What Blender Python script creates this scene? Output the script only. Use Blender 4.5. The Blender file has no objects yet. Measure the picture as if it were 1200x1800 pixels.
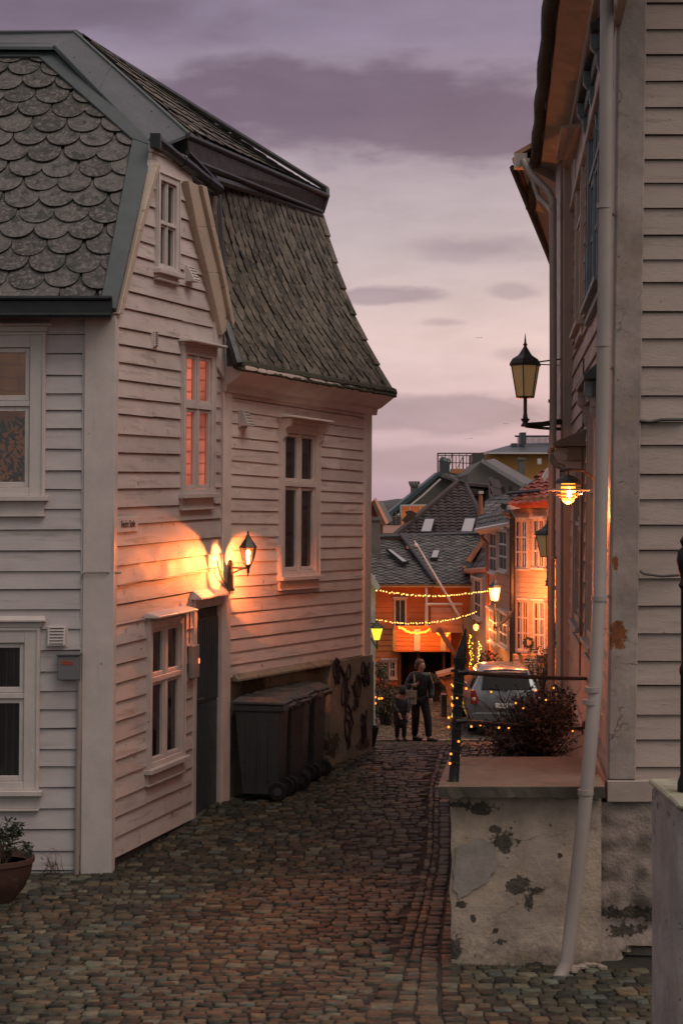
import bpy, math, random
import numpy as np
from mathutils import Vector, Matrix
random.seed(7)
rng = np.random.default_rng(7)
SC = bpy.context.scene
COL = SC.collection
R = math.radians
FPX, HY, CZ = 3000.0, 900.0, 3.2      # focal length in photo pixels, horizon row, camera height

# ------------------------------------------------------------------ camera, sky, sun, exposure
cam = bpy.data.cameras.new('camera'); cam.sensor_fit = 'VERTICAL'; cam.sensor_height = 36.0; cam.lens = 60.0
cam.clip_start = 0.2; cam.clip_end = 9000
cam.dof.use_dof = True; cam.dof.focus_distance = 24.0; cam.dof.aperture_fstop = 8.0
camo = bpy.data.objects.new('camera', cam); COL.objects.link(camo)
camo.location = (0, 0, CZ); camo.rotation_euler = (R(90), 0, 0); SC.camera = camo
SC.view_settings.view_transform = 'Standard'; SC.view_settings.look = 'None'
SC.view_settings.exposure = 0.35; SC.view_settings.gamma = 1.0
SC.cycles.use_denoising = True
SC.cycles.max_bounces = 6; SC.cycles.transparent_max_bounces = 12
SC.cycles.sample_clamp_indirect = 4.0
SC.cycles.caustics_reflective = False; SC.cycles.caustics_refractive = False

def srgb(r, g, b):
    f = lambda c: (c/255/12.92) if c <= 10 else (((c/255)+.055)/1.055)**2.4
    return (f(r), f(g), f(b), 1.0)

world = bpy.data.worlds.new('World'); SC.world = world; world.use_nodes = True
wn, wl = world.node_tree.nodes, world.node_tree.links
wn.clear()
def wnode(t, **k):
    n = wn.new(t)
    for a, v in k.items(): setattr(n, a, v)
    return n
def wm(op, a, b=None, c=None, clamp=False):
    n = wnode('ShaderNodeMath', operation=op, use_clamp=clamp)
    for i, v in enumerate((a, b, c)):
        if v is None: continue
        if isinstance(v, (int, float)): n.inputs[i].default_value = v
        else: wl.new(v, n.inputs[i])
    return n.outputs[0]
wtc = wnode('ShaderNodeTexCoord'); wsep = wnode('ShaderNodeSeparateXYZ'); wl.new(wtc.outputs['Generated'], wsep.inputs[0])
dx, dy, dz = wsep.outputs
ay = wm('MAXIMUM', wm('ABSOLUTE', dy), 0.12)
U = wm('DIVIDE', dx, ay); V = wm('DIVIDE', dz, ay)
wramp = wnode('ShaderNodeValToRGB'); wl.new(wm('MULTIPLY', V, 1/1.2, clamp=True), wramp.inputs[0])
e = wramp.color_ramp.elements
stops = [(0.0, (150, 136, 150)), (.028, (176, 156, 166)), (.045, (192, 168, 174)), (.085, (205, 182, 180)), (.125, (180, 165, 168)),
         (.175, (160, 146, 155)), (.235, (134, 120, 141)), (.30, (124, 112, 130)), (.5, (150, 134, 146)), (1.0, (168, 148, 154))]
e[0].position = stops[0][0]; e[0].color = srgb(*stops[0][1]); e[1].position = 1.0; e[1].color = srgb(*stops[-1][1])
for p_, c_ in stops[1:-1]:
    q = e.new(p_); q.color = srgb(*c_)
cmb = wnode('ShaderNodeCombineXYZ'); wl.new(wm('MULTIPLY', U, 22.0), cmb.inputs[0]); wl.new(wm('MULTIPLY', V, 62.0), cmb.inputs[1])
nz = wnode('ShaderNodeTexNoise'); nz.inputs['Scale'].default_value = 1.0; nz.inputs['Detail'].default_value = 7; nz.inputs['Roughness'].default_value = .55
wl.new(cmb.outputs[0], nz.inputs['Vector'])
nz2 = wnode('ShaderNodeTexNoise'); nz2.inputs['Scale'].default_value = .14; nz2.inputs['Detail'].default_value = 4
wl.new(cmb.outputs[0], nz2.inputs['Vector'])
noise_c = wm('MULTIPLY', wm('SUBTRACT', nz.outputs[0], .5), 1.9)
# cloud banks given as azimuth / elevation ellipses (world directions)
nzb = wnode('ShaderNodeTexNoise'); nzb.inputs['Scale'].default_value = .42; nzb.inputs['Detail'].default_value = 6; nzb.inputs['Roughness'].default_value = .5
wl.new(cmb.outputs[0], nzb.inputs['Vector'])
noise_b = wm('ADD', wm('MULTIPLY', wm('SUBTRACT', nzb.outputs[0], .5), 1.5), wm('MULTIPLY', noise_c, .5))
def bank(cx, cy, rx, ry, dens, soft, nn=None):
    cu, cv, ru, rv = (cx-600)/FPX, (HY-cy)/FPX, rx/FPX, ry/FPX
    a = wm('DIVIDE', wm('SUBTRACT', U, cu), ru); b = wm('DIVIDE', wm('SUBTRACT', V, cv), rv)
    r2 = wm('ADD', wm('MULTIPLY', a, a), wm('MULTIPLY', b, b))
    m = wm('ADD', wm('SUBTRACT', 1.0, wm('SQRT', r2)), nn or noise_c)
    m = wm('DIVIDE', m, soft, clamp=True)
    m = wm('MULTIPLY', wm('MULTIPLY', m, m), wm('SUBTRACT', 3.0, wm('MULTIPLY', m, 2.0)))
    return wm('MULTIPLY', m, dens)
banks = [bank(640, 200, 640, 120, .95, .55, noise_b), bank(120, 20, 520, 90, .8, .8, noise_b), bank(840, 437, 190, 34, .55, .8), bank(690, 520, 170, 20, .7, .6),
         bank(900, 512, 70, 20, .5, .7), bank(780, 567, 60, 12, .45, .8), bank(830, 726, 330, 44, .85, .4, noise_b), bank(800, 812, 420, 34, .8, .5, noise_b),
         bank(905, 622, 60, 16, .4, .8), bank(1400, 250, 300, 160, .7, .8), bank(-300, 500, 350, 120, .7, .8)]
msk = banks[0]
for b_ in banks[1:]: msk = wm('MAXIMUM', msk, b_)
# scattered cloud higher up and round the rest of the sky
hi_w = .0 ; hi = wm('MULTIPLY', wm('MULTIPLY', wm('SUBTRACT', nz2.outputs[0], .46), 5.0, clamp=True), wm('MULTIPLY', wm('SUBTRACT', V, .3), 6.0, clamp=True))
msk = wm('MAXIMUM', msk, wm('MULTIPLY', hi, .35))
cc = wnode('ShaderNodeValToRGB'); wl.new(wm('MULTIPLY', V, 3.0, clamp=True), cc.inputs[0])
cc.color_ramp.elements[0].color = srgb(158, 143, 152); cc.color_ramp.elements[1].color = srgb(100, 86, 103)
q = cc.color_ramp.elements.new(.35); q.color = srgb(142, 126, 138)
q = cc.color_ramp.elements.new(.7); q.color = srgb(106, 90, 108)
wmix = wnode('ShaderNodeMix', data_type='RGBA'); wl.new(msk, wmix.inputs[0]); wl.new(wramp.outputs[0], wmix.inputs[6]); wl.new(cc.outputs[0], wmix.inputs[7])
# faint mottling inside the clouds
mot = wnode('ShaderNodeMix', data_type='RGBA', blend_type='MULTIPLY'); mot.inputs[0].default_value = 1
mr = wnode('ShaderNodeMapRange'); wl.new(nz.outputs[0], mr.inputs[0]); mr.inputs[1].default_value = .3; mr.inputs[2].default_value = .7; mr.inputs[3].default_value = .93; mr.inputs[4].default_value = 1.07
mc = wnode('ShaderNodeCombineColor'); [wl.new(mr.outputs[0], mc.inputs[i]) for i in range(3)]
wl.new(wmix.outputs[2], mot.inputs[6]); wl.new(mc.outputs[0], mot.inputs[7])
# darker, bluer sky away from the after-glow (behind the camera)
back = wm('MULTIPLY', wm('SUBTRACT', .25, dy), 1.2, clamp=True)
bm_ = wnode('ShaderNodeMix', data_type='RGBA'); wl.new(back, bm_.inputs[0]); wl.new(mot.outputs[2], bm_.inputs[6]); bm_.inputs[7].default_value = (.285, .275, .275, 1)
bg = wnode('ShaderNodeBackground'); wl.new(bm_.outputs[2], bg.inputs[0]); bg.inputs[1].default_value = .92
sky = wnode('ShaderNodeTexSky', sky_type='NISHITA', sun_disc=False); sky.sun_elevation = R(1.5); sky.sun_rotation = R(20)
bg2 = wnode('ShaderNodeBackground'); wl.new(sky.outputs[0], bg2.inputs[0]); bg2.inputs[1].default_value = .008
ads = wnode('ShaderNodeAddShader'); wl.new(bg.outputs[0], ads.inputs[0]); wl.new(bg2.outputs[0], ads.inputs[1])
wo = wnode('ShaderNodeOutputWorld'); wl.new(ads.outputs[0], wo.inputs[0])
sun = bpy.data.lights.new('sun', 'SUN'); sun.energy = 1.25; sun.angle = R(45); sun.color = (1, .84, .74)
suno = bpy.data.objects.new('sun', sun); COL.objects.link(suno)
sdir = Vector((.75, -.55, 1.35)).normalized()      # added soft fill for the side walls, aimed over the right-hand roofs
suno.rotation_euler = sdir.to_track_quat('Z', 'Y').to_euler()

# ------------------------------------------------------------------ helpers
def P(px, py, d): return Vector(((px-600)/FPX*d, d, CZ+(HY-py)/FPX*d))

def prop(o, label=None, cat=None, group=None, kind=None):
    for k, v in (('label', label), ('category', cat), ('group', group), ('kind', kind)):
        if v: o[k] = v
    return o
def thing(name, label, cat, loc=(0, 0, 0), group=None, rz=0):
    o = bpy.data.objects.new(name, None); COL.objects.link(o); o.location = loc; o.rotation_euler = (0, 0, rz)
    o.empty_display_size = .1
    return prop(o, label, cat, group)
def copy_tree(o, parent=None):
    c = o.copy(); COL.objects.link(c)
    if parent is not None: c.parent = parent
    for ch in list(o.children): copy_tree(ch, c)
    return c

class Frame:
    """wall frame: s along the wall, z up it (metres), o outward"""
    def __init__(s, O, u, n, up=(0, 0, 1)):
        s.O, s.u, s.n, s.up = Vector(O), Vector(u), Vector(n).normalized(), Vector(up)
        s.M = Matrix((s.u, s.up, s.n)).transposed()
    def pt(s, a, z, o=0.0): return s.O + s.u*a + s.up*z + s.n*o
    def hit(s, px, py, o=0.0):
        d = Vector(((px-600)/FPX, 1, (HY-py)/FPX)); C = Vector((0, 0, CZ))
        A = Matrix((s.u, s.up, -d)).transposed()
        r = A.inverted() @ (C - s.O - s.n*o)
        return r.x, r.y
def wallframe(pA, pB, flip=False, k=0.0, lean=0.0):
    a, b = Vector((pA[0], pA[1], 0)), Vector((pB[0], pB[1], 0))
    u = (b-a).normalized(); n = Vector((u.y, -u.x, 0))
    if flip: n = -n
    return Frame(a, u+Vector((0, 0, k)), n, Vector((lean, 0, 1)))
WORLD = Frame((0, 0, 0), (1, 0, 0), (0, -1, 0))
def local(loc, rz=0.0):
    c, s_ = math.cos(rz), math.sin(rz)
    return Frame(loc, (c, s_, 0), (s_, -c, 0))       # o>0 is towards the viewer at rz=0

class MB:
    def __init__(s): s.v, s.f, s.m = [], [], []
    def add(s, vs, fs, mi=0):
        b = len(s.v); s.v += [tuple(p) for p in vs]; s.f += [tuple(i+b for i in f) for f in fs]; s.m += [mi]*len(fs); return s
    def quad(s, a, b, c, d, mi=0): return s.add([a, b, c, d], [(0, 1, 2, 3)], mi)
    def hexa(s, b4, t4, mi=0):
        return s.add(list(b4)+list(t4), [(3, 2, 1, 0), (4, 5, 6, 7), (0, 1, 5, 4), (1, 2, 6, 5), (2, 3, 7, 6), (3, 0, 4, 7)], mi)
    def box(s, fr, s0, s1, z0, z1, o0, o1, mi=0):
        q = fr.pt
        return s.hexa([q(s0, z0, o1), q(s1, z0, o1), q(s1, z0, o0), q(s0, z0, o0)], [q(s0, z1, o1), q(s1, z1, o1), q(s1, z1, o0), q(s0, z1, o0)], mi)
    def prism(s, poly, off, mi=0):
        n = len(poly); off = Vector(off); A = [Vector(p) for p in poly]; B = [p+off for p in A]
        fs = [tuple(range(n))[::-1], tuple(range(n, 2*n))]+[(i, (i+1) % n, n+(i+1) % n, n+i) for i in range(n)]
        return s.add(A+B, fs, mi)
    def poly(s, pts, mi=0): return s.add(pts, [tuple(range(len(pts)))], mi)
    def tube(s, path, r, n=8, mi=0, caps=True):
        path = [Vector(p) for p in path]; N = len(path)
        rs = r if isinstance(r, (list, tuple)) else [r]*N
        rings = []; prev = None
        for i, p in enumerate(path):
            t = (path[min(i+1, N-1)]-path[max(i-1, 0)])
            if t.length < 1e-9: t = Vector((0, 0, 1))
            t.normalize()
            if prev is None: x = t.orthogonal().normalized()
            else:
                x = prev - t*prev.dot(t)
                x = x.normalized() if x.length > 1e-6 else t.orthogonal().normalized()
            prev = x; y = t.cross(x)
            rings.append([p + (x*math.cos(2*math.pi*j/n)+y*math.sin(2*math.pi*j/n))*rs[i] for j in range(n)])
        vs = [v for rg in rings for v in rg]
        fs = [(i*n+j, i*n+(j+1) % n, (i+1)*n+(j+1) % n, (i+1)*n+j) for i in range(N-1) for j in range(n)]
        if caps: fs += [tuple(range(n))[::-1], tuple(range((N-1)*n, N*n))]
        return s.add(vs, fs, mi)
    def lathe(s, c, prof, n=16, mi=0, sq=False, rot=0.0):
        """prof: list of (r, z) about vertical axis through c"""
        c = Vector(c); vs = []
        for r, z in prof:
            for j in range(n):
                a = 2*math.pi*j/n+rot; vs.append(c+Vector((r*math.cos(a), r*math.sin(a), z)))
        N = len(prof)
        fs = [(i*n+j, i*n+(j+1) % n, (i+1)*n+(j+1) % n, (i+1)*n+j) for i in range(N-1) for j in range(n)]
        fs += [tuple(range(n))[::-1], tuple(range((N-1)*n, N*n))]
        return s.add(vs, fs, mi)
    def ball(s, c, r, n=8, mi=0, sx=1, sy=1, sz=1):
        c = Vector(c); vs = [c+Vector((0, 0, -r*sz))]; k = max(3, n//2)
        for i in range(1, k):
            t = math.pi*i/k
            for j in range(n):
                a = 2*math.pi*j/n; vs.append(c+Vector((r*sx*math.sin(t)*math.cos(a), r*sy*math.sin(t)*math.sin(a), -r*sz*math.cos(t))))
        vs.append(c+Vector((0, 0, r*sz))); L = len(vs)-1
        fs = [(0, 1+(j+1) % n, 1+j) for j in range(n)]
        for i in range(k-2):
            b = 1+i*n; fs += [(b+j, b+(j+1) % n, b+n+(j+1) % n, b+n+j) for j in range(n)]
        b = 1+(k-2)*n; fs += [(b+j, b+(j+1) % n, L) for j in range(n)]
        return s.add(vs, fs, mi)
    def build(s, name, mat, parent=None, smooth=False, bevel=0, recalc=True):
        me = bpy.data.meshes.new(name); 
        inv = None
        vs = s.v
        if parent is not None:
            bpy_m = world_m(parent).inverted(); vs = [tuple(bpy_m @ Vector(v)) for v in vs]
        me.from_pydata(vs, [], s.f)
        mats = mat if isinstance(mat, (list, tuple)) else [mat]
        for m_ in mats: me.materials.append(m_)
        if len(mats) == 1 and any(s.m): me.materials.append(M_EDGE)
        if len(me.materials) > 1: me.polygons.foreach_set('material_index', s.m)
        me.update()
        if recalc:
            import bmesh
            b = bmesh.new(); b.from_mesh(me); bmesh.ops.recalc_face_normals(b, faces=b.faces); b.to_mesh(me); b.free()
        o = bpy.data.objects.new(name, me); COL.objects.link(o)
        if smooth:
            me.polygons.foreach_set('use_smooth', [True]*len(me.polygons))
            md = None
            try: me.set_sharp_from_angle(angle=R(40))
            except Exception: pass
        if bevel:
            md = o.modifiers.new('bevel', 'BEVEL'); md.width = bevel; md.segments = 1; md.limit_method = 'ANGLE'; md.angle_limit = R(50)
        if parent is not None: o.parent = parent
        return o
def world_m(o):
    m = o.matrix_basis.copy() if o.type != 'EMPTY' else Matrix.Translation(o.location) @ o.rotation_euler.to_matrix().to_4x4()
    return world_m(o.parent) @ m if o.parent else m

# ------------------------------------------------------------------ materials
MATS = {}
def mat(name, col, rough=.7, metal=0.0, var=.12, nscale=6.0, bump=.15, bscale=40.0, island=0.0, spots=None, spotcol=None, streak=None, spec=.5, emit=None, estr=0, alpha=None, coat=0, obj=True, pal=None, vstretch=None):
    if name in MATS: return MATS[name]
    m = bpy.data.materials.new(name); m.use_nodes = True; N, L = m.node_tree.nodes, m.node_tree.links
    bs = N['Principled BSDF']; bs.inputs['Roughness'].default_value = rough; bs.inputs['Metallic'].default_value = metal
    bs.inputs['Specular IOR Level'].default_value = spec
    if coat: bs.inputs['Coat Weight'].default_value = coat
    tc = N.new('ShaderNodeTexCoord'); co = tc.outputs['Object']
    if vstretch:
        mp = N.new('ShaderNodeMapping'); mp.inputs['Scale'].default_value = vstretch; L.new(co, mp.inputs[0]); co_s = mp.outputs[0]
    else: co_s = co
    def noise(sc, det=5, src=None, ro=.6):
        n = N.new('ShaderNodeTexNoise'); n.inputs['Scale'].default_value = sc; n.inputs['Detail'].default_value = det; n.inputs['Roughness'].default_value = ro
        L.new(src or co_s, n.inputs['Vector']); return n.outputs[0]
    def mapr(x, a, b, c, d):
        n = N.new('ShaderNodeMapRange'); L.new(x, n.inputs[0])
        for i, v in enumerate((a, b, c, d)): n.inputs[i+1].default_value = v
        return n.outputs[0]
    def mix(fac, a, b, bt='MIX'):
        n = N.new('ShaderNodeMix'); n.data_type = 'RGBA'; n.blend_type = bt
        for sock, v in ((n.inputs[0], fac), (n.inputs[6], a), (n.inputs[7], b)):
            if isinstance(v, (int, float)): sock.default_value = v
            elif isinstance(v, tuple): sock.default_value = v
            else: L.new(v, sock)
        return n.outputs[2]
    def gray(x):
        n = N.new('ShaderNodeCombineColor'); [L.new(x, n.inputs[i]) for i in range(3)]; return n.outputs[0]
    c4 = tuple(col)+(1,) if len(col) == 3 else tuple(col)
    if pal:
        geo = N.new('ShaderNodeNewGeometry'); rp = N.new('ShaderNodeValToRGB'); rp.color_ramp.interpolation = 'LINEAR'
        el = rp.color_ramp.elements; el[0].position = 0; el[0].color = tuple(pal[0])+(1,); el[1].position = 1; el[1].color = tuple(pal[-1])+(1,)
        for i, pc in enumerate(pal[1:-1]): q = el.new((i+1)/(len(pal)-1)); q.color = tuple(pc)+(1,)
        L.new(geo.outputs['Random Per Island'], rp.inputs[0]); cur = rp.outputs[0]
    else: cur = c4
    n1 = noise(nscale)
    cur = mix(1.0, cur, gray(mapr(n1, .3, .7, 1-var, 1+var)), 'MULTIPLY')
    if island:
        geo = N.new('ShaderNodeNewGeometry')
        cur = mix(1.0, cur, gray(mapr(geo.outputs['Random Per Island'], 0, 1, 1-island, 1+island)), 'MULTIPLY')
    if spots:      # (scale, threshold, softness)
        n2 = noise(spots[0], 8, co, .7); cur = mix(mapr(n2, spots[1], spots[1]+spots[2], 0, 1), cur, tuple(spotcol)+(1,))
    if streak:     # (scale vector, threshold, softness, colour)
        mp = N.new('ShaderNodeMapping'); mp.inputs['Scale'].default_value = streak[0]; L.new(co, mp.inputs[0])
        n3 = noise(1.0, 6, mp.outputs[0], .65); cur = mix(mapr(n3, streak[1], streak[1]+streak[2], 0, 1), cur, tuple(streak[3])+(1,))
    if isinstance(cur, tuple): bs.inputs['Base Color'].default_value = cur
    else: L.new(cur, bs.inputs['Base Color'])
    if bump:
        b = N.new('ShaderNodeBump'); b.inputs['Strength'].default_value = bump; b.inputs['Distance'].default_value = .01
        L.new(noise(bscale, 6, co_s, .65), b.inputs['Height']); L.new(b.outputs[0], bs.inputs['Normal'])
    L.new(mapr(noise(nscale*2.3, 4, co), .3, .7, max(0, rough-.12), min(1, rough+.1)), bs.inputs['Roughness'])
    if emit: bs.inputs['Emission Color'].default_value = tuple(emit)+(1,); bs.inputs['Emission Strength'].default_value = estr
    MATS[name] = m; return m
def emis(name, col, st):
    if name in MATS: return MATS[name]
    m = bpy.data.materials.new(name); m.use_nodes = True; N, L = m.node_tree.nodes, m.node_tree.links; N.clear()
    e_ = N.new('ShaderNodeEmission'); e_.inputs[0].default_value = tuple(col)+(1,); e_.inputs[1].default_value = st
    o_ = N.new('ShaderNodeOutputMaterial'); L.new(e_.outputs[0], o_.inputs[0]); MATS[name] = m; return m
def glass(name, tint=(1, 1, 1), refl=1.0, rough=.03, absorb=.9):
    if name in MATS: return MATS[name]
    m = bpy.data.materials.new(name); m.use_nodes = True; N, L = m.node_tree.nodes, m.node_tree.links; N.clear()
    tr = N.new('ShaderNodeBsdfTransparent'); tr.inputs[0].default_value = (tint[0]*absorb, tint[1]*absorb, tint[2]*absorb, 1)
    gl = N.new('ShaderNodeBsdfGlossy'); gl.inputs['Roughness'].default_value = rough; gl.inputs[0].default_value = (refl, refl, refl, 1)
    fr = N.new('ShaderNodeFresnel'); fr.inputs[0].default_value = 1.95
    bp = N.new('ShaderNodeBump'); bp.inputs['Strength'].default_value = .04; bp.inputs['Distance'].default_value = .02
    nn = N.new('ShaderNodeTexNoise'); nn.inputs['Scale'].default_value = 3.0; tc = N.new('ShaderNodeTexCoord'); L.new(tc.outputs['Object'], nn.inputs['Vector'])
    L.new(nn.outputs[0], bp.inputs['Height']); L.new(bp.outputs[0], gl.inputs['Normal'])
    mx = N.new('ShaderNodeMixShader'); L.new(fr.outputs[0], mx.inputs[0]); L.new(tr.outputs[0], mx.inputs[1]); L.new(gl.outputs[0], mx.inputs[2])
    o_ = N.new('ShaderNodeOutputMaterial'); L.new(mx.outputs[0], o_.inputs[0]); MATS[name] = m; return m

DIRT = (.16, .125, .10)
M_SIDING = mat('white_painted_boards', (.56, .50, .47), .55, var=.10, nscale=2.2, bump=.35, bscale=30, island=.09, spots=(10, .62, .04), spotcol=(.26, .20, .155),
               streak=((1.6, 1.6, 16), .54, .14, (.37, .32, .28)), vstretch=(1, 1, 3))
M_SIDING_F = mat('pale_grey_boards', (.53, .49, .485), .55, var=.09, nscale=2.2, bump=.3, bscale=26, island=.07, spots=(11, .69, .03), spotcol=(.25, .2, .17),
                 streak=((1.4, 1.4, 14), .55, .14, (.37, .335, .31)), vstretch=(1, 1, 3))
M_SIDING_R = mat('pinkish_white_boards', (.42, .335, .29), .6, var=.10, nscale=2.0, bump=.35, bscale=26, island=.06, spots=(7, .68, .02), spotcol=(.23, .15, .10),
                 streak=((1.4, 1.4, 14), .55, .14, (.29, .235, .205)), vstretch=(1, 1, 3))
M_SIDING_B = mat('light_raised_white_boards', (.80, .68, .62), .55, var=.10, nscale=2.2, bump=.35, bscale=30, island=.10, spots=(10, .63, .04), spotcol=(.36, .27, .21),
                 streak=((1.2, 1.2, 14), .54, .14, (.55, .45, .39)), vstretch=(1, 1, 3))  # paler copy of the white boards, missing light put into its colour
M_TRIM_B = mat('light_raised_white_trim', (.78, .67, .61), .5, var=.10, nscale=4, bump=.25, bscale=22, spots=(13, .67, .03), spotcol=(.3, .22, .17))  # trim raised the same way, light put into the colour
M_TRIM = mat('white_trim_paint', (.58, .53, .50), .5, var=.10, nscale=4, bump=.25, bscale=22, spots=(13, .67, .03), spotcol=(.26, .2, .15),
             streak=((9, 9, .9), .62, .14, (.36, .31, .27)))
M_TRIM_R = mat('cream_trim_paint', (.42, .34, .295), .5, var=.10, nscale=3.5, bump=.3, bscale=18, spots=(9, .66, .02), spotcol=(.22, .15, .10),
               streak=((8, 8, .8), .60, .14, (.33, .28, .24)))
M_WARMTRIM = mat('yellowed_trim_paint', (.47, .39, .31), .5, var=.12, nscale=4, bump=.25, bscale=22, spots=(8, .62, .05), spotcol=(.2, .15, .1))
M_SLATE = mat('fish_scale_slate', (.080, .075, .070), .66, var=.4, nscale=12, bump=1.0, bscale=38, island=.38, spots=(26, .52, .05), spotcol=(.155, .145, .13),
              streak=((7, 7, 7), .55, .06, (.036, .042, .034)))
M_EDGE = mat('shade_dark_slate_edge', (.018, .017, .013), .9, var=.3, nscale=9, bump=0)  # edge faces darkened to draw the shade gaps between slates
M_SLATE2 = mat('weathered_slate', (.105, .094, .072), .66, var=.4, nscale=10, bump=1.0, bscale=36, island=.5, spots=(17, .54, .06), spotcol=(.21, .18, .125),
               streak=((4, 4, 4), .55, .08, (.036, .038, .026)))
M_ZINC = mat('grey_zinc_sheet', (.095, .115, .118), .42, metal=.35, var=.12, nscale=3, bump=.06, bscale=10)
M_LEAD = mat('dark_lead_flashing', (.07, .075, .078), .5, metal=.3, var=.2, nscale=6, bump=.3, bscale=16)
M_BLACK = mat('black_gutter_metal', (.022, .025, .028), .38, metal=.3, var=.2, nscale=6, bump=.05)
M_TAR = mat('tarred_board', (.04, .036, .033), .6, var=.3, nscale=5, bump=.35, bscale=28, spots=(16, .62, .05), spotcol=(.10, .09, .075))
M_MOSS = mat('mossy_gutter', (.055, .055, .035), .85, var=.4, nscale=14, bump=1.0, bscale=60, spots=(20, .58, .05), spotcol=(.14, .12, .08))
M_PIPE = mat('beige_downpipe_metal', (.36, .31, .28), .4, metal=.1, var=.08, nscale=3, bump=.08, bscale=14, spots=(14, .7, .02), spotcol=(.2, .13, .08))
M_IRON = mat('black_wrought_iron', (.018, .017, .017), .45, metal=.6, var=.3, nscale=9, bump=.3, bscale=30)
M_LAMPMETAL = mat('green_black_lamp_metal', (.055, .062, .055), .45, metal=.5, var=.2, nscale=10, bump=.1)
M_ROOM = mat('dark_room', (.03, .027, .025), .9, var=.3, nscale=2, bump=0)
M_CURTAIN = mat('pale_curtain', (.32, .28, .25), .9, var=.15, nscale=5, bump=.4, bscale=9)
M_PANE = glass('window_glass', (.9, .92, .95), .95)
M_PANE_LAMP = glass('lamp_glass', (1, .93, .8), .6, .08, .95)
M_PLASTER = None
M_DOOR = mat('blue_grey_door_paint', (.045, .062, .068), .5, var=.15, nscale=4, bump=.2, bscale=24)
M_BLUE = mat('dusty_blue_paint', (.17, .215, .235), .5, var=.14, nscale=5, bump=.25, bscale=24, spots=(10, .64, .03), spotcol=(.3, .28, .26))
M_GREENWOOD = mat('dark_green_cornice_paint', (.055, .068, .065), .5, var=.25, nscale=6, bump=.3, bscale=20)
M_BIN = mat('dark_green_plastic', (.055, .062, .062), .36, var=.18, nscale=5, bump=.08, bscale=60)
M_RUBBER = mat('black_rubber', (.012, .012, .012), .8, var=.2, nscale=8, bump=.1)
M_STEEL = mat('brushed_steel', (.45, .45, .45), .3, metal=1, var=.1, bump=.03)
M_TERRA = mat('terracotta', (.075, .035, .024), .75, var=.2, nscale=5, bump=.3, spots=(9, .6, .06), spotcol=(.11, .09, .07))
M_BARK = mat('brown_bark', (.06, .04, .028), .9, var=.3, nscale=12, bump=.6, bscale=40)
M_LEAF = mat('dark_leaves', (.03, .042, .022), .6, var=.3, nscale=6, bump=0, island=.45)
M_LEAFRED = mat('red_brown_leaves', (.034, .021, .016), .65, var=.3, nscale=6, bump=0, island=.5)
M_SIGN = mat('enamel_sign', (.62, .58, .54), .35, var=.05, bump=.03)
M_INK = mat('black_sign_letters', (.02, .02, .02), .5, var=0, bump=0)
M_WALLGREY = mat('grey_meter_box', (.15, .16, .165), .5, var=.08, nscale=4, bump=.03)

# ------------------------------------------------------------------ ground profile
GY = [-4000, 2, 10.5, 12.2, 15.3, 17.0, 18.0, 19.6, 21.5, 22.6, 24.0, 30.0, 37.0, 41.0, 48.0, 60.0, 75.0, 110, 200, 5000]
GZ = [-2.5, -3.1, -3.15, -3.23, -3.22, -3.10, -3.03, -3.04, -2.99, -3.08, -3.28, -4.09, -4.985, -5.10, -5.24, -5.45, -5.8, -8, -14, -15]
def gz(x, y): return CZ + float(np.interp(y, GY, GZ))

def patches(fr, name):
    """masonry plaster material whose worn patches are placed in wall metres (s, z)"""
    pass

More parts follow.
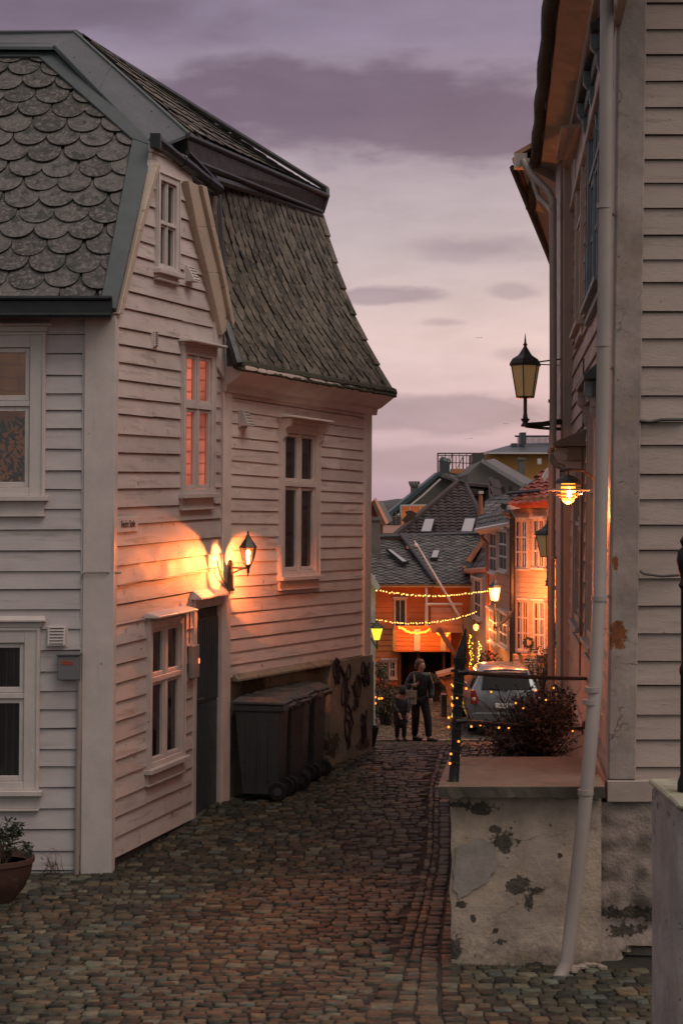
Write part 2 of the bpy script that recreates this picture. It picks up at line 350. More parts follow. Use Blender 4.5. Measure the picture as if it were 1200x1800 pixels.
def plaster(name, base, ell, patchcol, rimcol, axis='XZ', damp=None, bump=.8, bscale=26):
    """worn plaster: ell = (x, z, rx, rz) blobs in object metres where the coat has fallen off"""
    m = bpy.data.materials.new(name); m.use_nodes = True; N, L = m.node_tree.nodes, m.node_tree.links
    bs = N['Principled BSDF']; tc = N.new('ShaderNodeNewGeometry'); sp = N.new('ShaderNodeSeparateXYZ'); L.new(tc.outputs['Position'], sp.inputs[0])
    X, Z = (sp.outputs[0] if axis[0] == 'X' else sp.outputs[1]), sp.outputs[2]
    def mth(op, a, b=None, clamp=False):
        n = N.new('ShaderNodeMath'); n.operation = op; n.use_clamp = clamp
        for i, v in enumerate((a, b)):
            if v is None: continue
            if isinstance(v, (int, float)): n.inputs[i].default_value = v
            else: L.new(v, n.inputs[i])
        return n.outputs[0]
    def noise(sc, det=6, ro=.65):
        n = N.new('ShaderNodeTexNoise'); n.inputs['Scale'].default_value = sc; n.inputs['Detail'].default_value = det; n.inputs['Roughness'].default_value = ro
        L.new(tc.outputs['Position'], n.inputs['Vector']); return n.outputs[0]
    nzz = mth('ADD', mth('ADD', mth('MULTIPLY', mth('SUBTRACT', noise(6.0, 8, .75), .5), 3.6), mth('MULTIPLY', mth('SUBTRACT', noise(24.0, 4, .7), .5), 1.3)), -.12)
    msk = None
    for (x, z, rx, rz) in ell:
        a = mth('DIVIDE', mth('SUBTRACT', X, x), rx); b = mth('DIVIDE', mth('SUBTRACT', Z, z), rz)
        v = mth('SUBTRACT', 1.0, mth('SQRT', mth('ADD', mth('MULTIPLY', a, a), mth('MULTIPLY', b, b))))
        msk = v if msk is None else mth('MAXIMUM', msk, v)
    msk = mth('ADD', msk, nzz)
    hole = mth('MULTIPLY', msk, 14.0, True); rim = mth('MULTIPLY', mth('ADD', msk, .10), 14.0, True)
    def mix(fac, a, b):
        n = N.new('ShaderNodeMix'); n.data_type = 'RGBA'
        for sock, v in ((n.inputs[0], fac), (n.inputs[6], a), (n.inputs[7], b)):
            if isinstance(v, (int, float)): sock.default_value = v
            elif isinstance(v, tuple): sock.default_value = v if len(v) == 4 else v+(1,)
            else: L.new(v, sock)
        return n.outputs[2]
    n0 = noise(2.6, 7, .7)
    c = mix(mth('MULTIPLY', mth('SUBTRACT', n0, .38), 4.0, True), tuple(x*.62 for x in base), base)
    c = mix(mth('MULTIPLY', mth('SUBTRACT', noise(4.3, 8, .75), .52), 5.0, True), c, tuple(x*k for x, k in zip(base, (.80, .72, .60))))
    vo = N.new('ShaderNodeTexVoronoi'); vo.feature = 'DISTANCE_TO_EDGE'; vo.inputs['Scale'].default_value = 2.1
    wv = N.new('ShaderNodeMix'); wv.data_type = 'VECTOR'; wv.inputs[0].default_value = .22; nv = N.new('ShaderNodeTexNoise'); nv.inputs['Scale'].default_value = 5; nv.inputs['Detail'].default_value = 6
    L.new(tc.outputs['Position'], nv.inputs['Vector']); L.new(tc.outputs['Position'], wv.inputs[4]); L.new(nv.outputs['Color'], wv.inputs[5]); L.new(wv.outputs[1], vo.inputs['Vector'])
    crack = mth('MULTIPLY', mth('MULTIPLY', mth('SUBTRACT', .010, vo.outputs['Distance']), 160, True), mth('MULTIPLY', mth('SUBTRACT', noise(1.7), .50), 9, True))
    c = mix(crack, c, tuple(x*.28 for x in base))
    sml = mth('MULTIPLY', mth('SUBTRACT', noise(19, 5), .66), 22, True)
    c = mix(sml, c, (.12, .09, .07))
    # greenish-brown grime near the foot, with a ragged edge of its own
    if damp is not None:
        g = mth('MULTIPLY', mth('ADD', mth('SUBTRACT', damp, Z), mth('MULTIPLY', nzz, .35)), 2.2, True)
        c = mix(mth('MULTIPLY', g, .8), c, (.15, .12, .085))
    c = mix(mth('MULTIPLY', rim, .75), c, rimcol)
    stone = mix(mth('MULTIPLY', mth('SUBTRACT', noise(16), .35), 3, True), tuple(x*.45 for x in patchcol), patchcol)
    c = mix(hole, c, stone)
    L.new(c, bs.inputs['Base Color']); bs.inputs['Roughness'].default_value = .85
    h = mth('SUBTRACT', mth('ADD', mth('MULTIPLY', noise(bscale), .35), mth('MULTIPLY', noise(bscale*3, 4), .14)), mth('MULTIPLY', hole, mth('SUBTRACT', 1.2, mth('MULTIPLY', noise(30), 1.2))))
    b = N.new('ShaderNodeBump'); b.inputs['Strength'].default_value = bump; b.inputs['Distance'].default_value = .045
    L.new(h, b.inputs['Height']); L.new(b.outputs[0], bs.inputs['Normal']); return m

def siding(mb, fr, s0, s1, z0, z1, h, holes=(), lim=None, lip=.026, top=.006, jit=.12, wob=.005, gap=.009):
    """overlapping horizontal boards; holes = (s0,s1,z0,z1); lim(z) -> (smin, smax)"""
    z = z0
    while z < z1-1e-4:
        hh = h*(1+random.uniform(-jit, jit)); zt = min(z+hh, z1)
        if z1-zt < h*.3: zt = z1
        cuts = sorted({z, zt} | {c for a in holes for c in a[2:4] if z < c < zt})
        wl_, wr_ = random.uniform(-wob, wob), random.uniform(-wob, wob)
        for za, zb in zip(cuts[:-1], cuts[1:]):
            a0, a1 = (s0, s1) if lim is None else lim(za)
            b0, b1 = (s0, s1) if lim is None else lim(zb)
            zm = (za+zb)/2
            segs = [(0.0, 1.0)]
            L0, L1 = (a0+b0)/2, (a1+b1)/2
            if L1-L0 < .02: continue
            ivs = [(min(a0, b0), max(a1, b1))]
            for (h0, h1, hz0, hz1) in holes:
                if hz0 < zm < hz1:
                    nv = []
                    for (i0, i1) in ivs:
                        if h1 <= i0 or h0 >= i1: nv.append((i0, i1)); continue
                        if h0 > i0: nv.append((i0, h0))
                        if h1 < i1: nv.append((h1, i1))
                    ivs = nv
            for (i0, i1) in ivs:
                # butt joints so long walls are not one endless board
                pts = [i0]
                if i1-i0 > 1.3 and random.random() < .45: pts.append(random.uniform(i0+.6, i1-.6))
                pts.append(i1)
                for j0, j1 in zip(pts[:-1], pts[1:]):
                    if j1 < i1: j1 -= .003
                    A0, A1 = max(j0, a0), min(j1, a1); B0, B1 = max(j0, b0), min(j1, b1)
                    if A1-A0 < .005 and B1-B0 < .005: continue
                    if A1 < A0: A1 = A0 = (A0+A1)/2
                    if B1 < B0: B1 = B0 = (B0+B1)/2
                    oa = lip+(top-lip)*(za-z)/(zt-z); ob = lip+(top-lip)*(zb-z)/(zt-z)
                    lo = wl_ if za == z else 0; ro = wr_ if za == z else 0
                    q = fr.pt
                    g_ = gap if zb == zt else 0.0
                    v = [q(A0, za+lo, oa), q(A1, za+ro, oa), q(B1, zb-g_+wr_*.7, ob), q(B0, zb-g_+wl_*.7, ob), q(A0, za+lo, -.03), q(A1, za+ro, -.03), q(B1, zb-g_, -.03), q(B0, zb-g_, -.03), q(B1, zb+.02, -.028), q(B0, zb+.02, -.028)]
                    mb.add(v, [(0, 1, 2, 3), (4, 5, 1, 0), (0, 3, 7, 4), (1, 5, 6, 2), (3, 2, 6, 7)])
                    if g_: mb.add([v[4], v[5], v[8], v[9]], [(0, 1, 2, 3)])
        z = zt
    return mb

def clip_poly(pts, poly):
    """clip 2-D pts by a convex counter-clockwise polygon"""
    out = pts
    for i in range(len(poly)):
        a, b = poly[i], poly[(i+1) % len(poly)]
        side = lambda p: (b[0]-a[0])*(p[1]-a[1])-(b[1]-a[1])*(p[0]-a[0])
        res = []
        for j in range(len(out)):
            p, q = out[j], out[(j+1) % len(out)]; sp, sq = side(p), side(q)
            if sp >= 0: res.append(p)
            if sp*sq < 0:
                t = sp/(sp-sq); res.append((p[0]+(q[0]-p[0])*t, p[1]+(q[1]-p[1])*t))
        out = res
        if len(out) < 3: return []
    return out

def slates(mb, surf, L, H, w, ex, poly=None, pointed=False, th=.012, tilt=.03, jit=.017):
    """surf(s, t) -> (point, normal); rows of scale slates over [0,L] x [0,H]"""
    row = 0; t = -ex*.2
    while t < H+ex:
        off = (row % 2)*.5*w
        k = -1
        while k*w+off < L+w:
            c = k*w+off+random.uniform(-jit, jit); tb = t+random.uniform(-jit, jit); ww = w*.5*random.uniform(.95, .99)
            if pointed: o2 = [(-ww, ex*2.1), (-ww, ex*1.0), (-ww*.86, ex*.62), (-ww*.55, ex*.25), (-ww*.16, -ex*.02), (ww*.16, -ex*.02), (ww*.55, ex*.25), (ww*.86, ex*.62), (ww, ex*1.0), (ww, ex*2.1)]
            else:
                o2 = [(-ww, ex*1.9)]+[(-ww*math.cos(a), ex*.55-ww*.98*math.sin(a)) for a in [math.pi*i/10 for i in range(11)]]+[(ww, ex*1.9)]
            rz = random.uniform(-.025, .025) if pointed else random.uniform(-.05, .05)
            pts = [(c+x-y*rz, tb+y+x*rz) for x, y in o2]
            if poly: pts = clip_poly(pts, poly)
            if len(pts) >= 3:
                lift = random.uniform(0, .010)
                fv, bv = [], []
                for (x, y) in pts:
                    p, n = surf(x, y); f = 1-(y-tb)/(ex*1.9)
                    o = .004+tilt*max(0, min(1.2, f))+lift
                    fv.append(p+n*o); bv.append(p+n*(o-th))
                m_ = len(pts)
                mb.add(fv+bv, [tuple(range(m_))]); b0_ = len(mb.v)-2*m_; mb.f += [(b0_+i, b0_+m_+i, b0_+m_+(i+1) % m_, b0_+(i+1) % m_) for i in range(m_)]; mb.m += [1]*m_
            k += 1
        t += ex; row += 1
    return mb

def window(par, fr, s0, s1, z0, z1, cols=2, transom=.64, cw=.10, sash=.045, cornice=True, apron=.10, trim=M_TRIM, pane=None, backing='curtain',
           rows_low=1, rows_up=1, cor_h=.05, cor_o=.11, deep=.22, name='window', label=None, hood=None, glow=None, noback=False, mull=.05):
    """a window in a wall: casing (the part) > sash, pane, sill, cornice, interior. returns hole"""
    pane = pane or M_PANE
    c = MB(); o1 = .05
    c.box(fr, s0, s0+cw, z0, z1, -.02, o1); c.box(fr, s1-cw, s1, z0, z1, -.02, o1)
    c.box(fr, s0+cw, s1-cw, z1-cw, z1, -.02, o1-.003); c.box(fr, s0+cw, s1-cw, z0, z0+cw*.55, -.02, o1-.003)
    # thin outer moulding on the casing
    m_ = cw*.22
    c.box(fr, s0+.004, s0+m_, z0, z1-.004, o1, o1+.012); c.box(fr, s1-m_, s1-.004, z0, z1-.004, o1, o1+.012); c.box(fr, s0+m_, s1-m_, z1-m_, z1-.004, o1-.003, o1+.012)
    cas = c.build(name, trim, par, bevel=.004)
    if label: cas['label'] = label
    i0, i1, j0, j1 = s0+cw, s1-cw, z0+cw*.55, z1-cw
    jt = j0+(j1-j0)*transom
    a = MB(); oS = .012
    def rails(k0, k1, l0, l1):
        e_ = .004
        a.box(fr, k0+e_, k0+sash, l0+e_, l1-e_, -.02, oS+.012); a.box(fr, k1-sash, k1-e_, l0+e_, l1-e_, -.02, oS+.012)
        a.box(fr, k0+sash, k1-sash, l0+e_, l0+sash*1.1, -.02, oS+.01); a.box(fr, k0+sash, k1-sash, l1-sash, l1-e_, -.02, oS+.01)
    g = MB(); wcol = (i1-i0)/cols
    bars = MB(); nb = 0
    for ci in range(cols):
        for (l0, l1, rr) in ((j0, jt-mull*.5, rows_low), (jt+mull*.5, j1, rows_up)):
            k0, k1 = i0+ci*wcol+(0 if ci == 0 else mull*.5), i0+(ci+1)*wcol-(0 if ci == cols-1 else mull*.5)
            rails(k0, k1, l0, l1)
            g.quad(fr.pt(k0+sash*.8, l0+sash*.8, -.008), fr.pt(k1-sash*.8, l0+sash*.8, -.008), fr.pt(k1-sash*.8, l1-sash*.8, -.008), fr.pt(k0+sash*.8, l1-sash*.8, -.008))
            for r_ in range(1, rr):
                zz = l0+(l1-l0)*r_/rr; bars.box(fr, k0+sash, k1-sash, zz-.012, zz+.012, -.004, oS+.006); nb += 1
    a.box(fr, i0, i1, jt-mull*.5, jt+mull*.5, -.02, oS+.03)
    for ci in range(1, cols):
        x = i0+ci*wcol; a.box(fr, x-mull*.5, x+mull*.5, j0, jt-mull*.5, -.02, oS+.022); a.box(fr, x-mull*.5, x+mull*.5, jt+mull*.5, j1, -.02, oS+.022)
    if nb: a.v += []; a.add(bars.v, bars.f)
    a.build('sash', trim, cas, bevel=.003)
    g.build('pane', pane, cas, recalc=False)
    s_ = MB(); s_.box(fr, s0-.03, s1+.03, z0-.045, z0, -.02, o1+.05)
    if apron: s_.box(fr, s0+.01, s1-.01, z0-.045-apron, z0-.045, -.02, o1-.01); s_.box(fr, s0, s1, z0-.065-apron, z0-.045-apron, -.02, o1+.012)
    s_.build('sill', trim, cas, bevel=.004)
    if cornice:
        k = MB(); k.box(fr, s0-.015, s1+.015, z1, z1+cor_h, -.02, o1+.01)
        k.hexa([fr.pt(s0-.05, z1+cor_h, o1+cor_o), fr.pt(s1+.05, z1+cor_h, o1+cor_o), fr.pt(s1+.05, z1+cor_h, -.02), fr.pt(s0-.05, z1+cor_h, -.02)],
               [fr.pt(s0-.05, z1+cor_h+.02, o1+cor_o), fr.pt(s1+.05, z1+cor_h+.02, o1+cor_o), fr.pt(s1+.03, z1+cor_h+.06, -.02), fr.pt(s0-.03, z1+cor_h+.06, -.02)])
        k.build('cornice', hood or trim, cas, bevel=.004)
    if not noback:
        r_ = MB(); q = fr.pt; D = -deep
        x0, x1, y0, y1 = i0-.01, i1+.01, j0-.01, j1+.01
        r_.quad(q(x0, y0, D), q(x1, y0, D), q(x1, y1, D), q(x0, y1, D))
        for A in ((x0, y0, x1, y0), (x1, y0, x1, y1), (x1, y1, x0, y1), (x0, y1, x0, y0)):
            r_.quad(q(A[0], A[1], D), q(A[2], A[3], D), q(A[2], A[3], -.021), q(A[0], A[1], -.021))
        r_.build('room_behind', glow or M_ROOM, cas, recalc=False)
        if backing == 'curtain':
            cu = MB()
            for (x0, x1) in ((i0+.02, i0+(i1-i0)*.24), (i1-(i1-i0)*.24, i1-.02)):
                n = 14; vs = []
                for i in range(n+1):
                    s = x0+(x1-x0)*i/n; o = -.07+.02*math.sin(i*1.9)
                    vs += [q(s, j0+.02, o), q(s, j1-.01, o*1.0)]
                cu.add(vs, [(2*i, 2*i+2, 2*i+3, 2*i+1) for i in range(n)])
            cu.build('curtain', M_CURTAIN, cas, recalc=False)
    return (i0-.03, i1+.03, j0-.03, j1+.03)

def wall_window_px(fr, x0, x1, y0, y1, ym=None):
    """window rectangle from its photographed corners on the wall plane"""
    a = fr.hit(x0, y0); b = fr.hit(x1, ym if ym else y0); c = fr.hit(x0, y1)
    return a[0], b[0], c[1], a[1]

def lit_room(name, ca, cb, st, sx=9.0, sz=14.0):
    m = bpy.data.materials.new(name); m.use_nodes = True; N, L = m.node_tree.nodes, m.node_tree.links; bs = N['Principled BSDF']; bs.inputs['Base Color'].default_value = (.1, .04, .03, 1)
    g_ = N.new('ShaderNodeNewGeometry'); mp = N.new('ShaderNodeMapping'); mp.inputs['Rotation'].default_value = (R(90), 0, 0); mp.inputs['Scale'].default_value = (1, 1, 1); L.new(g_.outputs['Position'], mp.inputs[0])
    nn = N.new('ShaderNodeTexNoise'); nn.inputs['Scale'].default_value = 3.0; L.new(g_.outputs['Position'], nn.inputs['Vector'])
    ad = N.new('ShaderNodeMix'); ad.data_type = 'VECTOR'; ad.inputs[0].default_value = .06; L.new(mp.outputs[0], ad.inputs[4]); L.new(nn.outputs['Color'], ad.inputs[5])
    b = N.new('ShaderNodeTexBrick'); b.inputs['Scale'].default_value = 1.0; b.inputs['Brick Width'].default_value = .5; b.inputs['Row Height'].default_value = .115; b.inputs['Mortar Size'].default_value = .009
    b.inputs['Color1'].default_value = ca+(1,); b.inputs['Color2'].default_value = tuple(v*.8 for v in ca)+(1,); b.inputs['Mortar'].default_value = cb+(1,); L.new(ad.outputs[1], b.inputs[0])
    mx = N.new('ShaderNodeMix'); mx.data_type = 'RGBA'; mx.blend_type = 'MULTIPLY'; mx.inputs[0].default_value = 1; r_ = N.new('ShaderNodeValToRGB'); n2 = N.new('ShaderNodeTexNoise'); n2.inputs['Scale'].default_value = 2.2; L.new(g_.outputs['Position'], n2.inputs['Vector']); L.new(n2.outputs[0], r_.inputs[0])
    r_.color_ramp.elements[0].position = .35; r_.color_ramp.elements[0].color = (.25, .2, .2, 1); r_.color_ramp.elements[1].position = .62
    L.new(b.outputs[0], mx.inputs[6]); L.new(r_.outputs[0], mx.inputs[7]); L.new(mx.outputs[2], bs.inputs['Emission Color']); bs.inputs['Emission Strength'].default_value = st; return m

# ================================================================== HOUSE ON THE LEFT (front, gable side, long side)
A = thing('wooden_house', 'big white wooden house with fish-scale slate mansard roof, left side of the lane', 'house', (-1.5, 17.5, gz(0, 17)))
dC = 15.3
cx_ = (191-600)/FPX*dC
FF = wallframe((cx_, dC), (cx_+1, dC), k=.004, lean=.008)           # front wall, s negative to the left
uG = Vector((.31, 1, 0)).normalized()
GG = wallframe((cx_, dC), (cx_+uG.x, dC+uG.y), k=.020, lean=.008)
sGend = GG.hit(388, 836)[0]
pB0 = GG.pt(sGend, 0, 0)
uB = Vector((.4467, 1, 0)).normalized()
BB = wallframe((pB0.x, pB0.y), (pB0.x+uB.x, pB0.y+uB.y), k=-.0098, lean=.006)
sBend = BB.hit(647, 937)[0]

# --- front wall
zt = FF.hit(100, 556)[1]; zb = FF.hit(100, 1552)[1]-.05
wF1 = (FF.hit(-150, 0)[0], FF.hit(82, 700)[0], FF.hit(40, 872)[1], FF.hit(40, 584)[1])
def window_plants(par, fr, z0, z1, s0, s1):
    m_ = MB(); random.seed(41)
    for i in range(150):
        s = random.uniform(s0, s1); z = z0+(z1-z0)*random.random()**1.4; p = fr.pt(s, z, -.10+random.uniform(-.05, .04)); a = Vector((random.gauss(0, 1), random.gauss(0, .3), random.gauss(0, 1))).normalized()*random.uniform(.02, .06); b = Vector((-a.z, 0, a.x))*.35
        m_.add([p-a, p+b, p+a, p-b], [(0, 1, 2, 3)])
    m_.build('window_plant', M_LEAF, par, recalc=False)
    m_ = MB(); c = fr.hit(0, 828); n = 40; r = .21; m_.tube([fr.pt(c[0]+r*math.cos(6.2832*i/n), c[1]-.03+r*math.sin(6.2832*i/n), -.045) for i in range(n+1)], .006, 6); m_.build('window_ring', mat('pale_metal_ring', (.5, .48, .45), .4, bump=0), par)
window_plants(A, FF, FF.hit(0, 845)[1], FF.hit(0, 735)[1], FF.hit(-40, 0)[0], FF.hit(48, 0)[0])
wF2 = (FF.hit(-150, 0)[0], FF.hit(72, 1200)[0], FF.hit(40, 1388)[1], FF.hit(40, 1102)[1])
M_AMBERROOM = mat('amber_lit_room', (.10, .035, .008), .8, var=.6, nscale=5, bump=0, emit=(.9, .27, .03), estr=.05)
h1 = window(A, FF, *wF1, cw=.14, transom=.60, apron=.12, trim=M_TRIM, cor_o=.05, glow=lit_room('amber_lit_back_wall', (.9, .26, .02), (.6, .12, .01), .075), backing=None, deep=.35, label='upper front window with a ring and plants behind the glass')
h2 = window(A, FF, *wF2, cw=.14, transom=.62, apron=.12, trim=M_TRIM, cor_o=.05, backing='curtain', glow=mat('front_pane_painted_reflection', (.11, .105, .10), .9, var=.5, nscale=1.6, bump=0), deep=.14)  # grey backing painted in for the reflection on this glass
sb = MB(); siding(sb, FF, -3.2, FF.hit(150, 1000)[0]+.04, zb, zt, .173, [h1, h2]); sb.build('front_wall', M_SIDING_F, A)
# --- gable wall: lower part rectangular, upper cut by the roof slopes
def lim_px(fr, left, right, s0, s1):
    Ls = sorted([fr.hit(*p)[::-1] for p in left]); Rs = sorted([fr.hit(*p)[::-1] for p in right])
    def f(z):
        l = float(np.interp(z, [a[0] for a in Ls], [a[1] for a in Ls])); r = float(np.interp(z, [a[0] for a in Rs], [a[1] for a in Rs]))
        return (max(l, s0), min(r, s1)) if True else None
    return f
gl = lim_px(GG, [(192, 1500), (197, 560), (203, 545), (266, 285)], [(386, 1400), (386, 600), (378, 545), (334, 318)], 0.0, 9)
gt = GG.hit(300, 262)[1]
gbot = GG.hit(250, 1478)[1]-.02
wG1 = wall_window_px(GG, 315, 372, 606, 868, 622)
wG2 = wall_window_px(GG, 270, 309, 300, 472, 322)
wG3 = wall_window_px(GG, 255, 319, 1092, 1352, 1083)
M_LITPINK = lit_room('lit_room_painted_reflection', (1, .24, .14), (.50, .08, .04), .75) or mat('unused_lit', (.3, .09, .05), .8, var=.5, nscale=3, bump=0, emit=(1, .25, .10), estr=.55, streak=((2, 2, 16), .55, .03, (.03, .01, .01)))  # lit back wall with mirrored siding lines painted into its glow
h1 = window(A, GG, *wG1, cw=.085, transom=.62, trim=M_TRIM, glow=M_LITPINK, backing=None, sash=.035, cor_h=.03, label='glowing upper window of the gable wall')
h2 = window(A, GG, *wG2, cw=.075, transom=.5, trim=M_TRIM, sash=.02, mull=.022, cornice=False, apron=.04, backing=None)
h3 = window(A, GG, *wG3, cw=.085, transom=.62, trim=M_TRIM, sash=.035, cor_h=.03, deep=.12, glow=mat('gable_pane_painted_reflection', (.09, .085, .08), .9, var=.5, nscale=2, bump=0))  # grey backing paints the reflection of the lower gable panes
dr0, dr1 = GG.hit(341, 1200)[0], GG.hit(389, 1200)[0]
dz1 = GG.hit(360, 1067)[1]; dz0 = GG.hit(345, 1440)[1]-.05
hd = (dr0, dr1, -9, dz1)
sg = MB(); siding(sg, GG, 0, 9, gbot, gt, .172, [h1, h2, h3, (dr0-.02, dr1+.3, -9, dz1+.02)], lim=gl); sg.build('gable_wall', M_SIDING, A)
# foundation strip below the gable wall
fs = MB(); fs.box(GG, .05, dr0-.06, -.6, gbot, -.3, -.01); fs.build('foundation', mat('dark_foundation', (.05, .043, .036), .9, var=.3, bump=.8), A)
# corner boards
cb = MB(); w145 = FF.hit(147, 1000)[0]
cb.box(FF, w145, .035, zb-.08, zt, -.03, .045); cb.box(FF, w145-.02, w145, zb+.3, zt-.2, -.03, .03)
cb.build('corner_board', M_TRIM, A, bevel=.006)
cb2 = MB(); cb2.box(GG, -.035, GG.hit(201, 900)[0], zb+.02, GG.hit(200, 560)[1], -.03, .036); cb2.build('corner_board', M_TRIM, A, bevel=.006)
# --- door
D = MB(); D.box(GG, dr0+.004, dr1-.004, dz0, dz1-.02, -.07, -.03)
zc = GG.hit(365, 1232)[1]
nr = 13
for i in range(nr):
    x0 = dr0+.06+(dr1-dr0-.12)*i/nr; D.box(GG, x0+.012, x0+(dr1-dr0-.12)/nr-.012, zc, dz1-.12, -.03, -.008)
D.box(GG, dr0+.02, dr1-.02, dz0+.02, zc-.03, -.03, -.02)
door = D.build('door', M_DOOR, A, bevel=.004); door['label'] = 'tall blue-grey door with ribbed upper panel'
hz = GG.hit(345, 1230)[1]
hd_ = MB(); hd_.tube([GG.pt(dr0+.07, hz, -.05), GG.pt(dr0+.07, hz, .02)], .011); hd_.tube([GG.pt(dr0+.06, hz, .02), GG.pt(dr0+.2, hz, .02)], .010)
hd_.tube([GG.pt(dr0+.07, hz-.13, -.05), GG.pt(dr0+.07, hz-.13, -.02)], .022, 12)
hd_.build('handle', M_STEEL, door, smooth=True)
df = MB(); df.box(GG, dr0-.085, dr0, dz0, dz1, -.1, .035); df.box(GG, dr1, sGend+.0, dz0, dz1, -.1, .025); df.box(GG, dr0-.085, sGend, dz1, dz1+.10, -.1, .047)
df.build('door_frame', M_TRIM, A, bevel=.006)
dc = MB(); zz = dz1+.10
dc.hexa([GG.pt(dr0-.11, zz, .12), GG.pt(sGend+.02, zz, .12), GG.pt(sGend+.03, zz, -.02), GG.pt(dr0-.13, zz, -.02)],
        [GG.pt(dr0-.11, zz+.022, .12), GG.pt(sGend+.02, zz+.022, .12), GG.pt(sGend+.02, zz+.12, -.02), GG.pt(dr0-.11, zz+.12, -.02)])
dc.build('door_canopy', M_TRIM, A, bevel=.004)
# --- right barge boards of the gable
bb = MB()
def strip(mb, fr, pts_a, pts_b, o0, o1, mi=0):
    A_ = [fr.hit(*p) for p in pts_a]; B_ = [fr.hit(*p) for p in pts_b]
    for i in range(len(A_)-1):
        q = fr.pt
        mb.hexa([q(*A_[i], o1), q(*B_[i], o1), q(*B_[i], o0), q(*A_[i], o0)], [q(*A_[i+1], o1), q(*B_[i+1], o1), q(*B_[i+1], o0), q(*A_[i+1], o0)], mi)
strip(bb, GG, [(316, 318), (332, 400), (352, 480), (377, 590)], [(334, 326), (351, 400), (370, 480), (389, 575)], -.05, .09)
strip(bb, GG, [(334, 326), (351, 400), (370, 480), (389, 575)], [(343, 330), (358, 400), (376, 480), (393, 566)], -.05, .13)
bb.build('barge_board', M_WARMTRIM, A, bevel=.005)
vb = MB(); strip(vb, GG, [(197, 552), (232, 405), (266, 288)], [(205, 552), (239, 408), (271, 292)], -.05, .07); vb.build('barge_board', M_WARMTRIM, A, bevel=.004)
# eave return box between the gable and the long side
er = MB(); strip(er, GG, [(371, 566), (371, 612), (373, 640)], [(386, 572), (389, 618), (388, 668)], -.05, .045)
er.poly([BB.pt(*BB.hit(388, 572), .06), BB.pt(*BB.hit(402, 640), .06), BB.pt(*BB.hit(390, 665), .06)])
er.build('eave_return', M_TRIM, A)

# --- long side wall
zB1 = BB.hit(420, 690)[1]; zB0 = BB.hit(405, 1190)[1]
M_PANE_SKY = mat('painted_sky_reflection', (.34, .34, .32), .9, var=.35, nscale=4, bump=.3, bscale=9, vstretch=(6, 6, .6))  # sky reflection in the panes painted as a pale backing
M_GREYROOM = mat('grey_pane_backing', (.085, .08, .075), .9, var=.5, nscale=2.5, bump=0)
wB = wall_window_px(BB, 488, 557, 742, 1014, 756)
h1 = window(A, BB, *wB, cw=.11, transom=.63, trim=M_TRIM_B, cor_h=.05, cor_o=.15, sash=.04, apron=.09, glow=M_PANE_SKY, deep=.07, backing=None, label='tall white four-light window on the long side wall')
br = MB()
for s in (wB[0]-.0, wB[1]-.06):
    br = MB()
    pr = [(wB[3]+.04, .05), (wB[3]+.04, .17), (wB[3]-.04, .15), (wB[3]-.07, .10), (wB[3]-.16, .09), (wB[3]-.22, .05)]
    br.prism([BB.pt(s, z, o) for z, o in pr], BB.u*.06); br.build('cornice_bracket', M_TRIM_B, A)
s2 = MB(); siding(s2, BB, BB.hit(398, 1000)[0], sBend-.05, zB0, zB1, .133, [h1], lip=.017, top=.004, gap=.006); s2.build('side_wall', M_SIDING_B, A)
c2 = MB(); c2.box(BB, 0.0, BB.hit(400, 900)[0]+.02, gz(0, 18)-.1, zB1, -.04, .04); c2.build('corner_board', M_TRIM_B, A, bevel=.006)
c3 = MB(); c3.box(BB, BB.hit(636, 937)[0], sBend, BB.hit(640, 1160)[1], zB1+.05, -.04, .045); c3.build('corner_board', M_TRIM_B, A, bevel=.006)
# cornice with slanting soffit
co = MB(); zc0, zc1 = BB.hit(500, 716)[1]-.02, None
zfr = BB.hit(420, 690)[1]
q = BB.pt
prof = [(zfr-.02, -.03), (zfr-.02, .06), (zfr+.05, .07), (zfr+.07, .12), (zfr+.20, .30), (zfr+.24, .30), (zfr+.24, -.03)]
co.prism([q(-.0, z, o) for z, o in prof], BB.u*(sBend+.12)); co.build('cornice', M_TRIM_B, A, bevel=.004)
# masonry base
mbx = MB(); led = BB.hit(571, 1165)[0]
mbx.box(BB, .30, led, gz(0, 18)-.15, zB0-.01, -.35, -.035)
mbx.box(BB, led+.003, sBend, gz(0, 20)-.15, zB0-.01, -.35, .07)
STB = [(.0, .95, .2, .5), (-.35, 1.0, .25, .12)]
c_ = BB.pt(2.6, 0, 0)
mbase = plaster('patched_rubble_plaster', (.34, .32, .25), [(c_.y+a, gz(0, 20)+z, rx, rz) for a, z, rx, rz in
        ((-1.6, 1.1, .3, .2), (-.9, .85, .3, .1), (-.2, 1.25, .25, .1), (.1, .25, .15, .15), (.95, .15, .2, .1))], (.13, .115, .09), (.11, .09, .07), axis='YZ', damp=None)
mo = mbx.build('masonry_base', mbase, A)
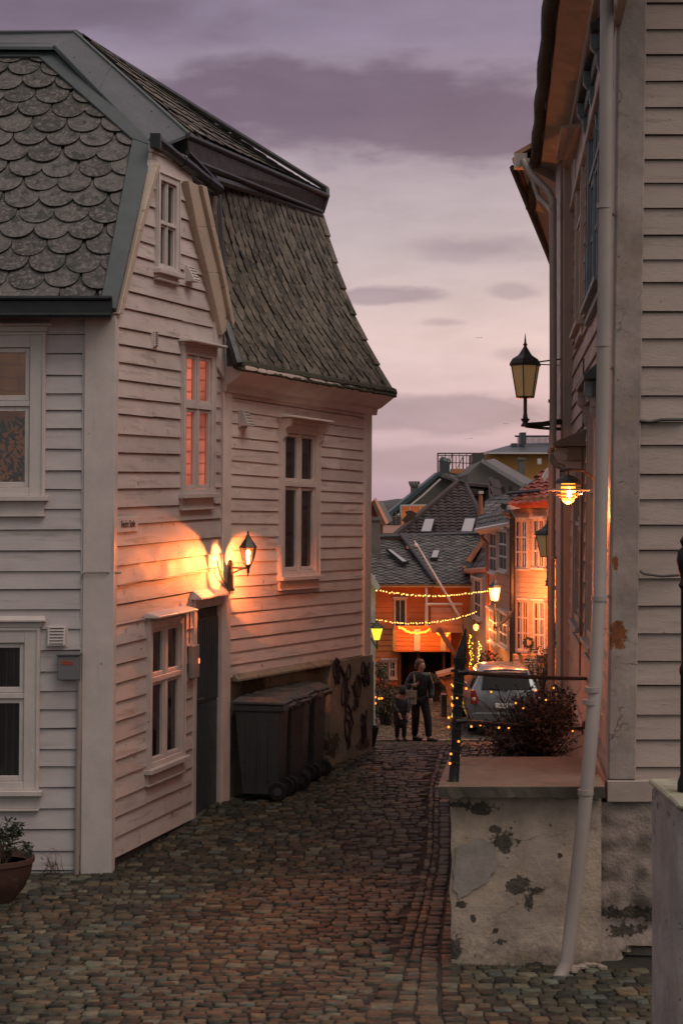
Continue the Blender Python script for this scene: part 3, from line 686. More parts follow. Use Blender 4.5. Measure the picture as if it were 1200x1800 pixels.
# worn painted scribbles on the base
gr = MB(); random.seed(3)
def scrib(c_s, c_z, w, h, n=14, r=.013):
    pts = []
    for i in range(n*6):
        t = i/(n*6)*2*math.pi
        pts.append(BB.pt(c_s+w*1.2*math.sin(t*3+c_s*5)*(.6+.4*math.cos(t*2)), c_z+h*math.cos(t*2+c_z)+.06*math.sin(t*7), .076))
    gr.tube(pts, r, 4)
sm = (led+sBend)/2
for i, (a, z, w, h) in enumerate([(sm-.2, .95, .13, .2), (sm+.12, .85, .11, .16), (sm-.1, .45, .12, .22), (sm+.35, .4, .08, .14), (sm-.45, 1.15, .1, .1), (sm+.4, 1.05, .12, .1)]):
    scrib(a, gz(0, 20)+z, w, h)
gr.build('graffiti_scribble', mat('black_spray_paint', (.02, .015, .02), .6, bump=0), mo)
lg = MB(); lg.hexa([q(.28, zB0-.05, .085), q(led, zB0-.05, .085), q(led, zB0-.05, -.03), q(.28, zB0-.05, -.03)], [q(.28, zB0-.025, .085), q(led, zB0-.025, .085), q(led, zB0+.03, .026), q(.28, zB0+.03, .026)])
lg.build('water_table_ledge', mat('stained_ledge', (.30, .25, .18), .7, var=.25, nscale=5, bump=.3, spots=(8, .55, .1), spotcol=(.14, .11, .07)), A, bevel=.004)

# --- front slope of the roof (fish-scale slates)
e0 = P(-60, 545, 15.12); vx = Vector((1, 0, 0))
z_e = P(200, 530, 15.12).z; v1 = P(268, 270, 16.24)
sl = Vector((0, v1.y-15.12, v1.z-z_e)).normalized()       # up-slope direction
nF = vx.cross(sl).normalized()
if nF.y > 0: nF = -nF
OF = Vector((P(-700, 0, 15.12).x, 15.12, z_e))
def fhit(px, py):
    d = Vector(((px-600)/FPX, 1, (HY-py)/FPX)); C = Vector((0, 0, CZ)); M_ = Matrix((vx, sl, -d)).transposed(); r = M_.inverted() @ (C-OF); return (r.x, r.y)
def surfF(s, t): return OF+vx*s+sl*t, nF
fpoly = [fhit(-600, 548), fhit(196, 548), fhit(258, 262), fhit(80, 95), fhit(-600, 104)]
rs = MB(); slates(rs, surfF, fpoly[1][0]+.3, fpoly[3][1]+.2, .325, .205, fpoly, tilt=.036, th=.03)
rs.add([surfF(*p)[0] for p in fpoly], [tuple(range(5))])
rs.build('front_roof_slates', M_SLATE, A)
# sheet-metal verge, hip bands and ridge
def slabF(mb, pix, o0, o1):
    pts = [fhit(*p) for p in pix]
    mb.prism([surfF(*p)[0]+nF*o0 for p in pts], nF*(o1-o0))
zf = MB()
slabF(zf, [(176, 548), (205, 550), (270, 262), (262, 262), (234, 252)], .0, .06)
slabF(zf, [(233, 252), (262, 262), (272, 262), (96, 84), (70, 108)], .003, .064)
slabF(zf, [(-600, 78), (96, 84), (72, 108), (-600, 104)], .006, .068)
zf.build('zinc_verge_flashing', M_ZINC, A, bevel=.006)
# upper roof: hip band, ridge band, shallow slate plane over the long side
Pa, Pb = P(96, 82, 16.95), P(270, 260, 16.3)
Pc, Pd = P(131, 57, 17.5), P(331, 236, 17.15)
P0, P1 = P(-600, 76, 16.95), P(-600, 72, 17.5)
up = MB()
th_ = Vector((0, 0, -.03))
up.prism([Pa, Pb, Pd, Pc], th_); up.prism([P0, Pa, Pc, P1], th_)
up.build('zinc_hip_flashing', M_ZINC, A)
seam = MB()
seam.tube([Pa+Vector((0, 0, .012)), Pb+Vector((0, 0, .012))], .016, 6); seam.tube([P(-600, 62, 17.5), P(131, 57, 17.5), Pd], .028, 6)
m1 = Pa.lerp(Pb, .45); m2 = Pc.lerp(Pd, .33); seam.tube([m1+Vector((0, 0, .006)), m2+Vector((0, 0, .006))], .008, 5)
for t in (.15, .3, .6, .75, .9):
    for f in (.25, .75):
        seam.ball((Pa.lerp(Pb, t)).lerp(Pc.lerp(Pd, t), f)+Vector((0, -.004, .004)), .008, 6)
seam.build('roof_seam', M_ZINC, A)
Pe = P(574, 332, 22.3); Pf = P(573, 341, 21.9)
ur = MB()
def quadsurf(a, b, c, d, bulge=0.0):
    # a-b bottom left->right, d-c top left->right ; returns surf(s,t) in metres
    Lb, Ht = (b-a).length, (d-a).length
    def f(s, t):
        x, y = s/Lb, t/Ht
        p = a.lerp(b, x).lerp(d.lerp(c, x), y)
        n = (b-a).lerp(c-d, y).cross((d-a).lerp(c-b, x)).normalized()
        return p+n*(-bulge*math.sin(math.pi*min(max(y, 0), 1))), n
    return f, Lb, Ht
sU, LU, HU = quadsurf(Pd+Vector((.02, 0, .01)), Pf, Pe+Vector((-.2, .6, .1)), Pc+Vector((.05, .1, 0)))
ur.add([sU(0, 0)[0], sU(LU, 0)[0], sU(LU, HU)[0], sU(0, HU)[0]], [(0, 1, 2, 3)])
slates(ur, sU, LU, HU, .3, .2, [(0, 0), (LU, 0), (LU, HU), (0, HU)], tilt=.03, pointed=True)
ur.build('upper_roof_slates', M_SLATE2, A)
rg = MB(); rg.tube([Pc, Pe], .035, 6); rg.build('ridge_cap', M_LEAD, A)
# dark fascia under the upper roof
fa = MB(); q1, q2 = P(333, 288, 17.2), P(560, 374, 21.9)
fa.hexa([P(330, 238, 17.1), P(575, 343, 21.85), P(575, 343, 21.85)+Vector((-.5, .25, 0)), P(330, 238, 17.1)+Vector((-.5, .25, 0))][::-1],
        [P(334, 290, 17.15), P(567, 372, 21.9), P(567, 372, 21.9)+Vector((-.5, .25, 0)), P(334, 290, 17.15)+Vector((-.5, .25, 0))][::-1])
fa.build('fascia_board', M_TAR, A, bevel=.01)
ff_ = MB()
ff_.tube([P(346, 284, 17.2), P(566, 372, 21.85)], .022, 6); ff_.tube([P(375, 314, 17.75), P(450, 338, 19.4), P(562, 378, 21.9)], .045, 6)
ff_.tube([P(330, 238, 17.08), P(576, 344, 21.83)], .03, 6); ff_.tube([P(575, 332, 22.2), P(575, 345, 21.85), P(566, 374, 21.88)], .03, 6)
ff_.build('fascia_lead_trim', M_LEAD, A, smooth=True)

# --- long side lower slope (pointed slates, slightly belled)
bA, bB_, bC, bD = P(412, 640, 17.75), P(685, 688, 21.55), P(563, 372, 22.0), P(384, 322, 18.3)
sL, LL, HL = quadsurf(bA, bB_, bC, bD, bulge=.10)
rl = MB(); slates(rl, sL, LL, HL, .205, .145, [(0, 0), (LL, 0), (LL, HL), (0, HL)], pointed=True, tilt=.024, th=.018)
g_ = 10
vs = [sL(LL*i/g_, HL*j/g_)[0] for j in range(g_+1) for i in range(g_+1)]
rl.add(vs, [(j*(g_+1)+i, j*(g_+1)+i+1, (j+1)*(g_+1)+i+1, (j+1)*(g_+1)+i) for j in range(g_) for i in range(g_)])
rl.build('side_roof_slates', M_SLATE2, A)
# verge tiles along the far edge, closing end wall of the mansard
ve = MB()
for i in range(7):
    t0, t1 = i/7*HL, (i+1.06)/7*HL
    a0, n0 = sL(LL, t0); a1, n1 = sL(LL, min(t1, HL)); ww = (bA-bB_).normalized()*.16
    ve.prism([a0+n0*.055, a1+n1*.03, a1+n1*.03+ww, a0+n0*.055+ww], -n0*.05)
ve.build('verge_slates', M_SLATE2, A)
ce = MB(); back = Vector((-2.2, .9, 0)); pts = [sL(LL, HL*j/8)[0] for j in range(9)]
ce.add(pts+[p+back for p in pts], [(i, i+1, i+10, i+9) for i in range(8)]); ce.add([bC, bC+back, Pe+back, Pe], [(0, 1, 2, 3)])
ce.build('gable_end', M_SIDING, A)
# mossy gutter on the long side
gu = MB(); N_ = 60; gp = []
for i in range(N_+1):
    p = (bA+Vector((.03, -.05, -.015))).lerp(bB_+Vector((.03, -.05, -.015)), i/N_); gp.append(p+Vector((random.uniform(-.006, .006), 0, random.uniform(-.008, .008))))
gu.tube(gp, [.062*random.uniform(.85, 1.15) for _ in gp], 8); gu.build('eaves_gutter', M_MOSS, A)
gu = MB(); gu.tube([p+Vector((.035, -.03, -.045)) for p in gp], .022, 6); gu.build('shade_dark_gutter_edge', M_MOSS, A)  # dark edge stands in for the shade band below the slates
# valley between gable and long side
va = MB(); va.tube([P(348, 300, 17.4), P(378, 345, 17.9), P(388, 470, 17.95), P(398, 570, 17.8), P(420, 640, 17.65)], [.07, .07, .06, .05, .05], 6); va.build('roof_valley', M_LEAD, A)
# gutter of the gable top with joints, and its downpipe
gg = MB(); a, b = P(272, 246, 16.1), P(384, 333, 17.6)
for i in range(5):
    p, r_ = a.lerp(b, i/5), a.lerp(b, (i+1.04)/5); gg.tube([p, r_], .062-.006*(i % 2), 8)
gg.tube([P(330, 268, 16.9), P(384, 325, 17.6)], .03, 6)
gg.box(WORLD, P(266, 0, 16.1).x, P(284, 0, 16.1).x, P(0, 262, 16.1).z, P(0, 238, 16.1).z, -16.25, -16.0)
gg.build('gable_gutter', M_BLACK, A, smooth=True)
gs = MB(); gs.prism([P(272, 262, 16.25), P(385, 345, 17.75), P(385, 345, 17.75)+Vector((-.35, .15, .02)), P(272, 262, 16.25)+Vector((-.35, .15, .02))], Vector((0, 0, .05))); gs.build('gable_soffit', M_LEAD, A)
dp = MB(); dp.tube([P(376, 345, 17.7), P(374, 365, 17.7), P(377, 420, 17.72), P(384, 470, 17.8), P(390, 520, 17.8), P(394, 560, 17.75)], .04, 10); dp.build('downpipe', mat('rusty_downpipe', (.2, .16, .13), .5, var=.3, nscale=6, bump=.2, spots=(8, .5, .1), spotcol=(.10, .055, .03)), A, smooth=True)
# front gutter
fg = MB(); zg = P(0, 552, 15.0).z
fg.box(WORLD, -5, P(198, 0, 15.0).x, zg-.015, zg+.13, -15.13, -14.98); fg.tube([Vector((-5, 14.96, zg+.135)), Vector((P(199, 0, 15).x, 14.96, zg+.135))], .022, 8); fg.tube([Vector((-5, 15.0, zg-.01)), Vector((P(197, 0, 15).x, 15.0, zg-.01))], .03, 8)
fg.build('front_gutter', M_BLACK, A, bevel=.01)
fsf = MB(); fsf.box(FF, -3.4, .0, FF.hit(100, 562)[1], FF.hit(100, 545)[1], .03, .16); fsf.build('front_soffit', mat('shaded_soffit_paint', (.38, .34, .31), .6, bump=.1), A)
# back and hidden faces so the volume is closed
bk = MB()
bk.box(WORLD, -5.2, -2.2, zb, z_e+.2, -24, -15.9); bk.build('rear_block', M_SIDING, A)
bk = MB(); xe = BB.pt(sBend, 0, 0); bk.box(local(xe), -3.4, -.02, gz(0, 22)-.3, zB1+.2, -.4, -.01); bk.build('end_wall', M_SIDING, A)
# vents
def vent(par, fr, px, py, w, h, slats=6, mat_=M_TRIM, wedge=.06):
    s, z = fr.hit(px, py); m_ = MB(); m_.box(fr, s-w/2-.02, s+w/2+.02, z-h/2-.02, z+h/2, .0, .03)
    m_.hexa([fr.pt(s-w/2, z-h/2, .03+wedge), fr.pt(s+w/2, z-h/2, .03+wedge), fr.pt(s+w/2, z-h/2, .03), fr.pt(s-w/2, z-h/2, .03)],
            [fr.pt(s-w/2, z+h/2, .05), fr.pt(s+w/2, z+h/2, .05), fr.pt(s+w/2, z+h/2, .03), fr.pt(s-w/2, z+h/2, .03)])
    o = m_.build('air_vent', mat_, par, bevel=.003)
    g = MB()
    for i in range(slats):
        zz = z-h/2+h*(i+.6)/(slats+.3); f = (zz-z+h/2)/h; oo = .03+wedge+(.02-wedge)*f
        g.box(fr, s-w/2+.015, s+w/2-.015, zz-h*.022, zz+h*.022, oo-.02, oo+.004)
    g.build('vent_slot', M_RUBBER, o)
vent(A, FF, 102, 1117, .155, .17)
vent(A, GG, 267, 596, .05*1.6, .15, 7, wedge=.02)
vent(A, GG, 327, 482, .16, .16, 5, wedge=.10)
vent(A, BB, 424, 735, .14, .17, 5, wedge=.10)
# pipe from meter box, cable
cp = MB(); x_, _ = FF.hit(142, 1200); cp.tube([FF.pt(x_-.0, FF.hit(142, 1198)[1], .05), FF.pt(x_, FF.hit(142, 1240)[1], .05), FF.pt(x_-.01, FF.hit(139, 1400)[1], .05), FF.pt(x_-.015, zb-.02, .05)], .022, 8); cp.build('cable_conduit', M_PIPE, A, smooth=True)
cw_ = MB(); cw_.tube([FF.pt(*FF.hit(146, 1018), .06), FF.pt(*FF.hit(147, 1009), .065), FF.pt(*FF.hit(153, 1006), .065), FF.pt(*FF.hit(190, 1006), .065), GG.pt(*GG.hit(202, 1007), .06)], .007, 5)
a_, b_ = GG.hit(203, 1030), GG.hit(378, 998)
cw_.tube([GG.pt(a_[0]+(b_[0]-a_[0])*t, a_[1]+(b_[1]-a_[1])*t+.01*math.sin(t*9), .032) for t in [i/20 for i in range(21)]], .008, 5)
cw_.tube([GG.pt(*GG.hit(x, y), .06) for x, y in ((372, 985), (378, 1010), (390, 1030), (402, 1038))], .010, 5)
cw_.tube([GG.pt(*GG.hit(x, y), .06) for x, y in ((322, 1050), (324, 1080), (323, 1130))], .010, 5)
cw_.build('cable', mat('grey_cable', (.2, .18, .17), .5, bump=0), A)

# --- objects fixed to that house
mbx_ = thing('meter_box', 'grey number box with red digits on the pale front wall by the corner board', 'meter box', FF.pt(*FF.hit(126, 1170), .03))
s, z = FF.hit(124, 1170); m_ = MB(); m_.box(FF, s-.095, s+.095, z-.12, z+.10, .028, .13); m_.build('case', M_WALLGREY, mbx_, bevel=.008)
m_ = MB(); m_.box(FF, s-.103, s+.103, z+.10, z+.122, .026, .145); m_.build('lid', M_WALLGREY, mbx_, bevel=.005)
def text(par, name, body, size, loc, rot, mat_, ext=.002, align='CENTER', xs=1.0):
    cu = bpy.data.curves.new(name, 'FONT'); cu.body = body; cu.size = size; cu.extrude = ext; cu.align_x = align; cu.align_y = 'CENTER'
    o = bpy.data.objects.new(name, cu); COL.objects.link(o); me = None
    dg = bpy.context.evaluated_depsgraph_get(); me = bpy.data.meshes.new_from_object(o.evaluated_get(dg)); bpy.data.objects.remove(o)
    M_ = Matrix.Translation(Vector(loc)) @ rot.to_4x4() @ Matrix.Diagonal((xs, 1, 1, 1))
    me.transform(world_m(par).inverted() @ M_); me.materials.clear(); me.materials.append(mat_)
    o = bpy.data.objects.new(name, me); COL.objects.link(o); o.parent = par; return o
def frame_rot(fr): return Matrix((fr.u.normalized(), fr.up.normalized(), fr.n)).transposed()
text(mbx_, 'digits', '10026', .052, FF.pt(s-.012, z+.035, .1335), frame_rot(FF), emis('red_digits', (.5, .03, .015), .35), xs=.92)
sg_ = thing('street_sign', 'small white street name plate with black lettering on the gable wall', 'sign', GG.pt(*GG.hit(218, 920), .03))
a, b = GG.hit(201, 920), GG.hit(237, 920); zt_, zb_ = GG.hit(218, 908)[1], GG.hit(218, 935)[1]
m_ = MB(); m_.box(GG, a[0], b[0], zb_, zt_, .026, .036); m_.build('plate', M_SIGN, sg_, bevel=.004)
text(sg_, 'lettering', 'Nedre Støle', .10, GG.pt((a[0]+b[0])/2, (zb_+zt_)/2, .0375), frame_rot(GG), M_INK, xs=.62)
# electric meter with a red lamp beside the door
eb = thing('fuse_box', 'narrow white electric box with a red pilot lamp left of the blue-grey door', 'electric box', GG.pt(*GG.hit(331, 1160), .03))
a, b = GG.hit(325, 1160)[0], GG.hit(338, 1160)[0]; zt_, zb_ = GG.hit(331, 1133)[1], GG.hit(331, 1192)[1]
m_ = MB(); m_.box(GG, a+.01, b-.01, zb_, zt_, .03, .085); m_.build('case', mat('aged_plastic_box', (.30, .27, .25), .5, bump=.02), eb, bevel=.01)
m_ = MB(); m_.ball(GG.pt(b-.03, (zb_+zt_)/2, .085), .010, 10, sz=3); m_.build('pilot_lamp', emis('red_pilot', (1, .12, .05), 3.5), eb, smooth=True)

# ================================================================== GROUND AND COBBLES
random.seed(11)
M_GROUND = mat('dark_joint_earth', (.020, .018, .014), .9, var=.5, nscale=3, bump=.5, bscale=20)
g = MB(); ys = sorted(set([y for y in GY if y > -3000]+[3+i*1.0 for i in range(75)])); xs = [-3000, -60, -12, -6, -3, 0, 3, 6, 12, 60, 3000]
ys = [-60]+ys
vs = [(x, y, gz(x, y)-.017) for y in ys for x in xs]; nx = len(xs)
g.add(vs, [(j*nx+i, j*nx+i+1, (j+1)*nx+i+1, (j+1)*nx+i) for j in range(len(ys)-1) for i in range(nx-1)])
go = g.build('ground', M_GROUND); prop(go, 'dark earth showing between the stones of the lane', 'ground', kind='structure')

PAL = [(.088, .066, .046), (.06, .05, .042), (.115, .085, .058), (.048, .045, .042), (.135, .10, .07), (.072, .052, .038), (.10, .095, .086), (.055, .046, .036),
       (.16, .12, .085), (.066, .06, .054), (.105, .072, .05), (.082, .076, .068), (.13, .075, .045), (.046, .042, .038), (.12, .105, .082), (.09, .07, .056)]
PAL = [tuple(v*k*(.48 if i % 2 else 1.25) for v, k in zip(c, (.74, .93, .86))) for i, c in enumerate(PAL)]
M_COB = mat('granite_setts', (.09, .075, .06), .55, var=.4, nscale=14, bump=.9, bscale=42, pal=PAL, island=.26, spec=.3)
def px_x(px, py_y): return (px-600)/FPX*py_y
def left_edge(y):
    return float(np.interp(y, [9, 15.2, 15.35, 17.9, 18, 21.6, 24, 37, 48, 60], [-5.2, -5.2, -2.1, -1.3, -1.3, .25, .2, .4, 1.0, 1.4]))
def right_edge(y):
    return float(np.interp(y, [9, 12.1, 12.2, 13.5, 20.5, 24, 37, 45, 60], [2.0, 2.0, .84, 1.25, 2.7, 3.2, 4.6, 4.4, 4.8]))
# the lengthwise channel of larger setts on the right: seam x as a function of y
def seam(y, k):
    base = np.interp(y, [9.5, 10.8, 12.6, 14.2, 16, 19, 24, 37], [[.13, .16, .42, .60, .80, .98, 1.5, 2.6], [.31, .32, .52, .68, .86, 1.03, 1.6, 2.8], [.47, .47, .60, .75, .92, 1.09, 1.7, 3.0], [.64, .62, .72, .86, 1.02, 1.2, 1.8, 3.2]][k])
    return float(base)
def sett(V_, F_, cx, cy, hw, hl, ang, dz, shear=0.0):
    ca, sa = math.cos(ang), math.sin(ang); b = len(V_); R_ = random.uniform
    cor = [(-hw, -hl), (hw, -hl), (hw, hl), (-hw, hl)]
    cor = [(x+R_(-.09, .09)*hw+shear*y, y+R_(-.14, .14)*hl) for x, y in cor]
    tx, ty = R_(-.03, .03), R_(-.05, .05)
    mx, my = sum(c[0] for c in cor)/4, sum(c[1] for c in cor)/4
    def put(x, y, z):
        X, Y = cx+x*ca-y*sa, cy+x*sa+y*ca; V_.append((X, Y, gz(X, Y)+z+dz+tx*x+ty*y))
    for f, z in ((1.0, -.04), (.985, -.0045), (.90, .0)):
        for x, y in cor: put(mx+(x-mx)*f, my+(y-my)*f, z)
    put(mx, my, .0015)
    for k in (0, 4):
        for i in range(4): F_.append((b+k+i, b+k+(i+1) % 4, b+k+4+(i+1) % 4, b+k+4+i))
    for i in range(4): F_.append((b+8+i, b+8+(i+1) % 4, b+12))
V_, F_ = [], []
y = 9.6; row = 0
while y < 49:
    dy_ = .098*random.uniform(.88, 1.14)*(1.0 if y < 24 else 1.25)
    ph, am = random.uniform(0, .6), .05
    x = left_edge(y)-random.uniform(0, .12)
    while True:
        w_ = random.uniform(.085, .165)*(1.0 if y < 24 else 1.2)
        cx, hy = x+w_/2, y+am*math.sin(x*1.7+y*.35)+.03*math.sin(x*4.1+y*.9)+.10*math.sin(x*.6+y*.12)
        lim = seam(hy, 0) if y < 37 else right_edge(y)
        if cx > min(lim, right_edge(y)) - w_*.35: break
        if cx > left_edge(hy)-.1:
            slope = am*1.7*math.cos(x*1.7+y*.35)+.123*math.cos(x*4.1+y*.9)
            sink = random.choice([0, 0, 0, 0, -.005, -.010])
            sett(V_, F_, cx, hy, w_/2-.007, dy_/2-.0065, slope*.8+random.uniform(-.07, .07), random.uniform(-.006, .006)+sink+.006*math.sin(x*2+y), random.uniform(-.16, .16))
        x += w_
    y += dy_; row += 1
# channel setts and the stones to the right of them
for k in range(3):
    y = 9.6+k*.07
    while y < 37:
        l_ = random.uniform(.10, .17)
        a, b = seam(y, k), seam(y, k+1); ang = math.atan((seam(y+.3, k)-seam(y, k))/.3)
        if b < right_edge(y)+.1 or y < 12.15: sett(V_, F_, (a+b)/2+random.uniform(-.008, .008), y+l_/2, (b-a)/2-random.uniform(.002, .010), l_/2-.006, -ang*.7+random.uniform(-.06, .06), random.uniform(-.010, .006)-(.008 if k == 1 else 0))
        y += l_
y = 9.6
while y < 37:
    dy_ = random.uniform(.09, .13); x = seam(y, 3)+.01
    while x < right_edge(y)+.05:
        w_ = random.uniform(.09, .15); sett(V_, F_, x+w_/2, y, w_/2-.007, dy_/2-.006, random.uniform(-.12, .12), random.uniform(-.01, .004)); x += w_
    y += dy_
c = MB(); c.v, c.f, c.m = V_, F_, [0]*len(F_)
co_ = c.build('cobbled_street', M_COB, smooth=False, recalc=False)
co_.data.polygons.foreach_set('use_smooth', [True]*len(co_.data.polygons)); co_['kind'] = 'structure'; co_['label'] = 'narrow lane paved with small worn brown and grey setts'
# kerb line where the lane breaks to the lower level
kb = MB(); x0, x1 = px_x(655, 37), px_x(885, 37)
n = 16
for i in range(n): 
    a = x0+(x1-x0)*i/n; kb.box(WORLD, a+.004, a+(x1-x0)/n-.004, gz(0, 37)-.1, gz(0, 37)+.035+random.uniform(-.006, .006), -37.25, -37.1)
ko = kb.build('kerb', mat('granite_kerb', (.15, .13, .11), .6, var=.2, nscale=5, bump=.4), bevel=.01); ko['kind'] = 'structure'

# far terrain: hill across the fjord, and water
hl = MB(); pts = []
NH = 60
for i in range(NH+1):
    X = -1500+5000*i/NH
    ztop = 26+10*math.sin(i*.55+1)+5*math.sin(i*1.7)+3*math.sin(i*3.1)
    pts.append((X, 2500+60*math.sin(i*.7), -40, ztop))
vs = []
for X, Y, a, b in pts: vs += [(X, Y-300, a), (X, Y-120, b*.62+2*math.sin(X*.02)), (X, Y, b), (X, Y+400, b-10), (X, Y+900, -40)]
hl.add(vs, [(5*i+j, 5*i+5+j, 5*i+6+j, 5*i+1+j) for i in range(NH) for j in range(4)])
ho = hl.build('hills', mat('far_wooded_hill', (.07, .075, .075), .95, var=.3, nscale=.01, bump=0), smooth=True); ho['kind'] = 'structure'

# ================================================================== HOUSE ON THE RIGHT
random.seed(21)
B_ = thing('wooden_house', 'tall cream wooden house with peeling corner board and rough plastered base on the right', 'house', (2.5, 14, gz(2, 14)))
aR, bR, dR = .80, .0933, 12.5
xR = aR+bR*(dR)-.0
xR = (1072-600)/FPX*dR
RR = wallframe((xR, dR), (xR+bR, dR+1), flip=True, k=0, lean=.012)         # facade along the lane, outward = towards -x
RF = wallframe((xR, dR), (xR+1, dR), k=.0, lean=.014)                       # front, faces the camera
sRend = RR.hit(1000, 900)[0]
z0R = RF.hit(1150, 1395)[1]; zTop = CZ+4.75
# facade windows: (s0,s1,z0,z1)
def rhit(px, py, o=0): return RR.hit(px, py, o)
sN = rhit(1044, 400)[0]; sM = rhit(1018, 400)[0]
upz0 = CZ+(900-515)/3000*15.2; upz1 = CZ+(900-70)/3000*14.1
wU = (1.55, 3.95, upz0, upz1)
wU2 = (5.0, 6.5, upz0+.02, upz1-.02)
loz1 = CZ+(900-700)/3000*15.5; loz0 = CZ-(1108-900)/3000*16.5
wL = (1.9, 3.2, loz0, loz1)
wL2 = (4.3, 5.9, loz0+.0, CZ+(900-810)/3000*18)
hs = []
hs.append(window(B_, RR, *wU, cols=3, cw=.13, trim=M_BLUE, transom=.64, cornice=False, label='blue upper window under a bracketed hood, nearest on the lane side', rows_low=2))
hs.append(window(B_, RR, *wU2, cols=2, cw=.13, trim=M_TRIM_R, transom=.64, cornice=True, cor_o=.22))
hs.append(window(B_, RR, *wL, cols=2, cw=.14, trim=M_BLUE, transom=.64, cornice=False, rows_low=2, label='dusty blue lower window behind the downpipe'))
hs.append(window(B_, RR, *wL2, cols=2, cw=.13, trim=M_BLUE, transom=.64, cornice=False, rows_low=2))
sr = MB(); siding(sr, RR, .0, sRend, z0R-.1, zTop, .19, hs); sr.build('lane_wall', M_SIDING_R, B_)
def hood(fr, s0, s1, z, o, matl, n_br, drop=.0, th=.05):
    m_ = MB(); q = fr.pt
    m_.hexa([q(s0, z-.02, o), q(s1, z-.02, o), q(s1, z-.02, .0), q(s0, z-.02, .0)], [q(s0, z+.02, o), q(s1, z+.02, o), q(s1, z+.16, .0), q(s0, z+.16, .0)])
    m_.box(fr, s0+.05, s1-.05, z-.16, z-.02, 0, o*.55)
    h_ = m_.build('window_hood', matl, B_, bevel=.006)
    for i in range(n_br):
        s = s0+.12+(s1-s0-.24)*i/(n_br-1)
        m_ = MB(); pr = [(z-.03, .0), (z-.03, o*.92), (z-.10, o*.95), (z-.17, o*.82), (z-.20, o*.6), (z-.27, o*.62), (z-.33, o*.5), (z-.38, o*.3), (z-.52, o*.22), (z-.56, 0)]
        m_.prism([q(s-.035, a, b) for a, b in pr], fr.u*.07)
        for (a, b, r_) in ((z-.12, o*.68, .045), (z-.29, o*.38, .035)): m_.tube([q(s-.05, a, b), q(s+.05, a, b)], r_, 12)
        m_.build('scroll_bracket', M_BLUE, h_, bevel=.004)
hood(RR, wU[0]-.12, wU[1]+.12, wU[3]+.06, .16, M_GREENWOOD, 3)
hood(RR, wL[0]-.12, wL[1]+.12, wL[3]+.10, .16, M_GREENWOOD, 2)
hood(RR, wL2[0]-.15, wL2[1]+.25, wL2[3]+.12, .34, M_GREENWOOD, 3)
# front wall
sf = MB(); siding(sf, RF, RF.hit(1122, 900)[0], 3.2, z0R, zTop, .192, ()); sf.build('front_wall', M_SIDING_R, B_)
# wide corner board with chipped paint showing orange primer
PRM = plaster('cream_board_with_bare_patch', (.42, .35, .315), [(RF.pt(*RF.hit(1081, 1115)).x, RF.pt(*RF.hit(1081, 1115)).z, .055, .13), (RF.pt(*RF.hit(1079, 990)).x, RF.pt(*RF.hit(1079, 990)).z, .02, .06)],
              (.30, .10, .03), (.34, .28, .24), axis='XZ', bump=.25, bscale=14)
ck = MB(); bz0 = RF.hit(1090, 1369)[1]
ck.box(RF, -.04, RF.hit(1121, 900)[0], bz0, zTop+.02, -.06, .055); ck.build('corner_board', PRM, B_, bevel=.008)
ck = MB(); ck.box(RR, -.03, .16, bz0+.002, zTop+.018, -.05, .043); ck.build('corner_board', M_TRIM_R, B_, bevel=.006)
sk = MB(); sk.box(RF, -.05, 3.2, RF.hit(1090, 1408)[1], bz0-.004, -.05, .06); sk.box(RR, -.0, sRend, RF.hit(1090, 1408)[1]+.01, bz0-.07, -.05, .05); sk.build('skirting_board', M_TRIM_R, B_, bevel=.006)
# far pilaster of the facade
pl = MB(); x0, x1 = px_x(984, 20.3), px_x(1001, 20.3)
pl.box(WORLD, x0, x1+.1, gz(2, 20)-.1, zTop+.1, -20.75, -20.3); pl.box(WORLD, x0+.03, x1+.1, gz(2, 20), zTop, -20.29, -20.2)
pl.build('end_pilaster', M_TRIM_R, B_, bevel=.008)
bk = MB(); bk.box(RR, .02, sRend, gz(2, 16)-.2, z0R-.1, -.4, -.02); bk.build('lane_foundation', mat('rough_lane_plaster', (.33, .28, .24), .9, var=.2, nscale=3, bump=.8, bscale=18), B_)
# rough plaster base of the front, swelling and ragged towards the foot
fbv, NXX, NZZ = [], 60, 50
zf1 = RF.hit(1090, 1408)[1]; zf0 = gz(2, 12.4)-.12
from mathutils import noise as mn
for j in range(NZZ+1):
    t = j/NZZ; z = zf0+(zf1-zf0)*t
    for i in range(NXX+1):
        s = -.10+1.9*i/NXX*(1); 
        left = -.165+.06*t+ (.035*mn.noise(Vector((0, t*6, 3))))-(.10*max(0, .22-t)/.22)
        s = left+(1.8-left)*i/NXX
        o = .045+.16*max(0, .25-t)/.25+.045*mn.noise(Vector((s*3.5, z*3.5, 1)))+.03*mn.noise(Vector((s*9, z*9, 5)))
        if t < .16 and s > .05: o -= .30*min(1, (s-.05)/.12)*(1 if t < .12+.05*mn.noise(Vector((s*7, 2, 2))) else .2)
        fbv.append(RF.pt(s, z, o))
fm = MB(); fm.add(fbv, [(j*(NXX+1)+i, j*(NXX+1)+i+1, (j+1)*(NXX+1)+i+1, (j+1)*(NXX+1)+i) for j in range(NZZ) for i in range(NXX)])
L0 = [fbv[j*(NXX+1)] for j in range(NZZ+1)]; fm.add(L0+[Vector(p)+Vector((.0, .5, 0)) for p in L0], [(j, j+1, NZZ+2+j, NZZ+1+j) for j in range(NZZ)])
RPL = plaster('rough_cast_plaster', (.32, .262, .228), [(RF.pt(.25, 0).x, zf0+.42, .4, .05), (RF.pt(.1, 0).x, zf0+.30, .15, .05)], (.11, .09, .07), (.2, .165, .14), damp=zf0+.42, bump=1.0, bscale=13)
fo = fm.build('plastered_base', RPL, B_, smooth=True, recalc=False)
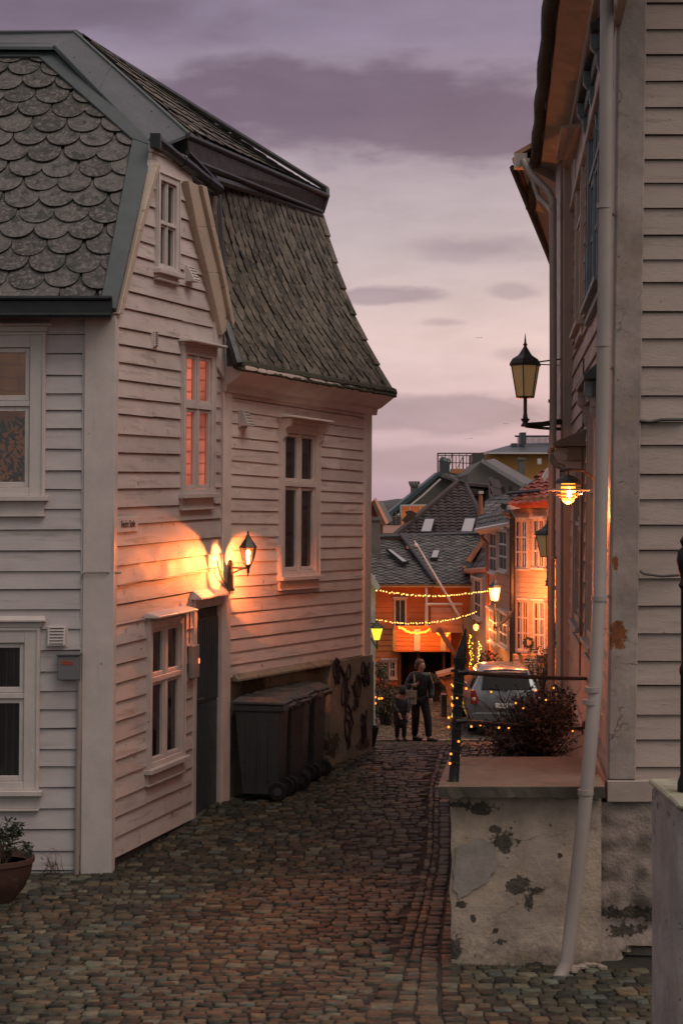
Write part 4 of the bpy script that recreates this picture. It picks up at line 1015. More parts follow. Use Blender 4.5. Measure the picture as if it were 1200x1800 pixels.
vd = MB(); vd.box(RF, .0, 2.2, zf0-.1, zf1-.02, -.9, -.38); vd.build('cellar_void', M_ROOM, B_)
# eaves: soffit, stepped boards, gutter
zE = CZ+4.17
def reave(s, z, o): return RR.pt(s, z, o)
so = MB(); gS0, gS1 = .6-2.0, RR.hit(985, 900)[0]+.0
q = RR.pt
prof = [(zE-.55, .0), (zE-.55, .05), (zE-.12, .06), (zE-.10, .10), (zE-.02, .12), (zE+.06, .40), (zE+.10, .42), (zE+.20, .42), (zE+.20, -.02)]
so.prism([q(gS0, a, b) for a, b in prof], RR.u*(gS1-gS0)); so.build('eaves_soffit', M_TRIM_R, B_, bevel=.006)
mo_ = MB(); mo_.box(RR, gS0, gS1-.02, zE-.10, zE-.04, .06, .16); mo_.box(RR, gS0, gS1-.03, zE-.62, zE-.55, .0, .075); mo_.build('eaves_moulding', M_WARMTRIM, B_, bevel=.01)
gt_ = MB(); pts = [q(gS0+(gS1-gS0)*i/30, zE+.10+.012*math.sin(i*.9)-.02*math.sin(i/30*math.pi), .475+.01*math.sin(i*1.7)-.05*math.sin(i/30*math.pi)**2*0) for i in range(31)]
gt_.tube(pts, [.062*random.uniform(.94, 1.06) for _ in pts], 10); gt_.tube([p+Vector((-.045, 0, .045)) for p in pts], .014, 5)
gt_.build('eaves_gutter', M_MOSS, B_, smooth=True)
rf = MB(); a0, a1 = q(gS0, zE+.18, .46), q(gS1, zE+.18, .46); rf.prism([a0, a1, a1+Vector((2.4, 0, 1.5)), a0+Vector((2.4, 0, 1.5))], Vector((0, 0, .06))); rf.build('roof', M_SLATE2, B_)
ebx = MB(); ebx.box(WORLD, px_x(1003, 20.8)+.3, px_x(1003, 20.8)+4, gz(0, 18)-.2, zE+.1, -22.5, -20.76); ebx.build('rear_wall', M_SIDING_R, B_)
# rainwater pipes: near one leaning out at the foot, far one at the pilaster
dpn = MB(); pth = [P(1067, -150, 12.15), P(1064, 300, 12.15), P(1059, 700, 12.15), P(1052, 1060, 12.15), P(1046, 1200, 11.98), P(1030, 1390, 11.93), P(1011, 1560, 11.93), P(996, 1688, 11.92), P(986, 1712, 11.90), P(970, 1742, 11.82)]
dpn.tube(pth, .049, 16)
for (a, b) in (((1061, 362), 0), ((1058.5, 605), 0), ((1052, 1052), 0), ((1041, 1212), 0), ((1037, 1234), 0), ((1028.5, 1392), 0)):
    c_ = P(a[0], a[1], 12.15 if a[1] < 1100 else (11.97 if a[1] < 1300 else 11.93)); dpn.tube([c_-Vector((0, 0, .018)), c_+Vector((0, 0, .018))], .056, 16)
dpn.build('downpipe', M_PIPE, B_, smooth=True)
bk_ = MB()
for (x, y, dd) in ((1061, 362, 12.15), (1058, 640, 12.15), (1052, 1052, 12.15), (1028, 1392, 11.93)): 
    p = P(x, y, dd); bk_.tube([p, p+Vector((.12, .36, .0))], .012, 6)
bk_.build('pipe_bracket', M_PIPE, B_)
dpf = MB(); dpf.tube([P(918, 282, 20.45), P(932, 305, 20.4), P(962, 335, 20.2), P(971, 350, 20.15), P(971.5, 700, 20.15), P(968, 1000, 20.15), P(968, 1195, 20.15), P(968, 1370, 20.15)], .044, 12)
dpf.tube([P(929, 292, 20.6), P(945, 345, 20.5), P(962, 362, 20.3), P(970, 372, 20.2)], .034, 10)
dpf.box(WORLD, px_x(904, 20.6), px_x(924, 20.6), P(0, 296, 20.6).z, P(0, 272, 20.6).z, -20.7, -20.5)
for y_ in (366, 705, 980, 1130): dpf.tube([P(970, y_-3, 20.15), P(970, y_+3, 20.15)], .05, 12)
dpf.build('downpipe', M_PIPE, B_, smooth=True)
M_CBL = mat('dark_cable', (.05, .045, .04), .6, bump=0)
cbf = MB(); cbf.tube([RF.pt(*RF.hit(x, y), .07) for x, y in ((1121, 1003), (1128, 1008), (1160, 1012), (1190, 1010))], .010, 5)
cbf.build('cable', M_CBL, B_); cbf = MB()
cbf.tube([RF.pt(*RF.hit(x, y), .05) for x, y in ((1121, 740), (1140, 742), (1160, 738), (1199, 738))], .012, 5)
cbf.build('cable', M_CBL, B_); cbf = MB()
cbf.tube([RR.pt(4.2, z, .05) for z in (CZ-1.6, CZ-.5, CZ+.5, CZ+1.5)], .009, 5)
cbf.build('cable', mat('dark_cable', (.05, .045, .04), .6, bump=0), B_)

# next house beyond it: only the eave and its wall in line
C_ = thing('wooden_house', 'house beyond the cream house, only its eave with roof tiles showing past the lamp', 'house', (3.5, 26, gz(3, 26)))
z2 = P(0, 285, 20.9).z; e1, e2 = Vector((px_x(906, 20.9), 20.9, z2)), Vector((4.6, 35, z2))
RW = wallframe((e1.x+.5, 20.9), (e2.x+.5, 35), flip=True)
m_ = MB(); siding(m_, RW, .1, 14, gz(3, 26)-1.5, z2-.1, .19); m_.build('lane_wall', M_SIDING_R, C_)
m_ = MB(); m_.prism([e1+Vector((.55, 0, -.28)), e1+Vector((.05, 0, -.02)), e1+Vector((.05, 0, .05)), e1+Vector((.55, 0, .05))], e2-e1); m_.build('soffit', M_TRIM_R, C_)
m_ = MB(); n = 60
for i in range(n):
    a, b = e1.lerp(e2, i/n), e1.lerp(e2, (i+.9)/n); m_.tube([a+Vector((-.0, 0, .03)), b+Vector((-.0, 0, .03))], .05, 6)
m_.prism([e1+Vector((-.02, 0, .06)), e1+Vector((2, 0, 1.2)), e1+Vector((2, 0, 1.26)), e1+Vector((-.02, 0, .12))], e2-e1)
m_.build('roof', mat('orange_roof_tile_edge', (.30, .16, .09), .7, var=.3, nscale=6, island=.3), C_)
m_ = MB(); m_.tube([e1+Vector((-.02, .2, -.03)), e1.lerp(e2, .5)+Vector((.0, 0, -.05)), e2+Vector((0, 0, -.03))], .04, 6); m_.build('gutter', M_MOSS, C_)

# ================================================================== STAIR LANDING, RAILING, BUSH
S_ = thing('stair_landing', 'cracked plastered stair landing block with a stone slab on top', 'landing', (1.3, 12.9, gz(1, 12.5)))
x0, x1 = px_x(792, 12.2), px_x(1056, 12.2); zl = P(0, 1394, 12.2).z
mb = MB(); NX2, NZ2 = 40, 44; grid = []
zg0 = gz(1, 12.2)-.06
for j in range(NZ2+1):
    z = zg0+(zl-.005-zg0)*j/NZ2
    for i in range(NX2+1):
        x = x0+(x1-x0)*i/NX2; y = 12.2+.012*mn.noise(Vector((x*3, 0, z*3)))+.006*mn.noise(Vector((x*9, 3, z*9)))
        if i == 0: x += .02*mn.noise(Vector((1, 1, z*5))); y += .012
        grid.append(Vector((x, y, z)))
mb.add(grid, [(j*(NX2+1)+i, j*(NX2+1)+i+1, (j+1)*(NX2+1)+i+1, (j+1)*(NX2+1)+i) for j in range(NZ2) for i in range(NX2)])
L0 = [grid[j*(NX2+1)] for j in range(NZ2+1)]; dirb = Vector((.093*1.2, 1.3, 0))
mb.add(L0+[p+dirb for p in L0], [(j, NZ2+1+j, NZ2+2+j, j+1) for j in range(NZ2)])
def lp(px, py): p = P(px, py, 12.2); return p.x, p.z
blobs = [lp(812, 1415)+(.10, .045), lp(845, 1420)+(.10, .05), lp(890, 1480)+(.095, .07), lp(868, 1458)+(.05, .03), lp(918, 1558)+(.11, .055), lp(945, 1565)+(.07, .04), lp(930, 1585)+(.03, .06),
         lp(812, 1590)+(.05, .03), lp(832, 1615)+(.03, .03), lp(870, 1638)+(.02, .02), lp(880, 1655)+(.045, .025), lp(797, 1665)+(.05, .09), lp(984, 1504)+(.02, .02), lp(850, 1505)+(.05, .05), lp(845, 1700)+(.09, .02), lp(940, 1700)+(.08, .03)]
LPL = plaster('cracked_cream_plaster', (.53, .425, .34), blobs, (.12, .10, .08), (.22, .19, .16), damp=zg0+.34, bump=.6, bscale=22)
mo = mb.build('plaster_block', LPL, S_, smooth=True, recalc=False)
# old grey repair patch (a thin skim coat standing proud of the wall)
pt = [lp(800, 1490), lp(845, 1470), lp(868, 1485), lp(874, 1520), lp(858, 1545), lp(828, 1568), lp(808, 1580), lp(796, 1560)]
m_ = MB(); pp = []
for i in range(len(pt)):
    a, b = pt[i], pt[(i+1) % len(pt)]
    for k in range(5):
        t = k/5; pp.append(Vector((a[0]+(b[0]-a[0])*t+.008*random.uniform(-1, 1), 12.185, a[1]+(b[1]-a[1])*t+.008*random.uniform(-1, 1))))
m_.prism(pp, Vector((0, .03, 0))); m_.build('repair_patch', mat('grey_repair_mortar', (.29, .255, .225), .9, var=.2, nscale=9, bump=.5), mo)
# slab
m_ = MB(); NS = 26; top, bot, back = [], [], []
zs0 = zl; zs1 = P(0, 1384, 12.1).z+.012
for i in range(NS+1):
    x = px_x(769, 12.05)+(px_x(1062, 12.05)-px_x(769, 12.05))*i/NS
    top.append(Vector((x, 12.05+.012*mn.noise(Vector((x*5, 0, 0))), zs1))); bot.append(Vector((x+.01, 12.07+.03*mn.noise(Vector((x*8, 4, 0))), zs0-.012+.012*mn.noise(Vector((x*12, 9, 0))))))
    back.append(Vector((x*1.0+.07+(.06 if i > 0 else .1), 13.5, zs1+.005)))
m_.add(top+bot+back, [(i, i+1, NS+2+i, NS+1+i) for i in range(NS)]+[(i+1, i, 2*NS+2+i, 2*NS+3+i) for i in range(NS)]+[(NS+1+i, NS+2+i, 2*NS+3+i, 2*NS+2+i) for i in range(NS)]+[(0, NS+1, 2*NS+2)])
m_.build('slab', mat('mossy_slate_slab', (.125, .108, .085), .7, var=.25, nscale=3.5, bump=.5, bscale=16, spots=(9, .55, .1), spotcol=(.09, .09, .05), streak=((2, 6, 2), .58, .1, (.17, .14, .11))), S_, recalc=True)

I_ = thing('iron_railing', 'black wrought iron railing with leaning post on the stair landing slab', 'railing', P(795, 1378, 12.3))
m_ = MB(); m_.tube([P(795, 1380, 12.3), P(795, 1376, 12.3), P(797, 1370, 12.3), P(800, 1330, 12.3), P(804, 1230, 12.3), P(808, 1160, 12.3), P(812, 1140, 12.3), P(814, 1128, 12.3), P(818, 1105, 12.3)],
           [.085, .055, .038, .034, .036, .04, .034, .022, .006], 12)
m_.tube([P(808, 1160, 12.3)-Vector((0, 0, .03)), P(808, 1160, 12.3)+Vector((0, 0, .02))], .05, 12)
m_.build('post', M_IRON, I_, smooth=True)
ra, rb = P(806, 1181, 12.3), RR.pt(*RR.hit(1032, 1192), .0)
for (pa, pb) in (((806, 1181), (1033, 1193)), ((803, 1267), (1031, 1281))):
    a = P(*pa, 12.3); b = RR.pt(*RR.hit(*pb), .0)
    m_ = MB(); m_.tube([a.lerp(b, t)+Vector((0, 0, -.012*math.sin(math.pi*t))) for t in [i/12 for i in range(13)]], .017, 8)
    m_.tube([a+Vector((-.02, -.03, 0)), a+Vector((.06, .01, 0))], .026, 8); m_.build('rail', M_IRON, I_, smooth=True)
m_ = MB(); m_.tube([P(792, 1180, 12.3), P(802, 1177, 12.3), P(812, 1185, 12.3), P(806, 1190, 12.3)], .011, 6); m_.build('rail_hook', M_IRON, I_)
for z_ in (1281,):
    m_ = MB(); p = RR.pt(*RR.hit(1033, z_), .04); m_.ball(p, .05, 10, sx=.5, sy=1.2, sz=1.6); m_.build('wall_plate', M_IRON, I_)

M_FAIRY = emis('fairy_orange', (1, .24, .03), 2.6); M_FAIRYW = emis('fairy_warm_white', (1, .46, .09), 4.0)
M_WIRE = mat('fairy_wire', (.015, .018, .012), .7, bump=0)
def fairy(name, label, cat_, path, n, r, matl, group, wire_r=.004, drop=.02, jit=.0, cut=True):
    t = thing(name, label, cat_, Vector(path[0]), group)
    path = [Vector(p) for p in path]; w = MB(); w.tube(path, wire_r, 4); w.build('wire', M_WIRE, t)
    seg = [0]; 
    for a, b in zip(path[:-1], path[1:]): seg.append(seg[-1]+(b-a).length)
    proto = None
    for i in range(n):
        d_ = seg[-1]*(i+.5+random.uniform(-.3, .3))/n; k = max(j for j in range(len(seg)) if seg[j] <= d_+1e-9); k = min(k, len(path)-2)
        p = path[k].lerp(path[k+1], (d_-seg[k])/max(1e-6, seg[k+1]-seg[k]))+Vector((random.uniform(-jit, jit), random.uniform(-jit, jit), -drop+random.uniform(-jit, jit)))
        if proto is None:
            m_ = MB(); m_.ball((0, 0, 0), r, 6); proto = m_.build('bulb', matl, None); proto.parent = t; proto.location = p-Vector(path[0])
        else:
            b = proto.copy(); COL.objects.link(b); b.parent = t; b.location = p-Vector(path[0])
    return t
random.seed(5)
pst = []
for i in range(40):
    t = i/39; p = P(806, 1185, 12.3).lerp(P(797, 1345, 12.3), t); pst.append(p+Vector((.05*math.cos(i*1.3), .05*math.sin(i*1.3), 0)))
fairy('string_lights', 'small amber lights wound around the black railing post', 'string lights', pst, 13, .009, M_FAIRY, 'fairy lights on the landing railing', jit=.012)
pst = []
for i in range(40):
    t = i/39; p = P(806, 1268, 12.3).lerp(RR.pt(*RR.hit(1028, 1280), .1), t); pst.append(p+Vector((0, .03*math.cos(i*1.1), .03*math.sin(i*1.1))))
fairy('string_lights', 'small amber lights along the lower rail in front of the bush', 'string lights', pst, 10, .009, M_FAIRY, 'fairy lights on the landing railing', jit=.02)
pst = [P(860+i*5, 1220-18*math.sin(i*.9), 13.9+.1*i/5) for i in range(26)]
fairy('string_lights', 'small amber lights scattered through the top of the leafless bush', 'string lights', pst, 6, .008, M_FAIRY, 'fairy lights on the landing railing', jit=.05)

def bush(par, centers, n_twig, n_leaf, base, lsize, leafm, barkm, twig_r=.006, leaf_name='foliage', bias=.35):
    """twigs fan out from the base and carry small leaf faces; centres: (Vector, rx, ry, rz)"""
    tw, lf = MB(), MB()
    for i in range(n_twig):
        c, rx, ry, rz = random.choice(centers)
        e = Vector((c.x+rx*random.gauss(0, .45), c.y+ry*random.gauss(0, .45), c.z+rz*random.uniform(-.5, 1.0)))
        b = base+Vector((random.uniform(-.12, .12), random.uniform(-.1, .1), 0))
        m1 = b.lerp(e, .35)+Vector((0, 0, (e-b).length*.14)); m2 = b.lerp(e, .7)+Vector((random.uniform(-.05, .05), random.uniform(-.05, .05), (e-b).length*.10))
        tw.tube([b, m1, m2, e], [twig_r, twig_r*.8, twig_r*.55, twig_r*.25], 4)
        for k in range(2):
            s_ = m1.lerp(e, random.random()); e2 = s_+Vector((random.uniform(-1, 1)*rx*.35, random.uniform(-1, 1)*ry*.35, random.uniform(-.2, .6)*rz*.4)); tw.tube([s_, e2], [twig_r*.45, twig_r*.2], 3)
    for i in range(n_leaf):
        c, rx, ry, rz = centers[int(random.random()*len(centers))]
        v = Vector((random.gauss(0, 1), random.gauss(0, 1), random.gauss(0, 1))).normalized()*(random.random()**bias)
        p = Vector((c.x+v.x*rx, c.y+v.y*ry, c.z+v.z*rz))
        if mn.noise(p*(2.6/max(.25, rx))) < (.03 if rx > .2 and n_leaf > 3000 else -.08): continue
        s = lsize*random.uniform(.5, 1.4); a = Vector((random.gauss(0, 1), random.gauss(0, 1), random.gauss(0, .8))).normalized(); b2 = a.orthogonal().normalized(); b2 = (Matrix.Rotation(random.uniform(0, 6.28), 3, a) @ b2)
        n_ = a.cross(b2)*.15*s
        lf.add([p-a*s, p+b2*s*.4+n_, p+a*s, p-b2*s*.4+n_], [(0, 1, 2, 3)])
    tw.build('stem', barkm, par); lf.build(leaf_name, leafm, par, recalc=False)
W_ = thing('bare_bush', 'tangled reddish brown bush growing behind the landing railing', 'bush', Vector((px_x(940, 14.6), 14.6, gz(1.6, 14.6))))
cs = [(P(920, 1290, 14.1), .38, .3, .36), (P(950, 1262, 14.6), .32, .4, .26), (P(905, 1285, 14.4), .26, .4, .30), (P(960, 1285, 14.8), .30, .4, .32), (P(880, 1320, 14.2), .22, .3, .25), (P(940, 1240, 14.8), .22, .35, .16), (P(985, 1245, 15.3), .14, .4, .22), (P(930, 1330, 14.3), .40, .3, .25)]
bush(W_, cs, 420, 9000, Vector((px_x(940, 14.7), 14.7, CZ-2.35)), .020, M_LEAFRED, M_BARK, twig_r=.007, bias=.45)
m_ = MB(); m_.box(WORLD, px_x(860, 13.7), px_x(1015, 14.9), gz(1, 14)-.1, CZ-2.3, -15.6, -13.75); m_.build('planting_bed', M_BARK, W_)

# ================================================================== LAMPS
M_BULB = emis('lit_bulb', (1, .55, .16), 60.0)
M_LAMPGLOW = glass('amber_lamp_glass', (1, .82, .5), .5, .12, .92)
def plight(name, loc, w, col=(1, .23, .06), rad=.03, parent=None):
    l = bpy.data.lights.new(name, 'POINT'); l.energy = w; l.color = col; l.shadow_soft_size = rad
    o = bpy.data.objects.new(name, l); COL.objects.link(o)
    if parent is not None: o.parent = parent; o.location = Vector(loc)-world_m(parent).translation
    else: o.location = loc
    return o
# lit lantern on the corner between the gable wall and the long side
lc = P(436, 985, 17.62)
T = thing('wall_lantern', 'lit black six-sided wall lantern on a curved bracket, glowing orange beside the door', 'lantern', lc)
k = lc.y/FPX
def lz(y): return (985-y)*k
m_ = MB(); prof = [(.094, lz(961)), (.080, lz(958)), (.060, lz(953)), (.035, lz(947)), (.018, lz(941)), (.010, lz(938)), (.012, lz(937)), (.006, lz(934)), (.002, lz(932))]
m_.lathe(lc, [(r, z) for r, z in prof], 6, rot=.3); m_.lathe(lc, [(.096, lz(962.5)), (.096, lz(961))], 6, rot=.3); m_.build('lantern_roof', M_LAMPMETAL, T)
m_ = MB(); bodyp = [(.088, lz(962)), (.080, lz(970)), (.066, lz(981)), (.045, lz(991)), (.018, lz(997))]
for j in range(6):
    a = 2*math.pi*j/6+.3; m_.tube([lc+Vector((r*math.cos(a), r*math.sin(a), z)) for r, z in bodyp], .0045, 4)
m_.lathe(lc, [(.03, lz(992)), (.022, lz(999)), (.012, lz(1001)), (.016, lz(1003)), (.012, lz(1007)), (.006, lz(1009)), (.009, lz(1011)), (.002, lz(1014))], 10)
m_.build('lantern_frame', M_LAMPMETAL, T)
m_ = MB(); 
for r0, r1 in zip(bodyp[:-1], bodyp[1:]):
    for j in range(6):
        a, b = 2*math.pi*j/6+.3, 2*math.pi*(j+1)/6+.3
        m_.quad(*[lc+Vector((.97*r*math.cos(t), .97*r*math.sin(t), z)) for (r, z), t in ((r0, a), (r0, b), (r1, b), (r1, a))])
m_.build('lantern_glass', M_PANE_LAMP, T, recalc=False)
m_ = MB(); m_.ball(lc+Vector((.0, 0, lz(972))), .024, 10, sz=1.2); m_.build('bulb', M_BULB, T, smooth=True)
plight('lantern_light', lc+Vector((0, 0, lz(980))), 205, rad=.045, parent=T)
pw = BB.pt(.07, 0, .05)
zt1, zt2 = P(0, 990, 17.85).z, P(0, 1036, 17.85).z
m_ = MB(); fx = P(405, 1000, 17.84)
m_.box(local((fx.x, fx.y, 0), .2), -.03, .03, zt2, zt1, -.03, .012); m_.tube([P(405, 998, 17.83), P(436, 999, 17.62)], .011, 8)
m_.tube([P(406, 1010, 17.83), P(412, 1006, 17.78), P(422, 1001, 17.7), P(432, 999, 17.64)], .008, 6)
m_.ball(Vector((fx.x, fx.y-.02, zt1)), .03, 8, sz=1.3)
m_.tube([P(404, 1036, 17.85), P(398, 1040, 17.83), P(412, 1036, 17.8)], .012, 6); m_.build('bracket', M_LAMPMETAL, T)

# big street lantern on a bracket at the right-hand house
def street_lantern(label, px, dist, y_base, y_shoulder, y_tip, wpx, lit, wall_pt, rod=True, arm_y=None, energy=0):
    c = P(px, y_base, dist); t = thing('street_lantern', label, 'street lamp', c, 'bracket lanterns along the lane'); kk = dist/FPX
    H = (y_base-y_shoulder)*kk; Rt = wpx*.5*kk*1.0; Rb = Rt*.62; H2 = (y_shoulder-y_tip)*kk
    m_ = MB(); r4 = math.pi/8
    m_.lathe(c, [(Rt*1.12, H-.01), (Rt*1.12, H+.02), (Rt*.92, H+.08*H2/.4), (Rt*.55, H+H2*.30), (Rt*.50, H+H2*.32), (Rt*.42, H+H2*.36), (Rt*.16, H+H2*.55), (Rt*.10, H+H2*.60), (Rt*.17, H+H2*.65), (Rt*.08, H+H2*.70), (Rt*.05, H+H2*.85), (.002, H+H2)], 6, rot=.26)
    m_.build('lantern_roof', M_LAMPMETAL, t, smooth=False)
    m_ = MB(); g_ = MB()
    for j in range(6):
        a, b = 2*math.pi*j/6+.26, 2*math.pi*(j+1)/6+.26
        pa, pb = Vector((math.cos(a), math.sin(a), 0)), Vector((math.cos(b), math.sin(b), 0))
        m_.tube([c+pa*Rb, c+pa*Rt+Vector((0, 0, H))], .009, 4); m_.tube([c+pa*Rb, c+pb*Rb], .010, 4); m_.tube([c+pa*Rt+Vector((0, 0, H)), c+pb*Rt+Vector((0, 0, H))], .010, 4)
        g_.quad(c+pa*Rb*.97, c+pb*Rb*.97, c+pb*Rt*.97+Vector((0, 0, H)), c+pa*Rt*.97+Vector((0, 0, H)))
    dn = kk*52
    m_.lathe(c, [(Rb*1.0, -.012), (Rb*1.0, .004)], 6, rot=.26)
    m_.tube([c, c-Vector((0, 0, dn*.75))], .022, 10); m_.lathe(c-Vector((0, 0, dn)), [(.05, 0), (.05, .02), (.03, .05), (.055, .09), (.03, .10), (.022, .16)], 12)
    m_.build('lantern_frame', M_LAMPMETAL, t)
    if lit: gm = mat('lit_opal_glass', (.8, .55, .25), .4, var=.05, bump=0, emit=(1, .34, .04), estr=2.4)
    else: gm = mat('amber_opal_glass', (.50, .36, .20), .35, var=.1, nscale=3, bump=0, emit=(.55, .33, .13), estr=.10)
    g_.build('lantern_glass', gm, t, recalc=False)
    m_ = MB(); base = c-Vector((0, 0, dn)); w = Vector(wall_pt)
    mid = base.lerp(w, .5); m_.tube([base+Vector((0, 0, .02)), mid+Vector((0, 0, .0)), w+Vector((0, 0, .0))], [.026, .03, .036], 8)
    m_.tube([base+Vector((0, 0, -.0)), base.lerp(w, .35)+Vector((0, 0, -.035)), w+Vector((0, 0, -.09))], [.012, .016, .02], 6)
    if rod:
        z_ = Vector((0, 0, H+.02)); m_.tube([c+z_+(w-base).normalized()*Rt*.9, w+z_+Vector((0, 0, dn))], .009, 6); m_.tube([c+z_+(w-base).normalized()*Rt*.9+Vector((0, .03, -.02)), w+z_+Vector((0, .25, dn-.05))], .007, 6)
    m_.build('bracket', M_LAMPMETAL, t)
    if energy: plight('lantern_light', c+Vector((0, -Rt*1.5, H*.5)), energy, rad=.1, parent=t)
    return t
wq = RR.pt(*RR.hit(1000, 742)); 
street_lantern('unlit amber-glass street lantern with spiked cap against the sky, right of the gap', 922.5, 20.0, 698, 642, 586, 52, False, Vector((px_x(984, 20.25), 20.25, P(0, 741, 20.25).z)))
street_lantern('unlit lantern mostly hidden behind the far rainwater pipe', 962, 31, 978, 940, 905, 44, False, P(995, 1035, 31), rod=False)

# round pendant lamp with brim plates by the near downpipe
pc = P(998, 862, 13.6); kk = 13.6/FPX
T = thing('wall_lamp', 'lit round copper-brimmed wall lamp on a curved arm beside the near rainwater pipe', 'lamp', pc)
M_COPPER = mat('warm_lamp_brim', (.62, .45, .3), .4, metal=.2, var=.05, bump=0)
m_ = MB(); m_.lathe(pc, [(.105, .055), (.09, .085), (.055, .11), (.02, .12)], 20); m_.build('lamp_cap', M_LAMPMETAL, T, smooth=True)
for (r, z) in ((.10, .035), (.175, 0.0), (.112, -.032), (.075, -.055)):
    m_ = MB(); m_.lathe(pc, [(r, z), (r*.98, z+.005), (r*.55, z+.014), (r*.55, z+.006), (r*.98, z-.004), (r, z)], 28); m_.build('lamp_brim', M_COPPER, T, smooth=True, recalc=False)
m_ = MB(); m_.lathe(pc, [(.055, .055), (.060, .0), (.058, -.05), (.046, -.085), (.02, -.105), (.002, -.11)], 20); m_.build('lamp_shade', mat('glowing_lamp_globe', (.9, .6, .3), .3, var=0, bump=0, emit=(1, .33, .035), estr=2.2), T, smooth=True)
m_ = MB(); m_.ball(pc+Vector((0, -.062, -.02)), .016, 8, sz=2.6); m_.build('bulb', emis('hot_filament', (1, .75, .35), 40), T, smooth=True)
m_ = MB(); we = RR.pt(*RR.hit(1050, 866), .0); m_.tube([pc+Vector((0, 0, .12)), pc+Vector((0, 0, .16)), P(985, 828, 13.6), P(998, 825, 13.62), P(1022, 827, 13.68), P(1036, 836, 13.75), P(1050, 852, 13.8), we], .011, 8); m_.build('lamp_arm', M_LAMPMETAL, T, smooth=True)
plight('lamp_light', pc+Vector((-.0, 0, -.17)), 26, rad=.05, parent=T)
plight('lamp_light', pc+Vector((.13, -.02, -.018)), 8, rad=.02, parent=T)

# ================================================================== WHEELIE BINS
def make_bin(loc, rz, label, group):
    t = thing('wheelie_bin', label, 'bin', loc, group, rz)
    w, d, h = .192, .25, 1.0      # half width (along the wall), half depth (towards the lane)
    m_ = MB()
    def ring(z, a, b, sh=0): return [Vector((-b+sh, -a, z)), Vector((b+sh, -a, z)), Vector((b+sh, a, z)), Vector((-b+sh, a, z))]
    r0, r1, r2, r3, r4 = ring(.06, w*.78, d*.78, .02), ring(.72, w*.93, d*.93), ring(.93, w*.96, d*.97), ring(.94, w*1.04, d*1.06), ring(h, w*1.04, d*1.06)
    vs = r0+r1+r2+r3+r4; fs = [(i*4+j, i*4+(j+1) % 4, (i+1)*4+(j+1) % 4, (i+1)*4+j) for i in range(4) for j in range(4)]+[(3, 2, 1, 0), (16, 17, 18, 19)]
    m_.add([v+Vector(t.location) for v in vs], fs)
    o = t.location.copy(); L_ = Vector(o)
    def B(x0, x1, y0, y1, z0, z1): m_.box(Frame(L_, (1, 0, 0), (0, -1, 0)), x0, x1, z0, z1, -y1, -y0)
    for x in (-.12, 0, .12): B(x-.012, x+.012, -w*.97, -w*.90, .2, .85)       # ribs
    t.rotation_euler = (0, 0, 0); t.rotation_euler[2] = 0
    body = m_.build('body', M_BIN, t, bevel=.018)
    m_ = MB()
    m_.add([L_+v for v in ring(h+.005, w*1.10, d*1.14)+ring(h+.035, w*1.10, d*1.14)+ring(h+.085, w*.8, d*.75, -.02)], [(i*4+j, i*4+(j+1) % 4, (i+1)*4+(j+1) % 4, (i+1)*4+j) for i in range(2) for j in range(4)]+[(3, 2, 1, 0), (8, 9, 10, 11)])
    m_.build('lid', mat('bin_lid_plastic', (.075, .088, .084), .3, var=.15, nscale=5, bump=.05), t, bevel=.012)
    m_ = MB(); m_.tube([L_+Vector((d+.07, -w*.8, h-.01)), L_+Vector((d+.07, w*.8, h-.01))], .018, 8)
    for y in (-w*.8, 0, w*.8): m_.box(Frame(L_, (1, 0, 0), (0, -1, 0)), d, d+.075, h-.05, h+.01, -y-.02, -y+.02)
    m_.build('handle', mat('worn_grey_plastic', (.10, .10, .10), .35, bump=.02), t)
    for y in (-w*.86, w*.86):
        m_ = MB(); m_.tube([L_+Vector((d*.86, y-.025, .10)), L_+Vector((d*.86, y+.025, .10))], .10, 18); wh = m_.build('wheel', M_RUBBER, t, smooth=True, bevel=.01)
        m_ = MB(); m_.tube([L_+Vector((d*.86, y-.03, .10)), L_+Vector((d*.86, y+.03, .10))], .045, 12); m_.build('hub', M_BIN, wh)
    t.rotation_euler = (0, 0, rz); return t
random.seed(2)
bins = None
bl = ['dark wheelie bin nearest the camera, at the front of the row by the stone base', 'second wheelie bin of the row, directly behind the nearest one', 'third wheelie bin, between the second and the rearmost', 'rearmost wheelie bin, next to the scribbled plaster']
for i in range(4):
    y = 18.10+i*.485; x = -.84+.118*i+[0, .03, -.02, .02][i]
    loc = Vector((x, y, gz(x, y)))
    rz = -R(14)+R([2, -7, 3, -5][i])
    if i == 0: bins = make_bin(loc, rz, bl[0], 'wheelie bins in a row against the stone base')
    else:
        b = copy_tree(bins); b.location = loc; b.rotation_euler = (0, 0, rz); b['label'] = bl[i]

# ================================================================== POT, FOREGROUND POST, RIGHT EDGE IRON
random.seed(9)
pl_ = P(-6, 1588, 14.1)
T = thing('potted_shrub', 'small dark shrub in a terracotta bowl at the foot of the pale front wall', 'potted plant', Vector((pl_.x, pl_.y, gz(0, 14.1))))
c_ = Vector((pl_.x, 14.1, gz(0, 14.1))); m_ = MB()
m_.lathe(c_, [(.13, 0), (.14, .02), (.23, .12), (.285, .24), (.30, .33), (.315, .335), (.315, .375), (.295, .375), (.27, .32)], 28); m_.build('pot', M_TERRA, T, smooth=True)
m_ = MB(); m_.lathe(c_, [(.01, .325), (.272, .325)], 16); m_.build('soil', M_GROUND, T)
bush(T, [(c_+Vector((0, 0, .52)), .22, .2, .14), (c_+Vector((.12, 0, .60)), .12, .12, .10), (c_+Vector((.20, -.05, .45)), .12, .1, .07), (c_+Vector((-.1, 0, .58)), .15, .15, .14)], 40, 850, c_+Vector((0, 0, .34)), .026, M_LEAF, M_BARK, twig_r=.006)
